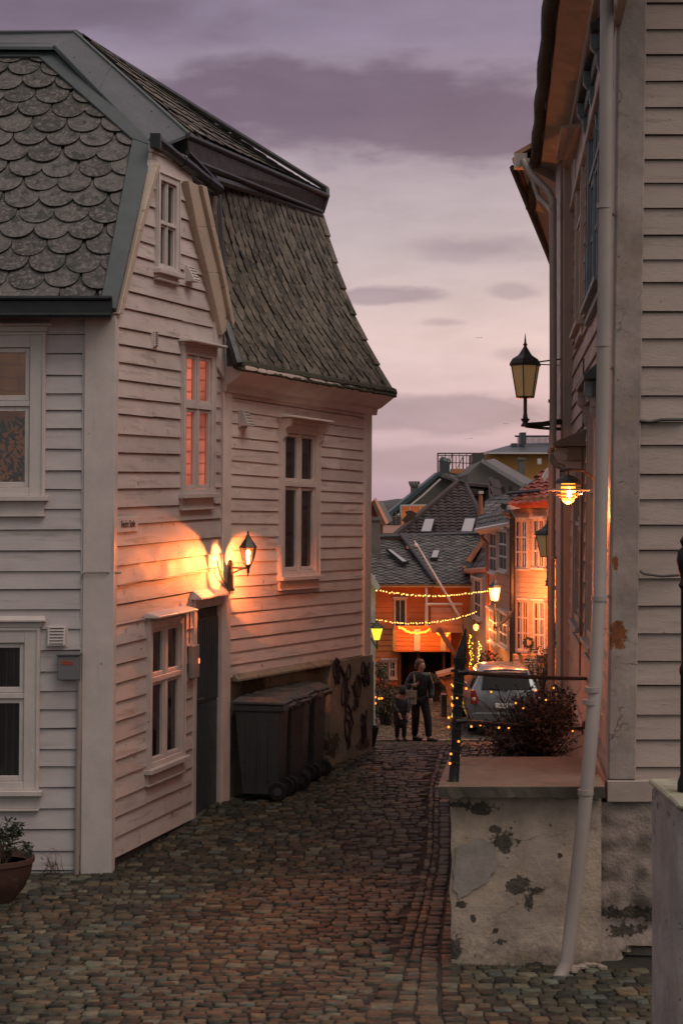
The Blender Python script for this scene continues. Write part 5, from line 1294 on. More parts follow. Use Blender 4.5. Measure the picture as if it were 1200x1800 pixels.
# dry weed by the wall foot
T = thing('dry_weed', 'thin dry weed stems growing where the front wall meets the setts', 'weed', P(90, 1540, 15.2))
bush(T, [(P(92, 1510, 15.15), .12, .05, .12)], 14, 60, Vector((px_x(92, 15.18), 15.18, gz(0, 15.2))), .012, M_LEAFRED, M_BARK, twig_r=.003)

T = thing('gate_pillar', 'out-of-focus whitish concrete pillar at the bottom right corner', 'pillar', Vector((px_x(1230, 8.6), 8.6, gz(2, 8.6))))
m_ = MB(); x0, x1 = px_x(1193, 8.5), px_x(1340, 8.5); m_.box(WORLD, x0, x1, gz(2, 8.5)-.2, P(0, 1424, 8.5).z, -9.27, -8.5)
m_.build('shaft', plaster('weathered_white_concrete', (.40, .385, .36), [(x0+.1, P(0, 1450, 8.5).z, .1, .03)], (.2, .2, .14), (.3, .3, .24), damp=None, bump=.4), T, bevel=.02)
m_ = MB(); m_.box(WORLD, x0-.012, x1, P(0, 1424, 8.5).z+.002, P(0, 1412, 8.5).z, -9.29, -8.48); m_.build('cap', mat('mossy_concrete_cap', (.30, .30, .22), .85, var=.3, nscale=5, bump=.5, spots=(8, .55, .1), spotcol=(.14, .16, .07)), T, bevel=.01)
T = thing('iron_gate_post', 'black iron gate post with ball collar standing on the pale pillar', 'gate post', P(1200, 1400, 8.8))
m_ = MB(); c_ = Vector((px_x(1203, 8.85), 8.85, P(0, 1412, 8.5).z)); k_ = 8.8/FPX
m_.lathe(c_, [(.04, 0), (.04, .05), (.026, .09), (.024, .60), (.03, .62), (.03, .64), (.022, .66), (.022, 1.05), (.035, 1.07), (.022, 1.10), (.036, 1.16), (.046, 1.20), (.036, 1.25), (.016, 1.27), (.028, 1.30), (.01, 1.33)], 14)
m_.build('post', M_IRON, T, smooth=True)
m_ = MB(); m_.tube([c_+Vector((0, 0, 1.05)), c_+Vector((.5, 0, 1.05))], .02, 8); m_.tube([c_+Vector((0, 0, .2)), c_+Vector((.5, 0, .2))], .02, 8)
m_.build('gate_rail', M_IRON, T)
# rock debris at the pipe foot
T = thing('broken_plaster_lumps', 'loose pale plaster lumps under the pipe outlet', 'rubble', P(1000, 1745, 12)); T['kind'] = 'stuff'
m_ = MB()
for i in range(14):
    x = px_x(random.uniform(985, 1060), 12.05); y = random.uniform(11.9, 12.15); m_.ball((x, y, gz(x, y)+.012), random.uniform(.012, .035), 6, sx=1.4, sz=.7)
m_.build('lump', mat('plaster_lump', (.3, .25, .2), .9, bump=.5), T)
# fern of grass tufts at joints near the walls
T = MB()
for i in range(240):
    if random.random() < .5: x = random.uniform(.85, 1.9); y = 12.12+random.uniform(-.08, .04)
    else: y = random.uniform(15.2, 17.0); x = -2.09+.31*(y-15.3)+random.uniform(.0, .10)
    h_ = random.uniform(.01, .035); b = Vector((x, y, gz(x, y)-.005)); T.add([b, b+Vector((.006, 0, 0)), b+Vector((random.uniform(-.02, .02), random.uniform(-.02, .02), h_))], [(0, 1, 2)])
o = T.build('moss_and_grass', M_LEAF, recalc=False); o['kind'] = 'stuff'; o['label'] = 'short moss and grass blades in the joints along the wall feet'

# gull specks
for i, (x, y, s) in enumerate(((842, 594, 1.0), (827, 771, .8), (889, 745, .8), (818, 772, .6))):
    c_ = P(x, y, 180); T = MB(); s *= .35
    T.add([c_, c_+Vector((-.5*s, .1, .22*s)), c_+Vector((-1.1*s, .2, .05*s)), c_+Vector((-.45*s, .3*s, .1*s)), c_+Vector((.5*s, .1, .25*s)), c_+Vector((1.1*s, .2, .1*s)), c_+Vector((.45*s, .3*s, .1*s)), c_+Vector((0, -.3*s, -.05*s)), c_+Vector((0, .35*s, 0)), c_+Vector((0, 0, -.14*s))],
          [(0, 1, 2, 3), (0, 6, 5, 4), (7, 0, 9), (0, 8, 9), (7, 9, 0), (0, 3, 8), (0, 8, 6)])
    o = T.build('bird', M_RUBBER, recalc=False); prop(o, ['tiny dark bird in the pink gap of sky, highest of the birds', 'tiny bird just below the dark cloud bank, middle one', 'tiny bird under the street lantern', 'tiniest bird, lowest and leftmost over the roofs'][i], 'bird', 'birds over the roofs')

# ================================================================== THE LOWER STREET
random.seed(33)
M_ORANGE = mat('rust_orange_boards', (.60, .17, .045), .6, var=.12, nscale=2, bump=.3, bscale=20, island=.14)
M_PEACH = mat('peach_boards', (.55, .40, .27), .6, var=.1, nscale=2, bump=.3, island=.08)
M_OCHRE = mat('orange_boards', (.46, .21, .10), .6, var=.1, nscale=2, bump=.3, island=.1)
M_GREYW = mat('grey_white_boards', (.36, .32, .29), .6, var=.1, nscale=2, bump=.3, island=.08)
M_OCHTRIM = mat('ochre_trim', (.36, .26, .10), .6, var=.1, bump=.1)
M_PINKB = mat('salmon_boards', (.50, .22, .13), .6, var=.1, nscale=2, bump=.2, island=.08)
M_DTILE = mat('dark_brown_pantile', (.038, .028, .021), .55, var=.3, nscale=5, bump=.3, island=.4)
M_RTILE = mat('red_pantile', (.26, .055, .035), .55, var=.25, nscale=4, bump=.3, island=.3)
M_GTILE = mat('grey_slate_shingle', (.115, .112, .102), .6, var=.3, nscale=4, bump=.5, bscale=20, island=.4)
M_CONC = mat('grey_stone_gable', (.14, .13, .115), .9, var=.3, nscale=1.2, bump=.6, bscale=6, spots=(4, .56, .06), spotcol=(.2, .19, .16))
M_SKYGL = mat('skylight_glass', (.40, .38, .38), .12, var=.03, bump=0, spec=.9)
M_LITPEACH = mat('warm_lit_room', (.3, .15, .06), .8, var=.3, bump=0, emit=(1, .45, .15), estr=.25)

def pw(px, d): return ((px-600)/FPX*d, d)
def fz(y, d): return CZ+(HY-y)/FPX*d
def tiles(mb, surf, L, H, w, ex, poly=None, round_=True):
    """pantile rows: short half-barrels"""
    j = 0; t = 0.0
    while t < H:
        k = 0; te = min(t+ex*1.08, H)
        while k*w < L:
            s0, s1 = k*w, min((k+1)*w, L); k += 1
            cs = ((s0+s1)/2, (t+te)/2)
            if poly and len(clip_poly([(s0, t), (s1, t), (s1, te), (s0, te)], poly)) < 3: continue
            if poly and not all_in(cs, poly): continue
            l = random.uniform(-.008, .008)
            pts = []
            for tt, o in ((t, .05), (te, .015)):
                for f, h in ((0, .0), (.25, .035), (.5, .05), (.75, .03), (1.0, -.0)):
                    p, n = surf(s0+(s1-s0)*f, tt); pts.append(p+n*(o+(h if round_ else .01)+l))
            p0, n0 = surf(s0, t); p1, n1 = surf(s1, t)
            mb.add(pts+[p0, p1], [(i, i+1, i+6, i+5) for i in range(4)]+[(10, 11, 4, 3, 2, 1, 0)])
        t += ex
def all_in(p, poly):
    return all((poly[(i+1) % len(poly)][0]-a[0])*(p[1]-a[1])-(poly[(i+1) % len(poly)][1]-a[1])*(p[0]-a[0]) >= 0 for i, a in enumerate(poly))
def roofplane(par, name, matl, pts3, kind='slate', w=.3, ex=.25, th=.06):
    """a planar roof polygon (world points, first two = eave) with its own covering"""
    a, b = pts3[0], pts3[1]; u = (b-a).normalized(); n = None
    for c in pts3[2:]:
        n = u.cross(c-a)
        if n.length > 1e-3: break
    n.normalize()
    if n.y > 0 and abs(n.y) > .01 or n.z < 0: n = -n if n.z < 0 else n
    t = n.cross(u)
    if t.z < 0: t = -t
    P2 = [((p-a).dot(u), (p-a).dot(t)) for p in pts3]
    area = sum(P2[i][0]*P2[(i+1) % len(P2)][1]-P2[(i+1) % len(P2)][0]*P2[i][1] for i in range(len(P2)))
    if area < 0: P2 = P2[::-1]
    mnx = min(p[0] for p in P2); mxx = max(p[0] for p in P2); mxy = max(p[1] for p in P2); mny = min(p[1] for p in P2)
    surf = lambda s, q_: (a+u*(s+mnx)+t*(q_+mny), n)
    P3 = [(p[0]-mnx, p[1]-mny) for p in P2]
    m_ = MB()
    m_.prism([surf(*p)[0] for p in P3], -n*th)
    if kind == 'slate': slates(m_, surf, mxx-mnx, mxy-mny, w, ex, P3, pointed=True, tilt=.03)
    elif kind == 'tile': tiles(m_, surf, mxx-mnx, mxy-mny, w, ex, P3)
    return m_.build(name, matl, par, recalc=(kind == 'plain'))
def poly_wall(par, name, matl, pts, th):
    m_ = MB(); m_.prism(pts, th); return m_.build(name, matl, par)
def skylight(par, pts, name='skylight'):
    n = (pts[1]-pts[0]).cross(pts[3]-pts[0]).normalized()
    if n.z < 0: n = -n
    m_ = MB()
    for i in range(4):
        a, b = pts[i], pts[(i+1) % 4]; c = sum(pts, Vector())/4
        m_.prism([a, b, b.lerp(c, .10), a.lerp(c, .10)], n*.10)
    f = m_.build(name, M_BLACK, par)
    m_ = MB(); c = sum(pts, Vector())/4; m_.poly([p.lerp(c, .08)+n*.085 for p in pts]); m_.build('skylight_pane', M_SKYGL, f, recalc=False)
def onplane(px, py, p0, n):
    d = Vector(((px-600)/FPX, 1, (HY-py)/FPX)); C = Vector((0, 0, CZ)); t = (p0-C).dot(n)/d.dot(n); return C+d*t

def simple_window(par, fr, x0, x1, y0, y1, cols=2, rows=3, trim=M_TRIM, cw=.09, lit=None, lean=True, o=.075):
    a = fr.hit(x0, y0); b = fr.hit(x1, y1); s0, s1, z0, z1 = a[0], b[0], b[1], a[1]
    c = MB(); c.box(fr, s0, s0+cw, z0, z1, 0, o); c.box(fr, s1-cw, s1, z0, z1, 0, o); c.box(fr, s0+cw, s1-cw, z1-cw, z1, 0, o-.003); c.box(fr, s0+cw, s1-cw, z0, z0+cw*.8, 0, o-.003)
    c.box(fr, s0-.03, s1+.03, z0-.05, z0, 0, o+.05); c.box(fr, s0-.03, s1+.03, z1, z1+.06, 0, o+.08); w_ = c.build('window', trim, par)
    g = MB(); i0, i1, j0, j1 = s0+cw, s1-cw, z0+cw*.8, z1-cw
    for i in range(1, cols): x = i0+(i1-i0)*i/cols; g.box(fr, x-.03, x+.03, j0, j1, .034, o-.012)
    for i in range(cols*2):
        if i % 2: x = i0+(i1-i0)*i/(cols*2); g.box(fr, x-.010, x+.010, j0, j1, .034, o-.022)
    for j in range(1, rows): z = j0+(j1-j0)*j/rows; g.box(fr, i0, i1, z-.02, z+.02, .034, o-.017)
    g.build('glazing_bar', trim, w_)
    m_ = MB(); m_.quad(fr.pt(i0, j0, .036), fr.pt(i1, j0, .036), fr.pt(i1, j1, .036), fr.pt(i0, j1, .036))
    m_.build('pane', lit or mat('dark_far_pane', (.035, .035, .04), .08, var=0, bump=0, spec=.8), w_, recalc=False); return w_

# ---- white house corner immediately past the long side wall
T = thing('white_house', 'white-trimmed house corner between the left house and the orange house', 'house', Vector((pw(655, 33)[0], 33, gz(0, 33))))
f_ = wallframe(pw(655, 33.2), (pw(655, 33.2)[0]+1, 33.2))
m_ = MB(); x0 = f_.hit(600, 1000)[0]; x1 = f_.hit(658, 1000)[0]; siding(m_, f_, x0, x1, gz(0, 33)-.6, fz(1012, 33.2), .15); m_.build('front_wall', M_TRIM, T)
m_ = MB(); m_.box(f_, f_.hit(649, 1000)[0], x1+.01, gz(0, 33)-.6, fz(1012, 33.2), -.3, .04); m_.build('corner_board', mat('bright_white_paint', (.7, .68, .66), .5, bump=.05), T)
m_ = MB(); m_.prism([P(600, 990, 33), P(647, 1000, 33), P(668, 1032, 33), P(664, 1040, 33), P(646, 1018, 33), P(600, 1018, 33)], Vector((0, 1.2, 0))); m_.build('eave', mat('bright_white_paint', (.7, .68, .66)), T)
m_ = MB(); wr = wallframe((pw(658, 33.2)[0], 33.2), (pw(658, 33.2)[0]-.1, 37.5)); siding(m_, wr, 0, 4.2, gz(0, 33)-1.2, fz(1012, 33.2), .15); m_.build('side_wall', M_TRIM, T)

# ---- orange house with two balconies
T = thing('orange_house', 'rust-orange board house with porch and hanging lights at the end of the lane', 'house', Vector((pw(740, 52)[0], 52, gz(2, 52))))
f_ = wallframe(pw(640, 52), (pw(640, 52)[0]+1, 52))
H = lambda x, y: f_.hit(x, y)
zt_, zb_ = H(700, 1032)[1], gz(2, 52)-.3
por = (H(702, 0)[0], H(792, 0)[0], zb_-1, H(0, 1142)[1])
m_ = MB(); siding(m_, f_, 0, H(850, 0)[0], zb_, zt_, .17, [por, (H(695, 0)[0], H(711, 0)[0], H(0, 1098)[1], H(0, 1054)[1])]); m_.build('front_wall', M_ORANGE, T)
m_ = MB(); m_.box(f_, por[0], por[1], zb_, por[3], -2.2, -2.1); m_.box(f_, por[0]-.1, por[0], zb_, por[3], -2.1, -.03); m_.box(f_, por[1], por[1]+.1, zb_, por[3], -2.1, -.03); m_.box(f_, por[0], por[1], por[3], por[3]+.1, -2.1, -.03)
m_.build('porch_recess', mat('dark_brown_boards', (.05, .022, .016), .8, bump=.2), T)
m_ = MB(); m_.box(f_, H(722, 0)[0], H(738, 0)[0], zb_, por[3]-.3, -2.08, -2.03); m_.build('porch_door', mat('maroon_door', (.09, .02, .015), .5, bump=.05), T)
m_ = MB(); m_.box(f_, H(750, 0)[0], H(775, 0)[0], zb_+.8, por[3]-.3, -2.08, -2.04); m_.build('porch_window', M_SKYGL if False else mat('dark_far_pane', (.035, .035, .04)), T)
for (x, w) in ((701, 3), (732, 5), (777, 4)):
    m_ = MB(); m_.box(f_, H(x, 0)[0], H(x+w, 0)[0], zb_, por[3], .02, .16); m_.build('porch_post', mat('brown_post', (.22, .08, .035), .6, bump=.1), T)
m_ = MB(); bz0, bz1 = H(0, 1142)[1], H(0, 1103)[1]; b0, b1 = H(692, 0)[0], H(792, 0)[0]
fb = wallframe((pw(640, 51)[0], 51), (pw(640, 51)[0]+1, 51))
b0, b1, bz0, bz1 = fb.hit(692, 0)[0], fb.hit(792, 0)[0], fb.hit(0, 1142)[1], fb.hit(0, 1103)[1]
siding(m_, fb, b0, b1, bz0, bz1, .13); m_.box(fb, b0, b1, bz0-.06, bz0, -1, .04); m_.box(fb, b0, b1, bz1, bz1+.05, -.12, .06); m_.build('balcony', M_ORANGE, T)
for x0_, x1_, mm in ((690, 695, M_OCHTRIM), (727, 738, M_TRIM), (774, 783, M_TRIM)):
    m_ = MB(); m_.box(fb, fb.hit(x0_, 0)[0], fb.hit(x1_, 0)[0], bz0-.03, bz1-.05, .02, .07); m_.build('balcony_pilaster', mm, T)
simple_window(T, f_, 692, 714, 1052, 1102, 1, 1, cw=.05)
simple_window(T, f_, 671, 697, 1160, 1192, 2, 2, cw=.07)
m_ = MB(); fb2 = wallframe((pw(640, 50)[0], 50), (pw(640, 50)[0]+1, 50)); c0, c1 = fb2.hit(757, 0)[0], fb2.hit(812, 0)[0]
siding(m_, fb2, c0, c1, fb2.hit(0, 1106)[1], fb2.hit(0, 1068)[1], .16); m_.box(fb2, c0, c1, fb2.hit(0, 1112)[1], fb2.hit(0, 1106)[1], -2, .05); m_.build('upper_balcony', M_PINKB, T)
m_ = MB(); m_.tube([P(748, 1062, 50), P(812, 1062, 50)], .035, 6); m_.tube([P(749, 1062, 50), P(749, 1100, 50)], .04, 6)
m_.build('balcony_rail', M_TRIM, T)
m_ = MB(); m_.tube([P(771, 1106, 50), P(800, 1152, 49.6)], .09, 4); m_.build('balcony_brace', mat('brown_post', (.2, .08, .04)), T)
m_ = MB(); m_.box(f_, 0, H(850, 0)[0], zt_, zt_+.16, -.03, .3); m_.build('fascia', M_OCHTRIM, T)
m_ = MB(); m_.tube([P(640, 1029, 51.5), P(760, 1029, 51.5)], .06, 6); m_.tube([P(762, 1030, 51.5), P(850, 1030, 51.5)], .06, 6); m_.tube([P(749, 1032, 51.5), P(750, 1100, 51.6)], .04, 6); m_.build('gutter', M_TRIM, T)
E0, E1, E2 = P(620, 1027, 51.4), P(764, 1027, 51.4), P(860, 1027, 51.4)
Rg = [P(600, 952, 56), P(704, 950, 56), P(860, 948, 56)]
roofplane(T, 'left_roof_slope', M_GTILE, [E0, E1, Rg[1], Rg[0]], w=.30, ex=.15)
roofplane(T, 'right_roof_slope', M_GTILE, [E1+Vector((.02, 0, .0)), E2, Rg[2]+Vector((0, .0, .12)), Rg[1]+Vector((.02, 0, .12))], w=.28, ex=.15)
m_ = MB(); m_.tube([E1+Vector((0, -.03, .12)), Rg[1]+Vector((0, 0, .2))], .06, 6); m_.tube([Rg[0]+Vector((0, 0, .1)), Rg[2]+Vector((0, 0, .2))], .09, 6); m_.build('ridge_cap', M_LEAD, T)
nL = (E1-E0).cross(Rg[1]-E0).normalized()
sp = [onplane(x, y, E0, nL)+Vector((0, -.05, .1)) for x, y in ((708, 999), (718, 998), (686, 974), (678, 974))]; skylight(T, sp)
sp = [onplane(x, y, E0, nL)+Vector((0, -.05, .1)) for x, y in ((756, 991), (768, 991), (773, 976), (761, 976))]; skylight(T, sp)
m_ = MB(); m_.box(WORLD, pw(640, 56)[0], pw(860, 56)[0], zb_, CZ-1.2, -60, -56.1); m_.build('rear_wing', M_ORANGE, T)
m_ = MB(); c_ = onplane(757, 946, E0, nL); 
def chimney(par, px0, px1, y0, y1, d, matl, cap=True, dep=.6, name='chimney'):
    m_ = MB(); m_.box(WORLD, pw(px0, d)[0], pw(px1, d)[0], fz(y1, d), fz(y0, d), -d-dep, -d)
    if cap: m_.box(WORLD, pw(px0-1.5, d)[0], pw(px1+1.5, d)[0], fz(y0+3, d)+.003, fz(y0, d)+.06, -d-dep-.05, -d+.05)
    return m_.build(name, matl, par)
chimney(T, 648, 668, 912, 985, 54.5, M_CONC)
m_ = MB(); m_.prism([P(640, 1000, 53.8), P(668, 978, 53.8), P(668, 984, 53.8), P(642, 1006, 53.8)], Vector((0, .1, 0))); m_.build('chimney_flashing', M_LEAD, T)
T = thing('flagpole', 'slender leaning white flagpole rising in front of the grey slate roofs', 'flagpole', P(806, 1082, 49.4))
m_ = MB(); m_.tube([P(727, 950, 49.4), P(732, 957, 49.4), P(806, 1082, 49.4)], [.012, .024, .038], 8); m_.build('pole', mat('bright_white_paint', (.7, .68, .66)), T)
m_ = MB(); m_.ball(P(731, 958, 49.4), .06, 8); m_.build('finial', mat('bright_white_paint', (.7, .68, .66)), T)

# ---- house with the dark pantiled roof
T = thing('tiled_roof_house', 'house with a broad dark brown pantiled hip roof and two skylights', 'house', P(770, 1050, 62))
a, b = P(690, 949, 62), P(862, 949, 62); c, d_ = P(817, 852, 68), P(803, 852, 68)
roofplane(T, 'front_roof_slope', M_DTILE, [a, b, c, d_], 'tile', w=.30, ex=.34)
roofplane(T, 'side_roof_slope', M_DTILE, [b, P(915, 949, 72), P(888, 862, 72), c], 'tile', w=.32, ex=.36)
roofplane(T, 'rear_roof_slope', M_DTILE, [P(905, 949, 70), P(985, 949, 70), P(905, 862, 70), P(817, 852, 68.2)], 'tile', w=.32, ex=.36)
m_ = MB(); m_.tube([a+Vector((0, 0, .1)), d_+Vector((0, 0, .08)), c+Vector((0, 0, .08))], .13, 6); m_.tube([c, b+Vector((0, 0, .1))], .12, 6); m_.tube([c, P(860, 856, 70), P(890, 862, 71)], .13, 6); m_.build('ridge_tiles', M_DTILE, T)
m_ = MB(); m_.box(WORLD, a.x+.3, b.x-.3, CZ-8, a.z, -68, -62.4); m_.build('wall', M_GREYW, T)
nT = (b-a).cross(c-a).normalized()
for q4 in (((738, 945), (757, 945), (764, 920), (746, 920)), ((808, 945), (829, 945), (836, 919), (816, 919))):
    skylight(T, [onplane(x, y, a, nT)+Vector((0, -.1, .12)) for x, y in q4])
m_ = MB(); m_.tube([P(812, 948, 62), P(862, 948, 62)], .05, 6); m_.build('gutter', M_LEAD, T)
chimney(T, 748, 755, 941, 953, 61.5, mat('red_flue_brick', (.25, .07, .05), .8, bump=.2)); 
m_ = MB(); m_.tube([P(844, 912, 61), P(844.5, 868, 61)], [.11, .06], 8); m_.build('vent_stack', mat('orange_brown_pole', (.33, .12, .05), .7, bump=.1), T)
m_ = MB(); m_.box(WORLD, pw(841, 61)[0], pw(849, 61)[0], fz(868, 61), fz(863, 61), -61.2, -60.9); m_.build('stack_cap', M_TRIM, T)
m_ = MB(); pr = [P(715, 905, 60.5), P(712, 899, 60.5), P(722, 897, 60.5), P(732, 902, 60.5), P(728, 912, 60.5), P(712, 920, 60.5), P(706, 914, 60.5)]; m_.prism(pr, Vector((0, .4, 0))); 
ob = m_.build('round_dormer', M_DTILE, T)

# ---- stone gable house behind with scaffolding
T = thing('stone_gable_house', 'grey stone gable rising behind the brown tiled roof', 'house', P(780, 1000, 85))
poly_wall(T, 'gable', M_CONC, [P(655, 1000, 85), P(655, 925, 85), P(775, 829, 85), P(850, 870, 85), P(850, 1000, 85)], Vector((0, .5, 0)))
m_ = MB(); m_.prism([P(650, 928, 84.8), P(774, 827, 84.8), P(778, 831, 84.8), P(716, 884, 84.8), P(690, 904, 84.8), P(650, 934, 84.8)], Vector((0, 6, 0))); m_.build('roof', mat('teal_roof_edge', (.05, .085, .095), .5, bump=.1), T)
roofplane(T, 'right_roof_slope', M_GTILE, [P(852, 864, 84), P(870, 850, 95), P(800, 826, 95), P(775, 827, 84.7)], w=.5, ex=.35)
m_ = MB(); m_.tube([P(699, 906, 84.5), P(742, 872, 84.5), P(774, 842, 84.5)], .06, 5); m_.build('barge_edge', M_TRIM, T)
chimney(T, 722, 734, 852, 868, 86, M_CONC); 
m_ = MB()
for x in (721, 726, 731, 736): m_.tube([P(x, 852, 86), P(x-1, 846, 86)], .07, 5)
m_.build('chimney_crown', M_CONC, T)
T = thing('scaffolding', 'thin rooftop scaffolding frame standing against the sky', 'scaffold', P(806, 830, 90))
m_ = MB()
m_.tube([P(769, 834, 90), P(769, 797, 90)], .05, 4); m_.tube([P(768, 797, 90), P(850, 797, 90)], .05, 4); m_.tube([P(768, 800.5, 90), P(860, 801, 90)], .035, 4); m_.tube([P(772, 812, 90), P(858, 816, 90)], .03, 4)
for i in range(14):
    x = 776+i*6.2; m_.tube([P(x, 797 if i % 2 else 802, 90), P(x, 832, 90)], .03 if i % 3 else .05, 4)
for x in (780, 800, 822): m_.tube([P(x, 830, 90), P(x+14, 800, 90)], .025, 4)
m_.build('scaffold_frame', mat('rusty_scaffold_pole', (.10, .07, .055), .6, metal=.4, bump=0), T)
m_ = MB(); m_.box(WORLD, pw(773, 88)[0], pw(790, 88)[0], fz(832, 88), fz(812, 88), -89, -88); m_.ball(P(779, 811, 88.5), .25, 8); m_.ball(P(786, 812, 88.5), .2, 8); m_.build('tarp_bundle', M_LEAD, T)
m_ = MB(); m_.box(WORLD, pw(793, 89)[0], pw(822, 89)[0], fz(832, 89), fz(824, 89), -90, -89); m_.build('scaffold_board', mat('pale_orange_board', (.5, .22, .10), .7, bump=0), T)
T = thing('orange_hoarding', 'bright orange board hoarding below the teal roof edge', 'hoarding', P(730, 935, 80))
m_ = MB(); m_.prism([P(704, 950, 80), P(704, 889, 80), P(755, 888, 80), P(745, 950, 80)], Vector((0, .15, 0))); m_.build('hoarding_board', mat('orange_hoarding_board', (.62, .17, .06), .6, var=.15, nscale=1, bump=0, emit=(1, .25, .06), estr=.12), T)  # faint emission puts brightness into a board that is no lamp
m_ = MB(); [m_.tube([P(x, 950, 79.9), P(x, 888, 79.9)], .04, 4) for x in (704, 720, 738)]; m_.tube([P(703, 888.5, 79.9), P(756, 887.5, 79.9)], .05, 4); m_.build('hoarding_frame', M_TRIM, T)

T = thing('grey_gable_house', 'plain dark grey gable with a pale barge edge left of the yellow building', 'house', P(870, 1000, 80))
poly_wall(T, 'gable', mat('grey_render', (.15, .135, .12), .9, var=.15, nscale=.8, bump=.2, bscale=5), [P(820, 1000, 80), P(822, 833, 80), P(846, 810, 80), P(932, 862, 80), P(932, 1000, 80)], Vector((0, 8, 0)))
m_ = MB(); m_.tube([P(846, 809, 79.8), P(932, 861, 79.8)], .13, 4); m_.build('barge_edge', mat('pale_metal_edge', (.3, .29, .29), .4, bump=0), T)
roofplane(T, 'right_roof_slope', M_GTILE, [P(932, 861, 80), P(945, 850, 90), P(868, 806, 90), P(846, 809, 80)], 'plain')
T = thing('yellow_building', 'ochre-yellow building with a grey hip roof and slatted rooftop screen', 'building', P(900, 1000, 105))
m_ = MB(); m_.box(WORLD, pw(846, 105)[0], pw(1010, 105)[0], CZ-12, fz(796, 105), -115, -105); m_.build('wall', mat('ochre_yellow_render', (.85, .42, .13), .8, var=.08, nscale=.4, bump=.1), T)
roofplane(T, 'roof', M_ZINC, [P(845, 796, 104), P(1012, 793, 104), P(1000, 778, 109), P(905, 778, 109)], 'plain')
m_ = MB(); m_.box(WORLD, pw(845, 104)[0], pw(1012, 104)[0], fz(798, 104), fz(795, 104), -104.3, -103.8); m_.build('eave', M_TRIM, T)
m_ = MB()
for i in range(34): x = 909+i*2.1; m_.box(WORLD, pw(x, 108)[0], pw(x+1.2, 108)[0], fz(781, 108), fz(766+.15*i*0, 108), -108.1, -108)
m_.box(WORLD, pw(905, 108)[0], pw(985, 108)[0], fz(768, 108), fz(765, 108), -108.3, -108.12); m_.box(WORLD, pw(914, 107)[0], pw(924, 107)[0], fz(781, 107), fz(760, 107), -107.9, -107); m_.box(WORLD, pw(899, 107)[0], pw(908, 107)[0], fz(792, 107), fz(779, 107), -107.9, -107)
m_.build('roof_screen', M_LEAD, T)
chimney(T, 911, 922, 806, 836, 100, M_CONC)
m_ = MB(); m_.box(WORLD, pw(944, 103.7)[0], pw(951, 103.7)[0], fz(816, 103.7), fz(806, 103.7), -103.9, -103.7); m_.build('window', M_TRIM, T)
m_ = MB(); m_.box(WORLD, pw(830, 101)[0], pw(850, 101)[0], fz(836, 101), fz(798, 101), -104, -101); m_.build('side_tower', M_LEAD, T)

# ---- small distant houses
T = thing('small_gable_house', 'small dark gable with pale barge boards just past the left house corner', 'house', P(655, 960, 58))
poly_wall(T, 'gable', mat('brown_gable_boards', (.16, .10, .075), .8, bump=.2), [P(630, 960, 58), P(630, 915, 58), P(657, 882, 58), P(672, 912, 58), P(674, 960, 58)], Vector((0, 4, 0)))
m_ = MB(); m_.tube([P(640, 902, 57.8), P(657, 880, 57.8), P(677, 922, 57.8)], .13, 4); m_.build('barge_board', M_PINKB, T)
roofplane(T, 'roof', M_GTILE, [P(677, 922, 57.7), P(690, 915, 64), P(672, 880, 64), P(657, 880, 57.7)], 'plain')
T = thing('low_pink_house', 'low pinkish house roofs in the gap under the hillside', 'house', P(690, 950, 72))
m_ = MB(); m_.box(WORLD, pw(668, 72)[0], pw(722, 72)[0], CZ-4, fz(936, 72), -76, -72); m_.build('wall', M_PINKB, T)
roofplane(T, 'roof', mat('pinkish_tile', (.30, .16, .12), .7, bump=.2), [P(664, 937, 71.5), P(724, 937, 71.5), P(716, 922, 75), P(676, 922, 75)], 'plain')
m_ = MB(); m_.box(WORLD, pw(676, 74)[0], pw(706, 74)[0], fz(922, 74), fz(908, 74), -78, -74.8); [m_.box(WORLD, pw(x, 74)[0], pw(x+1.5, 74)[0], fz(922, 74), fz(900, 74), -74.7, -74.6) for x in (680, 688, 696, 703)]; m_.build('roof_terrace', M_GTILE, T)
T = thing('distant_houses', 'hazy cluster of far-off houses on the shore below the hill', 'houses', P(690, 900, 400)); T['kind'] = 'stuff'
m_ = MB(); random.seed(4)
for i in range(70):
    x = random.uniform(560, 960); y = random.uniform(893, 925); d = 300+ (925-y)*9; w = random.uniform(3, 7); h = random.uniform(3, 6)
    X, Y = pw(x, d); z = fz(y, d); m_.box(WORLD, X-w/2, X+w/2, z-14, z, -Y-5, -Y); m_.prism([Vector((X-w/2-.3, Y-.3, z)), Vector((X+w/2+.3, Y-.3, z)), Vector((X, Y-.3, z+1.6))], Vector((0, 5.6, 0)))
m_.build('house_block', mat('far_house_mix', (.2, .17, .16), .9, var=.1, nscale=.02, bump=0, island=.6), T)

# ---- right-hand row of the lower street
f1 = wallframe(pw(897, 42), pw(990, 40.5), k=0)
T = thing('peach_house', 'peach board house with red pantile roof, brightly lit beside the street', 'house', Vector((*pw(930, 42), gz(4, 42))))
z1 = f1.hit(930, 893)[1]; zb_ = gz(4, 42)-.2
m_ = MB(); siding(m_, f1, 0, 1.9, zb_, z1, .13); m_.build('front_wall', M_PEACH, T)
for (x0, x1, y0, y1) in ((907, 930, 914, 1000), (939, 960, 912, 998), (909, 932, 1054, 1144), (940, 961, 1056, 1148)): simple_window(T, f1, x0, x1, y0, y1, 2, 3, cw=.05)
m_ = MB(); m_.box(f1, -.0, 1.9, z1, z1+.25, -.1, .12); m_.build('frieze', mat('ochre_frieze', (.42, .24, .10), .6, bump=.1), T)
roofplane(T, 'roof', M_RTILE, [P(884, 892, 41.6), P(1000, 882, 40.2), P(985, 820, 43.5), P(960, 834, 43.6)], 'tile', w=.22, ex=.28)
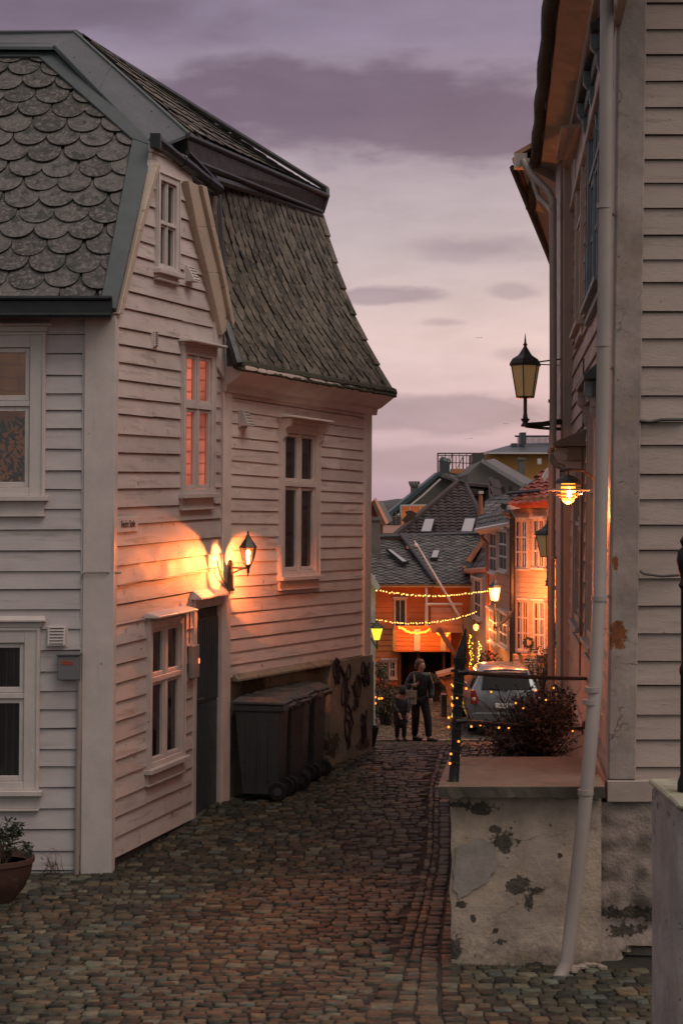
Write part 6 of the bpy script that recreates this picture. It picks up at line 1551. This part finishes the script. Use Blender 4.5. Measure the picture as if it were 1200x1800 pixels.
m_ = MB(); m_.tube([P(884, 890, 41.5), P(962, 833, 43.6)], .09, 5); m_.tube([P(890, 867, 42), P(948, 862, 41.6)], .05, 5); m_.build('roof_edge', M_LEAD, T)
m_ = MB(); m_.prism([P(888, 888, 41.5), P(942, 883, 41), P(942, 890, 41), P(888, 897, 41.5)], Vector((0, .4, 0))); m_.build('eave_board', M_TRIM, T)
m_ = MB(); m_.tube([P(884, 898, 41.4), P(893, 903, 41.4), P(900, 912, 41.5), P(900, 1195, 41.5)], .075, 8); m_.build('downpipe', M_BLACK, T)
m_ = MB(); m_.prism([P(952, 838, 41), P(962, 822, 41), P(966, 832, 41), P(956, 848, 41)], Vector((0, .1, 0))); m_.build('skylight', M_SKYGL, T)
f2 = wallframe(pw(855, 47.5), pw(898, 42.05))
T = thing('ochre_house', 'orange board house wall with tall white windows, left of the dark downpipe', 'house', Vector((*pw(875, 45), gz(4, 45))))
z2_ = f2.hit(897, 918)[1]; Ls = (Vector(pw(855, 47.5))-Vector(pw(898, 42.05))).length
m_ = MB(); siding(m_, f2, 0, Ls, gz(4, 45)-.3, z2_, .14); m_.build('front_wall', M_OCHRE, T)
for (x0, x1, y0, y1) in ((863, 876, 934, 1008), (880, 895, 930, 1006), (863, 877, 1068, 1135), (881, 896, 1072, 1140)): simple_window(T, f2, x0, x1, y0, y1, 1, 3, cw=.07)
roofplane(T, 'roof', M_GTILE, [P(836, 930, 46.8), P(897, 920, 41.8), P(897, 900, 43.6), P(848, 912, 49)], w=.3, ex=.2)
m_ = MB(); m_.tube([P(836, 932, 46.7), P(896, 921, 41.7)], .06, 6); m_.prism([P(838, 934, 46.9), P(896, 923, 41.9), P(896, 929, 41.9), P(842, 940, 47)], Vector((.1, .35, 0))); m_.build('eave', M_TRIM, T)
m_ = MB(); m_.tube([P(843, 935, 46.9), P(846, 945, 46.9), P(856, 955, 46.9), P(856, 1180, 46.9)], .05, 8); m_.build('downpipe', mat('brown_downpipe', (.2, .10, .06), .5, bump=0), T)
roofplane(T, 'upper_roof', M_GTILE, [P(838, 930, 48), P(850, 915, 50), P(925, 850, 52), P(890, 868, 45)], w=.4, ex=.3)
roofplane(T, 'rear_roof', M_GTILE, [P(848, 925, 55), P(893, 910, 55), P(893, 868, 58), P(848, 868, 58)], w=.4, ex=.3)
f3 = wallframe(pw(796, 58), pw(856, 48))
T = thing('grey_white_house', 'grey-white narrow fronted houses with lean-to slate roofs down the street', 'house', Vector((*pw(825, 52), gz(4, 52))))
L3 = (Vector(pw(796, 58))-Vector(pw(856, 48))).length; z3 = f3.hit(840, 1000)[1]
m_ = MB(); siding(m_, f3, 0, L3, gz(3, 52)-.6, z3, .15); m_.build('front_wall', M_GREYW, T)
for (x0, x1, y0, y1) in ((802, 813, 1020, 1085), (818, 829, 1016, 1085), (836, 848, 1015, 1090)): simple_window(T, f3, x0, x1, y0, y1, 1, 3, cw=.08)
for x in (815, 832, 835):
    s = f3.hit(x, 1000)[0]; m_ = MB(); m_.box(f3, s-.08, s+.08, gz(3, 52), z3, .02, .1); m_.build('pilaster', M_GREYW, T)
m_ = MB(); m_.box(f3, f3.hit(815, 0)[0], f3.hit(832, 0)[0], f3.hit(820, 1112)[1], f3.hit(820, 1078)[1], .03, .3); m_.build('shop_board', mat('cream_board', (.45, .36, .25), .6, bump=0), T)
roofplane(T, 'left_roof', M_GTILE, [P(783, 1001, 58), P(822, 998, 52.5), P(852, 948, 57), P(812, 970, 61)], w=.4, ex=.3)
roofplane(T, 'right_roof', M_GTILE, [P(818, 1003, 52.5), P(857, 1000, 47.5), P(857, 962, 50), P(840, 972, 54)], w=.4, ex=.3)
m_ = MB(); m_.tube([P(783, 1002, 57.8), P(820, 999, 52.3)], .08, 6); m_.tube([P(818, 1004, 52.3), P(856, 1001, 47.4)], .08, 6); m_.build('gutter', M_PINKB, T)
m_ = MB(); m_.prism([P(818, 985, 51), P(853, 938, 51), P(856, 944, 51), P(828, 988, 51)], Vector((.2, .8, 0))); m_.build('barge_board', M_PINKB, T)

# lamps of the lower street
street_lantern('lit orange street lantern on an arm from the dark downpipe of the lower street', 869, 40.5, 1056, 1033, 1008, 22, True, P(900, 1074, 41.3), rod=False, energy=170)
plight('street_fill_light', P(925, 1040, 40.0), 130, rad=.12)  # unseen fill with no fixture, brightens the lower street fronts
T = thing('small_wall_lamp', 'small glowing orange wall lamp above the doorway garlands', 'lamp', P(836, 1102, 47))
m_ = MB(); m_.lathe(P(836, 1104, 46.8), [(.03, -.07), (.075, 0), (.07, .07), (.02, .11)], 10); m_.build('lamp_shade', emis('orange_lamp_glow', (1, .30, .06), 5), T, smooth=True)
m_ = MB(); m_.tube([P(836, 1098, 46.8), P(842, 1096, 47.2)], .03, 5); m_.build('bracket', M_IRON, T)
plight('lamp_light', P(838, 1100, 46.3), 90, rad=.1, parent=T)
T = thing('green_lantern', 'yellow-green glowing lantern on the white house corner', 'lantern', P(660, 1108, 32.8))
m_ = MB(); c_ = P(662, 1110, 32.7); m_.lathe(c_, [(.05, -.16), (.11, .06)], 6); m_.build('lantern_glass', emis('yellow_green_glow', (.75, .62, .03), 1.8), T)
m_ = MB(); m_.lathe(c_, [(.14, .06), (.12, .10), (.04, .16), (.01, .22)], 6); m_.tube([c_+Vector((0, 0, -.16)), c_+Vector((0, 0, -.32)), P(652, 1122, 33.1)], .02, 6); m_.tube([c_+Vector((0, 0, .14)), P(652, 1096, 33.1)], .015, 6); m_.build('lantern_frame', M_LAMPMETAL, T)
plight('lamp_light', P(664, 1112, 32.3), 5, (1, .75, .1), rad=.08, parent=T)

# strings of lights across and beside the street
random.seed(8)
def cat_curve(a, b, sag, n=24): return [a.lerp(b, i/n)+Vector((0, 0, -sag*4*(i/n)*(1-i/n))) for i in range(n+1)]
fairy('string_lights', 'upper string of warm lights hung across the lower street', 'string lights', cat_curve(P(646, 1033, 40), P(866, 1035, 42), .16), 52, .017, M_FAIRYW, 'light strings over the lower street', wire_r=.006, jit=.015)
fairy('string_lights', 'lower string of warm lights hung across in front of the balcony', 'string lights', cat_curve(P(660, 1088, 40), P(838, 1074, 43), .17), 44, .016, M_FAIRYW, 'light strings over the lower street', wire_r=.006, jit=.015)
ba = P(700, 1100, 50.8); bb_ = P(742, 1108, 50.8)
fairy('string_lights', 'glowing orange light garland draped on the balcony edge', 'string lights', cat_curve(ba, P(727, 1112, 50.8), .03)+cat_curve(P(728, 1111, 50.8), P(757, 1104, 50.8), .05)+cat_curve(P(758, 1105, 50.8), P(780, 1117, 50.8), .0)+cat_curve(P(780, 1117, 50.8), P(789, 1108, 50.8), .06), 60, .035, emis('fairy_deep_orange', (1, .22, .02), 3.5), 'light strings over the lower street', jit=.02)
plight('garland_glow', P(735, 1109, 50.2), 34, (1, .3, .05), rad=.3); plight('garland_glow', P(778, 1113, 50.0), 34, (1, .3, .05), rad=.3)
for (x, y0, y1, d, n, lab, mm) in ((827, 1112, 1218, 45, 55, 'vertical column of yellow lights by the shop doorway', emis('fairy_yellow', (1, .60, .06), 2.2)), (842, 1128, 1205, 44.5, 46, 'vertical column of orange lights right of the yellow one', M_FAIRYW), (795, 1196, 1262, 42.6, 26, 'short run of yellow lights on the tilted board', emis('fairy_yellow', (1, .60, .06), 2.2))):
    fairy('string_lights', lab, 'string lights', [P(x+1.2*math.sin(i), y0+(y1-y0)*i/20, d) for i in range(21)], n, .017, mm, 'light columns by the doorways', jit=.05)
plight('garland_glow', P(836, 1165, 43.5), 22, (1, .42, .08), rad=.3)

# shrubs of the lower street
random.seed(17)
def far_bush(label, ctrs, d, nleaf, ls, leafm=M_LEAF, grp='shrubs along the lower street'):
    cc = [(P(x, y, d), rx*d/FPX, .5, ry*d/FPX) for x, y, rx, ry in ctrs]; bx = sum(c[0].x for c in cc)/len(cc)
    t = thing('shrub', label, 'shrub', Vector((bx, d, gz(bx, d))), grp); bush(t, cc, 50, nleaf, Vector((bx, d, gz(bx, d))), ls, leafm, M_BARK, twig_r=.014); return t
far_bush('dark green bush left of the two walkers, under the orange house', [(672, 1215, 22, 30), (690, 1235, 18, 30), (668, 1180, 14, 18), (655, 1245, 16, 26), (700, 1250, 12, 18)], 41, 2600, .05)
far_bush('dark shrub between the walkers and the tilted orange board', [(755, 1195, 20, 12), (775, 1200, 14, 14)], 47, 900, .05)
far_bush('flowering shrub under the grey-white house, left of the parked car', [(862, 1165, 22, 22), (840, 1180, 14, 20), (815, 1215, 10, 20)], 42.5, 1500, .045, M_LEAFRED)
far_bush('leafy shrub over the louvred boxes, right of the parked car', [(950, 1160, 28, 26), (975, 1120, 8, 30), (915, 1190, 9, 12)], 39.5, 1700, .04)
fairy('string_lights', 'little warm lights scattered in the dark bush on the left', 'string lights', [P(x, y, 40.4) for x, y in ((650, 1180), (640, 1195), (652, 1210), (645, 1230), (660, 1232), (668, 1236), (655, 1222), (648, 1200))], 16, .028, M_FAIRY, 'light columns by the doorways', jit=.12)
T = thing('louvred_box', 'wooden louvred box against the peach house wall', 'box', P(925, 1185, 40.8))
for x0, x1 in ((904, 911), (918, 943)):
    m_ = MB(); d = 40.6; m_.box(WORLD, pw(x0, d)[0], pw(x1, d)[0], fz(1188, d), fz(1152, d), -d-.5, -d)
    b_ = m_.build('case', mat('ochre_box_boards', (.33, .19, .07), .7, bump=.1), T)
    m_ = MB()
    for i in range(7): y = 1157+i*4.4; m_.box(WORLD, pw(x0+1, d)[0], pw(x1-1, d)[0], fz(y+2, d), fz(y, d), -d+.004, -d+.05)
    m_.build('louvre', mat('pale_louvre', (.42, .38, .33) if x0 < 910 else (.10, .07, .05), .6, bump=0, nscale=5+x0*.001), b_)
T = thing('wall_wreath', 'small round dark wreath on the peach house wall', 'wreath', P(928, 1130, 41.3))
m_ = MB()
for i in range(90):
    a = random.uniform(0, 6.28); r = .11*random.uniform(.7, 1.2); p = P(928, 1130, 41.2)+Vector((r*math.cos(a), random.uniform(-.05, .03), r*math.sin(a))); m_.ball(p, .022, 4)
m_.build('leaves', M_LEAF, T)

# tilted orange board shelter
T = thing('board_shelter', 'orange wooden roofed board tapering to the ground behind the walkers', 'shelter', P(788, 1262, 42.5))
m_ = MB(); m_.prism([P(768, 1186, 42.4), P(802, 1177, 42.4), P(802, 1182, 42.4), P(769, 1191, 42.4)], Vector((0, .8, 0))); m_.build('roof_board', mat('pale_plank', (.42, .22, .12), .6, bump=.1), T)
m_ = MB(); m_.prism([P(779, 1192, 42.6), P(800, 1188, 42.6), P(800, 1240, 42.6), P(793, 1248, 42.6)], Vector((0, .12, 0))); m_.prism([P(769, 1191, 42.5), P(774, 1190, 42.5), P(782, 1202, 42.5), P(779, 1204, 42.5)], Vector((0, .08, 0))); m_.build('side_board', mat('orange_plank', (.42, .15, .06), .6, bump=.1), T)
m_ = MB(); m_.box(WORLD, pw(776, 42.8)[0], pw(785, 42.8)[0], gz(2, 42.8)-.02, fz(1222, 42.8), -43.3, -42.85); m_.build('base_post', M_TAR, T)

# planter tub, low rail and post by the far end of the left house
T = thing('plant_tub', 'dark round planter tub at the far corner of the left house', 'planter', P(640, 1318, 22.0))
c_ = Vector((pw(641, 21.9)[0], 21.95, gz(0, 21.95))); m_ = MB(); m_.lathe(c_, [(.10, 0), (.13, .02), (.17, .20), (.18, .26), (.165, .27), (.15, .22)], 20); m_.build('tub', M_RUBBER, T, smooth=True)
m_ = MB(); m_.lathe(c_, [(.01, .22), (.155, .22)], 14); m_.build('soil', M_GROUND, T)
T = thing('metal_handrail', 'grey metal handrail between the left house and the white house corner', 'railing', P(645, 1300, 27))
m_ = MB()
for x in (636, 653): m_.tube([P(x, 1163, 27), Vector((pw(x, 27)[0], 27, gz(0, 27)))], .03, 8)
m_.tube([P(630, 1164, 27), P(655, 1164, 27)], .022, 8); m_.tube([P(630, 1240, 27), P(655, 1262, 27)], .02, 8); m_.build('rail_frame', mat('dull_grey_rail', (.2, .2, .2), .5, metal=.5, bump=0), T)

# ================================================================== PEOPLE
def skin(name, pts, edges, matl, parent, root=0, sub=2):
    """pts: dict name -> (Vector, rx, ry)"""
    ks = list(pts); me = bpy.data.meshes.new(name)
    org = world_m(parent).translation
    me.from_pydata([tuple(Vector(pts[k][0])) for k in ks], [(ks.index(a), ks.index(b)) for a, b in edges], [])
    o = bpy.data.objects.new(name, me); COL.objects.link(o); o.parent = parent
    md = o.modifiers.new('skin', 'SKIN'); md.use_smooth_shade = True
    for i, k in enumerate(ks):
        v = me.skin_vertices[0].data[i]; v.radius = (pts[k][1], pts[k][2]); v.use_root = (i == root)
    sd = o.modifiers.new('subdivision', 'SUBSURF'); sd.levels = sub; sd.render_levels = sub
    me.materials.append(matl); return o
M_SKIN = mat('skin', (.36, .19, .14), .5, var=.08, nscale=8, bump=0)
M_JKT = mat('dark_leather_jacket', (.007, .007, .008), .42, var=.3, nscale=9, bump=.3, bscale=20, spots=(22, .62, .02), spotcol=(.22, .21, .21))
M_TRS = mat('black_trousers', (.006, .006, .008), .7, var=.2, nscale=8, bump=.3)
M_HAIR = mat('brown_hair', (.10, .055, .03), .6, var=.3, nscale=20, bump=.5)
M_BAG = mat('beige_canvas', (.26, .21, .16), .8, var=.2, nscale=10, bump=.3)
M_SHOE = mat('dark_shoes', (.02, .018, .018), .5, bump=0)
def hand_pts(pts, edges, wrist, tag_, d, side, s=1.0):
    d = Vector(d).normalized(); sd = Vector(side).normalized(); w = Vector(pts[wrist][0])
    pts[tag_+'palm'] = (w+d*.05*s, .032*s, .018*s); edges.append((wrist, tag_+'palm'))
    for i, (o_, l) in enumerate(((-.028, .055), (-.010, .068), (.010, .064), (.026, .050))):
        a = w+d*.085*s+sd*o_*s; pts[tag_+'k%d' % i] = (a, .0095*s, .0095*s); bnd = d.cross(sd)*.012*s
        pts[tag_+'m%d' % i] = (a+d*l*.55*s+bnd, .008*s, .008*s); pts[tag_+'t%d' % i] = (a+d*l*.9*s+bnd*2.4, .007*s, .007*s)
        edges += [(tag_+'palm', tag_+'k%d' % i), (tag_+'k%d' % i, tag_+'m%d' % i), (tag_+'m%d' % i, tag_+'t%d' % i)]
    th = w+d*.045*s-sd*.045*s; pts[tag_+'th'] = (th, .011*s, .011*s); pts[tag_+'tt'] = (th+(d*.7-sd*.5)*.04*s, .009*s, .009*s); edges += [(tag_+'palm', tag_+'th'), (tag_+'th', tag_+'tt')]
mx = pw(737, 37)[0]; my = 36.9
T = thing('person', 'moustached man in dark jacket and black trousers walking across the lower lane', 'person', Vector((mx, my, gz(mx, my)+.015)))
V3 = Vector
pt_ = {'pelvis': (V3((0, 0, .95)), .12, .10), 'waist': (V3((0, 0, 1.10)), .12, .09), 'chest': (V3((.0, 0, 1.32)), .15, .10), 'neckb': (V3((.01, .0, 1.47)), .07, .065), 'neck': (V3((.02, -.01, 1.52)), .055, .055),
       'jaw': (V3((.035, -.02, 1.585)), .068, .062), 'head': (V3((.03, -.01, 1.66)), .082, .078), 'crown': (V3((.02, 0, 1.715)), .065, .06), 'nose': (V3((.118, -.055, 1.625)), .012, .012),
       'lsh': (V3((-.17, .02, 1.42)), .055, .055), 'lel': (V3((-.29, -.06, 1.17)), .042, .042), 'lwr': (V3((-.15, -.19, 1.23)), .028, .028),
       'rsh': (V3((.18, -.02, 1.42)), .055, .055), 'rel': (V3((.25, .0, 1.14)), .042, .042), 'rwr': (V3((.24, -.12, .93)), .028, .028),
       'lhip': (V3((-.09, .02, .90)), .09, .09), 'lkn': (V3((-.09, -.02, .50)), .06, .065), 'lan': (V3((-.11, .10, .09)), .045, .045), 'lto': (V3((.02, .03, .035)), .038, .03),
       'rhip': (V3((.09, -.02, .90)), .09, .09), 'rkn': (V3((.17, -.10, .50)), .06, .065), 'ran': (V3((.19, -.10, .09)), .045, .045), 'rto': (V3((.34, -.16, .035)), .038, .03)}
ed = [('pelvis', 'waist'), ('waist', 'chest'), ('chest', 'neckb'), ('neckb', 'neck'), ('neck', 'jaw'), ('jaw', 'head'), ('head', 'crown'), ('jaw', 'nose'), ('chest', 'lsh'), ('lsh', 'lel'), ('lel', 'lwr'),
      ('chest', 'rsh'), ('rsh', 'rel'), ('rel', 'rwr'), ('pelvis', 'lhip'), ('lhip', 'lkn'), ('lkn', 'lan'), ('lan', 'lto'), ('pelvis', 'rhip'), ('rhip', 'rkn'), ('rkn', 'ran'), ('ran', 'rto')]
bp, be = dict(pt_), list(ed)
hand_pts(bp, be, 'lwr', 'l', (.7, -.1, .3), (0, .5, 1)); hand_pts(bp, be, 'rwr', 'r', (.1, -.3, -1), (0, 1, 0))
skin('body', bp, be, M_SKIN, T)
def grow(keys, add, shift=None): return {k: (pt_[k][0], pt_[k][1]+add, pt_[k][2]+add) for k in keys}
jk = grow(['pelvis', 'waist', 'chest', 'neckb', 'lsh', 'lel', 'lwr', 'rsh', 'rel', 'rwr'], .035)
jk['pelvis'] = (V3((0, 0, .86)), .185, .14); jk['waist'] = (V3((0, 0, 1.08)), .17, .13); jk['chest'] = (V3((0, 0, 1.32)), .19, .135); jk['neckb'] = (V3((.01, .01, 1.47)), .095, .09)
skin('jacket', jk, [e_ for e_ in ed if e_[0] in jk and e_[1] in jk], M_JKT, T)
tr = grow(['pelvis', 'lhip', 'lkn', 'lan', 'rhip', 'rkn', 'ran'], .03); skin('trousers', tr, [e_ for e_ in ed if e_[0] in tr and e_[1] in tr], M_TRS, T)
o_ = T.location.copy()
for a, b in (('lan', 'lto'), ('ran', 'rto')):
    m_ = MB(); p, q_ = pt_[a][0], pt_[b][0]; m_.tube([o_+p-V3((.03, 0, .03)), o_+p.lerp(q_, .5)-V3((0, 0, .01)), o_+q_+V3((.03, 0, 0))], [.055, .05, .035], 10); m_.build('shoe', M_SHOE, T, smooth=True)
m_ = MB(); m_.ball(o_+V3((-.005, .015, 1.695)), .10, 12, sx=1.0, sy=.95, sz=.95); m_.ball(o_+V3((-.045, .03, 1.62)), .075, 10, sz=1.2); m_.build('hair', M_HAIR, T, smooth=True)
m_ = MB(); m_.ball(o_+V3((.105, -.055, 1.60)), .022, 8, sx=.6, sy=1.3, sz=.55); m_.build('moustache', M_HAIR, T, smooth=True)
for dy_ in (-.03, .02):
    m_ = MB(); m_.ball(o_+V3((.105+dy_*.1, -.05+dy_, 1.655)), .010, 8); m_.build('eye', M_SHOE, T, smooth=True)
m_ = MB(); m_.ball(o_+V3((.02, -.088, 1.63)), .02, 8, sx=.7, sy=.4, sz=1.3); m_.build('ear', M_SKIN, T, smooth=True)
m_ = MB(); m_.tube([o_+V3((-.13, -.12, 1.46)), o_+V3((-.12, -.17, 1.3)), o_+V3((-.2, -.2, 1.1))], .018, 5); m_.build('bag_strap', M_BAG, T)
T2 = thing('shoulder_bag', 'beige canvas shoulder bag hanging at the walking man side', 'bag', P(722, 1225, 36.7))
m_ = MB(); f_ = local(P(722, 1226, 36.66), .1); m_.box(f_, -.11, .11, -.17, .15, -.06, .06); m_.build('bag_body', M_BAG, T2, bevel=.03)
m_ = MB(); m_.box(f_, -.115, .115, .0, .16, .062, .075); m_.build('flap', M_BAG, T2, bevel=.004)
cxp = pw(703, 36.7)[0]
T = thing('person', 'smaller figure in a long dark patterned coat bending beside the man', 'person', Vector((cxp, 36.6, gz(cxp, 36.6)+.01)))
pt_ = {'pelvis': (V3((0, 0, .62)), .10, .09), 'chest': (V3((.0, -.03, .88)), .11, .09), 'neck': (V3((.04, -.08, 1.0)), .045, .045), 'head': (V3((.07, -.12, 1.09)), .075, .075), 'crown': (V3((.08, -.12, 1.15)), .06, .06), 'nose': (V3((.155, -.16, 1.07)), .01, .01),
       'lsh': (V3((-.12, -.02, .93)), .045, .045), 'lel': (V3((-.13, -.13, .74)), .035, .035), 'lwr': (V3((-.02, -.2, .60)), .025, .025),
       'rsh': (V3((.13, -.03, .93)), .045, .045), 'rel': (V3((.17, -.12, .76)), .035, .035), 'rwr': (V3((.14, -.2, .60)), .025, .025),
       'lhip': (V3((-.06, 0, .58)), .07, .07), 'lkn': (V3((-.07, -.02, .32)), .045, .045), 'lan': (V3((-.07, .0, .07)), .032, .032), 'lto': (V3((-.03, -.12, .03)), .03, .025),
       'rhip': (V3((.06, 0, .58)), .07, .07), 'rkn': (V3((.08, -.03, .32)), .045, .045), 'ran': (V3((.08, .0, .07)), .032, .032), 'rto': (V3((.13, -.11, .03)), .03, .025)}
ed = [('pelvis', 'chest'), ('chest', 'neck'), ('neck', 'head'), ('head', 'crown'), ('head', 'nose'), ('chest', 'lsh'), ('lsh', 'lel'), ('lel', 'lwr'), ('chest', 'rsh'), ('rsh', 'rel'), ('rel', 'rwr'),
      ('pelvis', 'lhip'), ('lhip', 'lkn'), ('lkn', 'lan'), ('lan', 'lto'), ('pelvis', 'rhip'), ('rhip', 'rkn'), ('rkn', 'ran'), ('ran', 'rto')]
bp, be = dict(pt_), list(ed); hand_pts(bp, be, 'lwr', 'l', (.4, -.3, -1), (1, 0, 0), .8); hand_pts(bp, be, 'rwr', 'r', (.2, -.3, -1), (1, 0, 0), .8)
skin('body', bp, be, M_SKIN, T)
M_COAT = mat('dark_patterned_coat', (.018, .018, .022), .7, var=.3, nscale=12, bump=.2, spots=(16, .60, .015), spotcol=(.20, .18, .17))
ck_ = {'hem': (V3((0, .0, .26)), .20, .16), 'pelvis': (V3((0, 0, .58)), .17, .14), 'chest': (V3((0, -.03, .86)), .16, .125), 'neck': (V3((.03, -.07, 1.0)), .085, .08), 'lsh': (V3((-.13, -.02, .93)), .07, .07), 'lel': (V3((-.14, -.13, .74)), .06, .06), 'lwr': (V3((-.03, -.19, .63)), .045, .045),
       'rsh': (V3((.13, -.03, .93)), .07, .07), 'rel': (V3((.17, -.12, .76)), .06, .06), 'rwr': (V3((.14, -.19, .63)), .045, .045)}
skin('coat', ck_, [('hem', 'pelvis'), ('pelvis', 'chest'), ('chest', 'neck'), ('chest', 'lsh'), ('lsh', 'lel'), ('lel', 'lwr'), ('chest', 'rsh'), ('rsh', 'rel'), ('rel', 'rwr')], M_COAT, T)
o_ = T.location.copy(); m_ = MB(); m_.ball(o_+V3((.055, -.095, 1.11)), .10, 12, sz=1.15); m_.build('hood', M_COAT, T, smooth=True)
for x in (-.07, .08): m_ = MB(); m_.tube([o_+V3((x, .02, .05)), o_+V3((x+.02, -.06, .05)), o_+V3((x+.04, -.15, .035))], [.045, .045, .03], 8); m_.build('boot', M_SHOE, T, smooth=True)

lg_ = {k: (pt_[k][0], pt_[k][1]+.016, pt_[k][2]+.016) for k in ('pelvis', 'lhip', 'lkn', 'lan', 'rhip', 'rkn', 'ran')}
skin('leggings', lg_, [e_ for e_ in ed if e_[0] in lg_ and e_[1] in lg_], M_TRS, T)

# ================================================================== PARKED CAR (rear towards the camera)
M_PAINT = mat('silver_grey_car_paint', (.19, .215, .225), .3, metal=.55, var=.05, nscale=2, bump=0, coat=.6)
M_CARGLASS = mat('dark_car_glass', (.03, .035, .035), .05, var=0, bump=0, spec=1.0)
cy = 38.3; ccx = pw(890, cy)[0]
T = thing('parked_car', 'silver-grey hatchback parked nose away, rear half hidden by the bush', 'car', Vector((ccx, cy, gz(ccx, cy))), rz=0)
O_ = T.location.copy(); O_.z += .02
sec = [  # y, half width, z bottom, z belt, z roof, half roof width
    (0.00, .62, .34, .60, .62, .60), (.03, .76, .24, .78, .80, .72), (.10, .81, .22, .90, .96, .70), (.30, .835, .20, .93, 1.34, .60), (.55, .84, .19, .93, 1.47, .58),
    (1.1, .845, .18, .92, 1.51, .59), (1.9, .845, .18, .91, 1.50, .585), (2.5, .84, .18, .92, 1.36, .57), (3.0, .83, .19, .93, .98, .66), (3.5, .80, .22, .82, .86, .68), (3.75, .66, .32, .62, .66, .60)]
def ring(se, sh=0):
    y, w, zb2, zbelt, zr, rw = se
    half = [(w*.86, zb2), (w*.99, zb2+.10), (w, zb2+(zbelt-zb2)*.55), (w*.97, zbelt), (rw*1.04+(.0), zbelt+(zr-zbelt)*.62), (rw, zr-.06 if zr-zbelt > .2 else zr-.01), (rw*.75, zr), (0, zr+.02)]
    pts = [(x, z) for x, z in half]+[(-x, z) for x, z in half[-2::-1]]
    return [O_+V3((x, y, z)) for x, z in pts]
m_ = MB(); rg_ = [ring(s_) for s_ in sec]; n = len(rg_[0])
fs = [(i*n+j, i*n+j+1, (i+1)*n+j+1, (i+1)*n+j) for i in range(len(sec)-1) for j in range(n-1)]+[(i*n, (i+1)*n, (i+1)*n+n-1, i*n+n-1) for i in range(len(sec)-1)]
m_.add([v for r_ in rg_ for v in r_], fs+[tuple(range(n)), tuple(range((len(sec)-1)*n, len(sec)*n))])
body = m_.build('body', M_PAINT, T, smooth=True); sd = body.modifiers.new('subdivision', 'SUBSURF'); sd.levels = 2; sd.render_levels = 2
def face_patch(name, pts, off, matl, par=T, th=.02):
    m_ = MB(); m_.prism([O_+V3(p)+V3(off) for p in pts], V3((0, th, .0))); return m_.build(name, matl, par, bevel=.008)
face_patch('rear_window', [(-.56, .135, .99), (.56, .135, .99), (.50, .315, 1.37), (-.50, .315, 1.37)], (0, -.035, .01), M_CARGLASS, th=.03)
m_ = MB(); m_.tube([O_+V3((0, .07, 1.0)), O_+V3((-.28, .10, 1.02)), O_+V3((-.40, .12, 1.045))], .013, 6); m_.ball(O_+V3((0, .07, 1.0)), .03, 8); m_.build('rear_wiper', M_RUBBER, T)
m_ = MB(); m_.tube([O_+V3((-.5, .33, 1.41)), O_+V3((0, .30, 1.435)), O_+V3((.5, .33, 1.41))], .03, 8); m_.build('roof_spoiler', M_PAINT, T, smooth=True)
M_TAIL = mat('red_tail_lens', (.30, .02, .015), .2, var=.05, bump=0, coat=.5)
for sx in (-1, 1):
    tl = face_patch('taillight', [(sx*.80, .12, .98), (sx*.70, .06, 1.0), (sx*.62, .02, .78), (sx*.66, .0, .70), (sx*.82, .07, .70)], (0, -.03, 0), M_TAIL, th=.16)
    m_ = MB(); m_.ball(O_+V3((sx*.73, .015, .80)), .05, 10, sy=.35); m_.build('indicator', mat('clear_lens', (.6, .45, .4), .2, bump=0), tl, smooth=True)
face_patch('number_plate', [(-.26, 0, .60), (.26, 0, .60), (.26, 0, .71), (-.26, 0, .71)], (0, -.045, .0), mat('plain_white_plate', (.7, .7, .68), .5, bump=0), th=.02)
face_patch('bumper', [(-.74, 0, .25), (.74, 0, .25), (.78, 0, .46), (.74, 0, .50), (-.74, 0, .50), (-.78, 0, .46)], (0, -.05, 0), M_PAINT, th=.12)
face_patch('lower_valance', [(-.62, 0, .18), (.62, 0, .18), (.66, 0, .26), (-.66, 0, .26)], (0, -.04, 0), M_RUBBER, th=.12)
face_patch('exhaust', [(-.55, 0, .17), (-.47, 0, .17), (-.47, 0, .23), (-.55, 0, .23)], (0, -.06, 0), M_STEEL, th=.12)
for sx in (-1, 1):
    sw = MB(); sw.prism([O_+V3((sx*.80, .55, .98)), O_+V3((sx*.80, 2.5, .98)), O_+V3((sx*.625, 2.1, 1.38)), O_+V3((sx*.625, .75, 1.38))], V3((sx*.03, 0, 0))); sw.build('side_window', M_CARGLASS, T)
    for wy in (.62, 3.08):
        m_ = MB(); c0 = O_+V3((sx*.74, wy, .295)); m_.tube([c0-V3((.10, 0, 0)), c0+V3((.10, 0, 0))], .30, 24); wh = m_.build('wheel', M_RUBBER, T, smooth=True, bevel=.02)
        m_ = MB(); m_.tube([c0-V3((.104, 0, 0)), c0+V3((.104, 0, 0))], .19, 16); m_.build('rim', M_STEEL, wh, smooth=True)
    m_ = MB(); m_.ball(O_+V3((sx*.93, 2.35, .98)), .10, 10, sx=.8, sy=.5, sz=.7); m_.build('wing_mirror', M_PAINT, T, smooth=True)
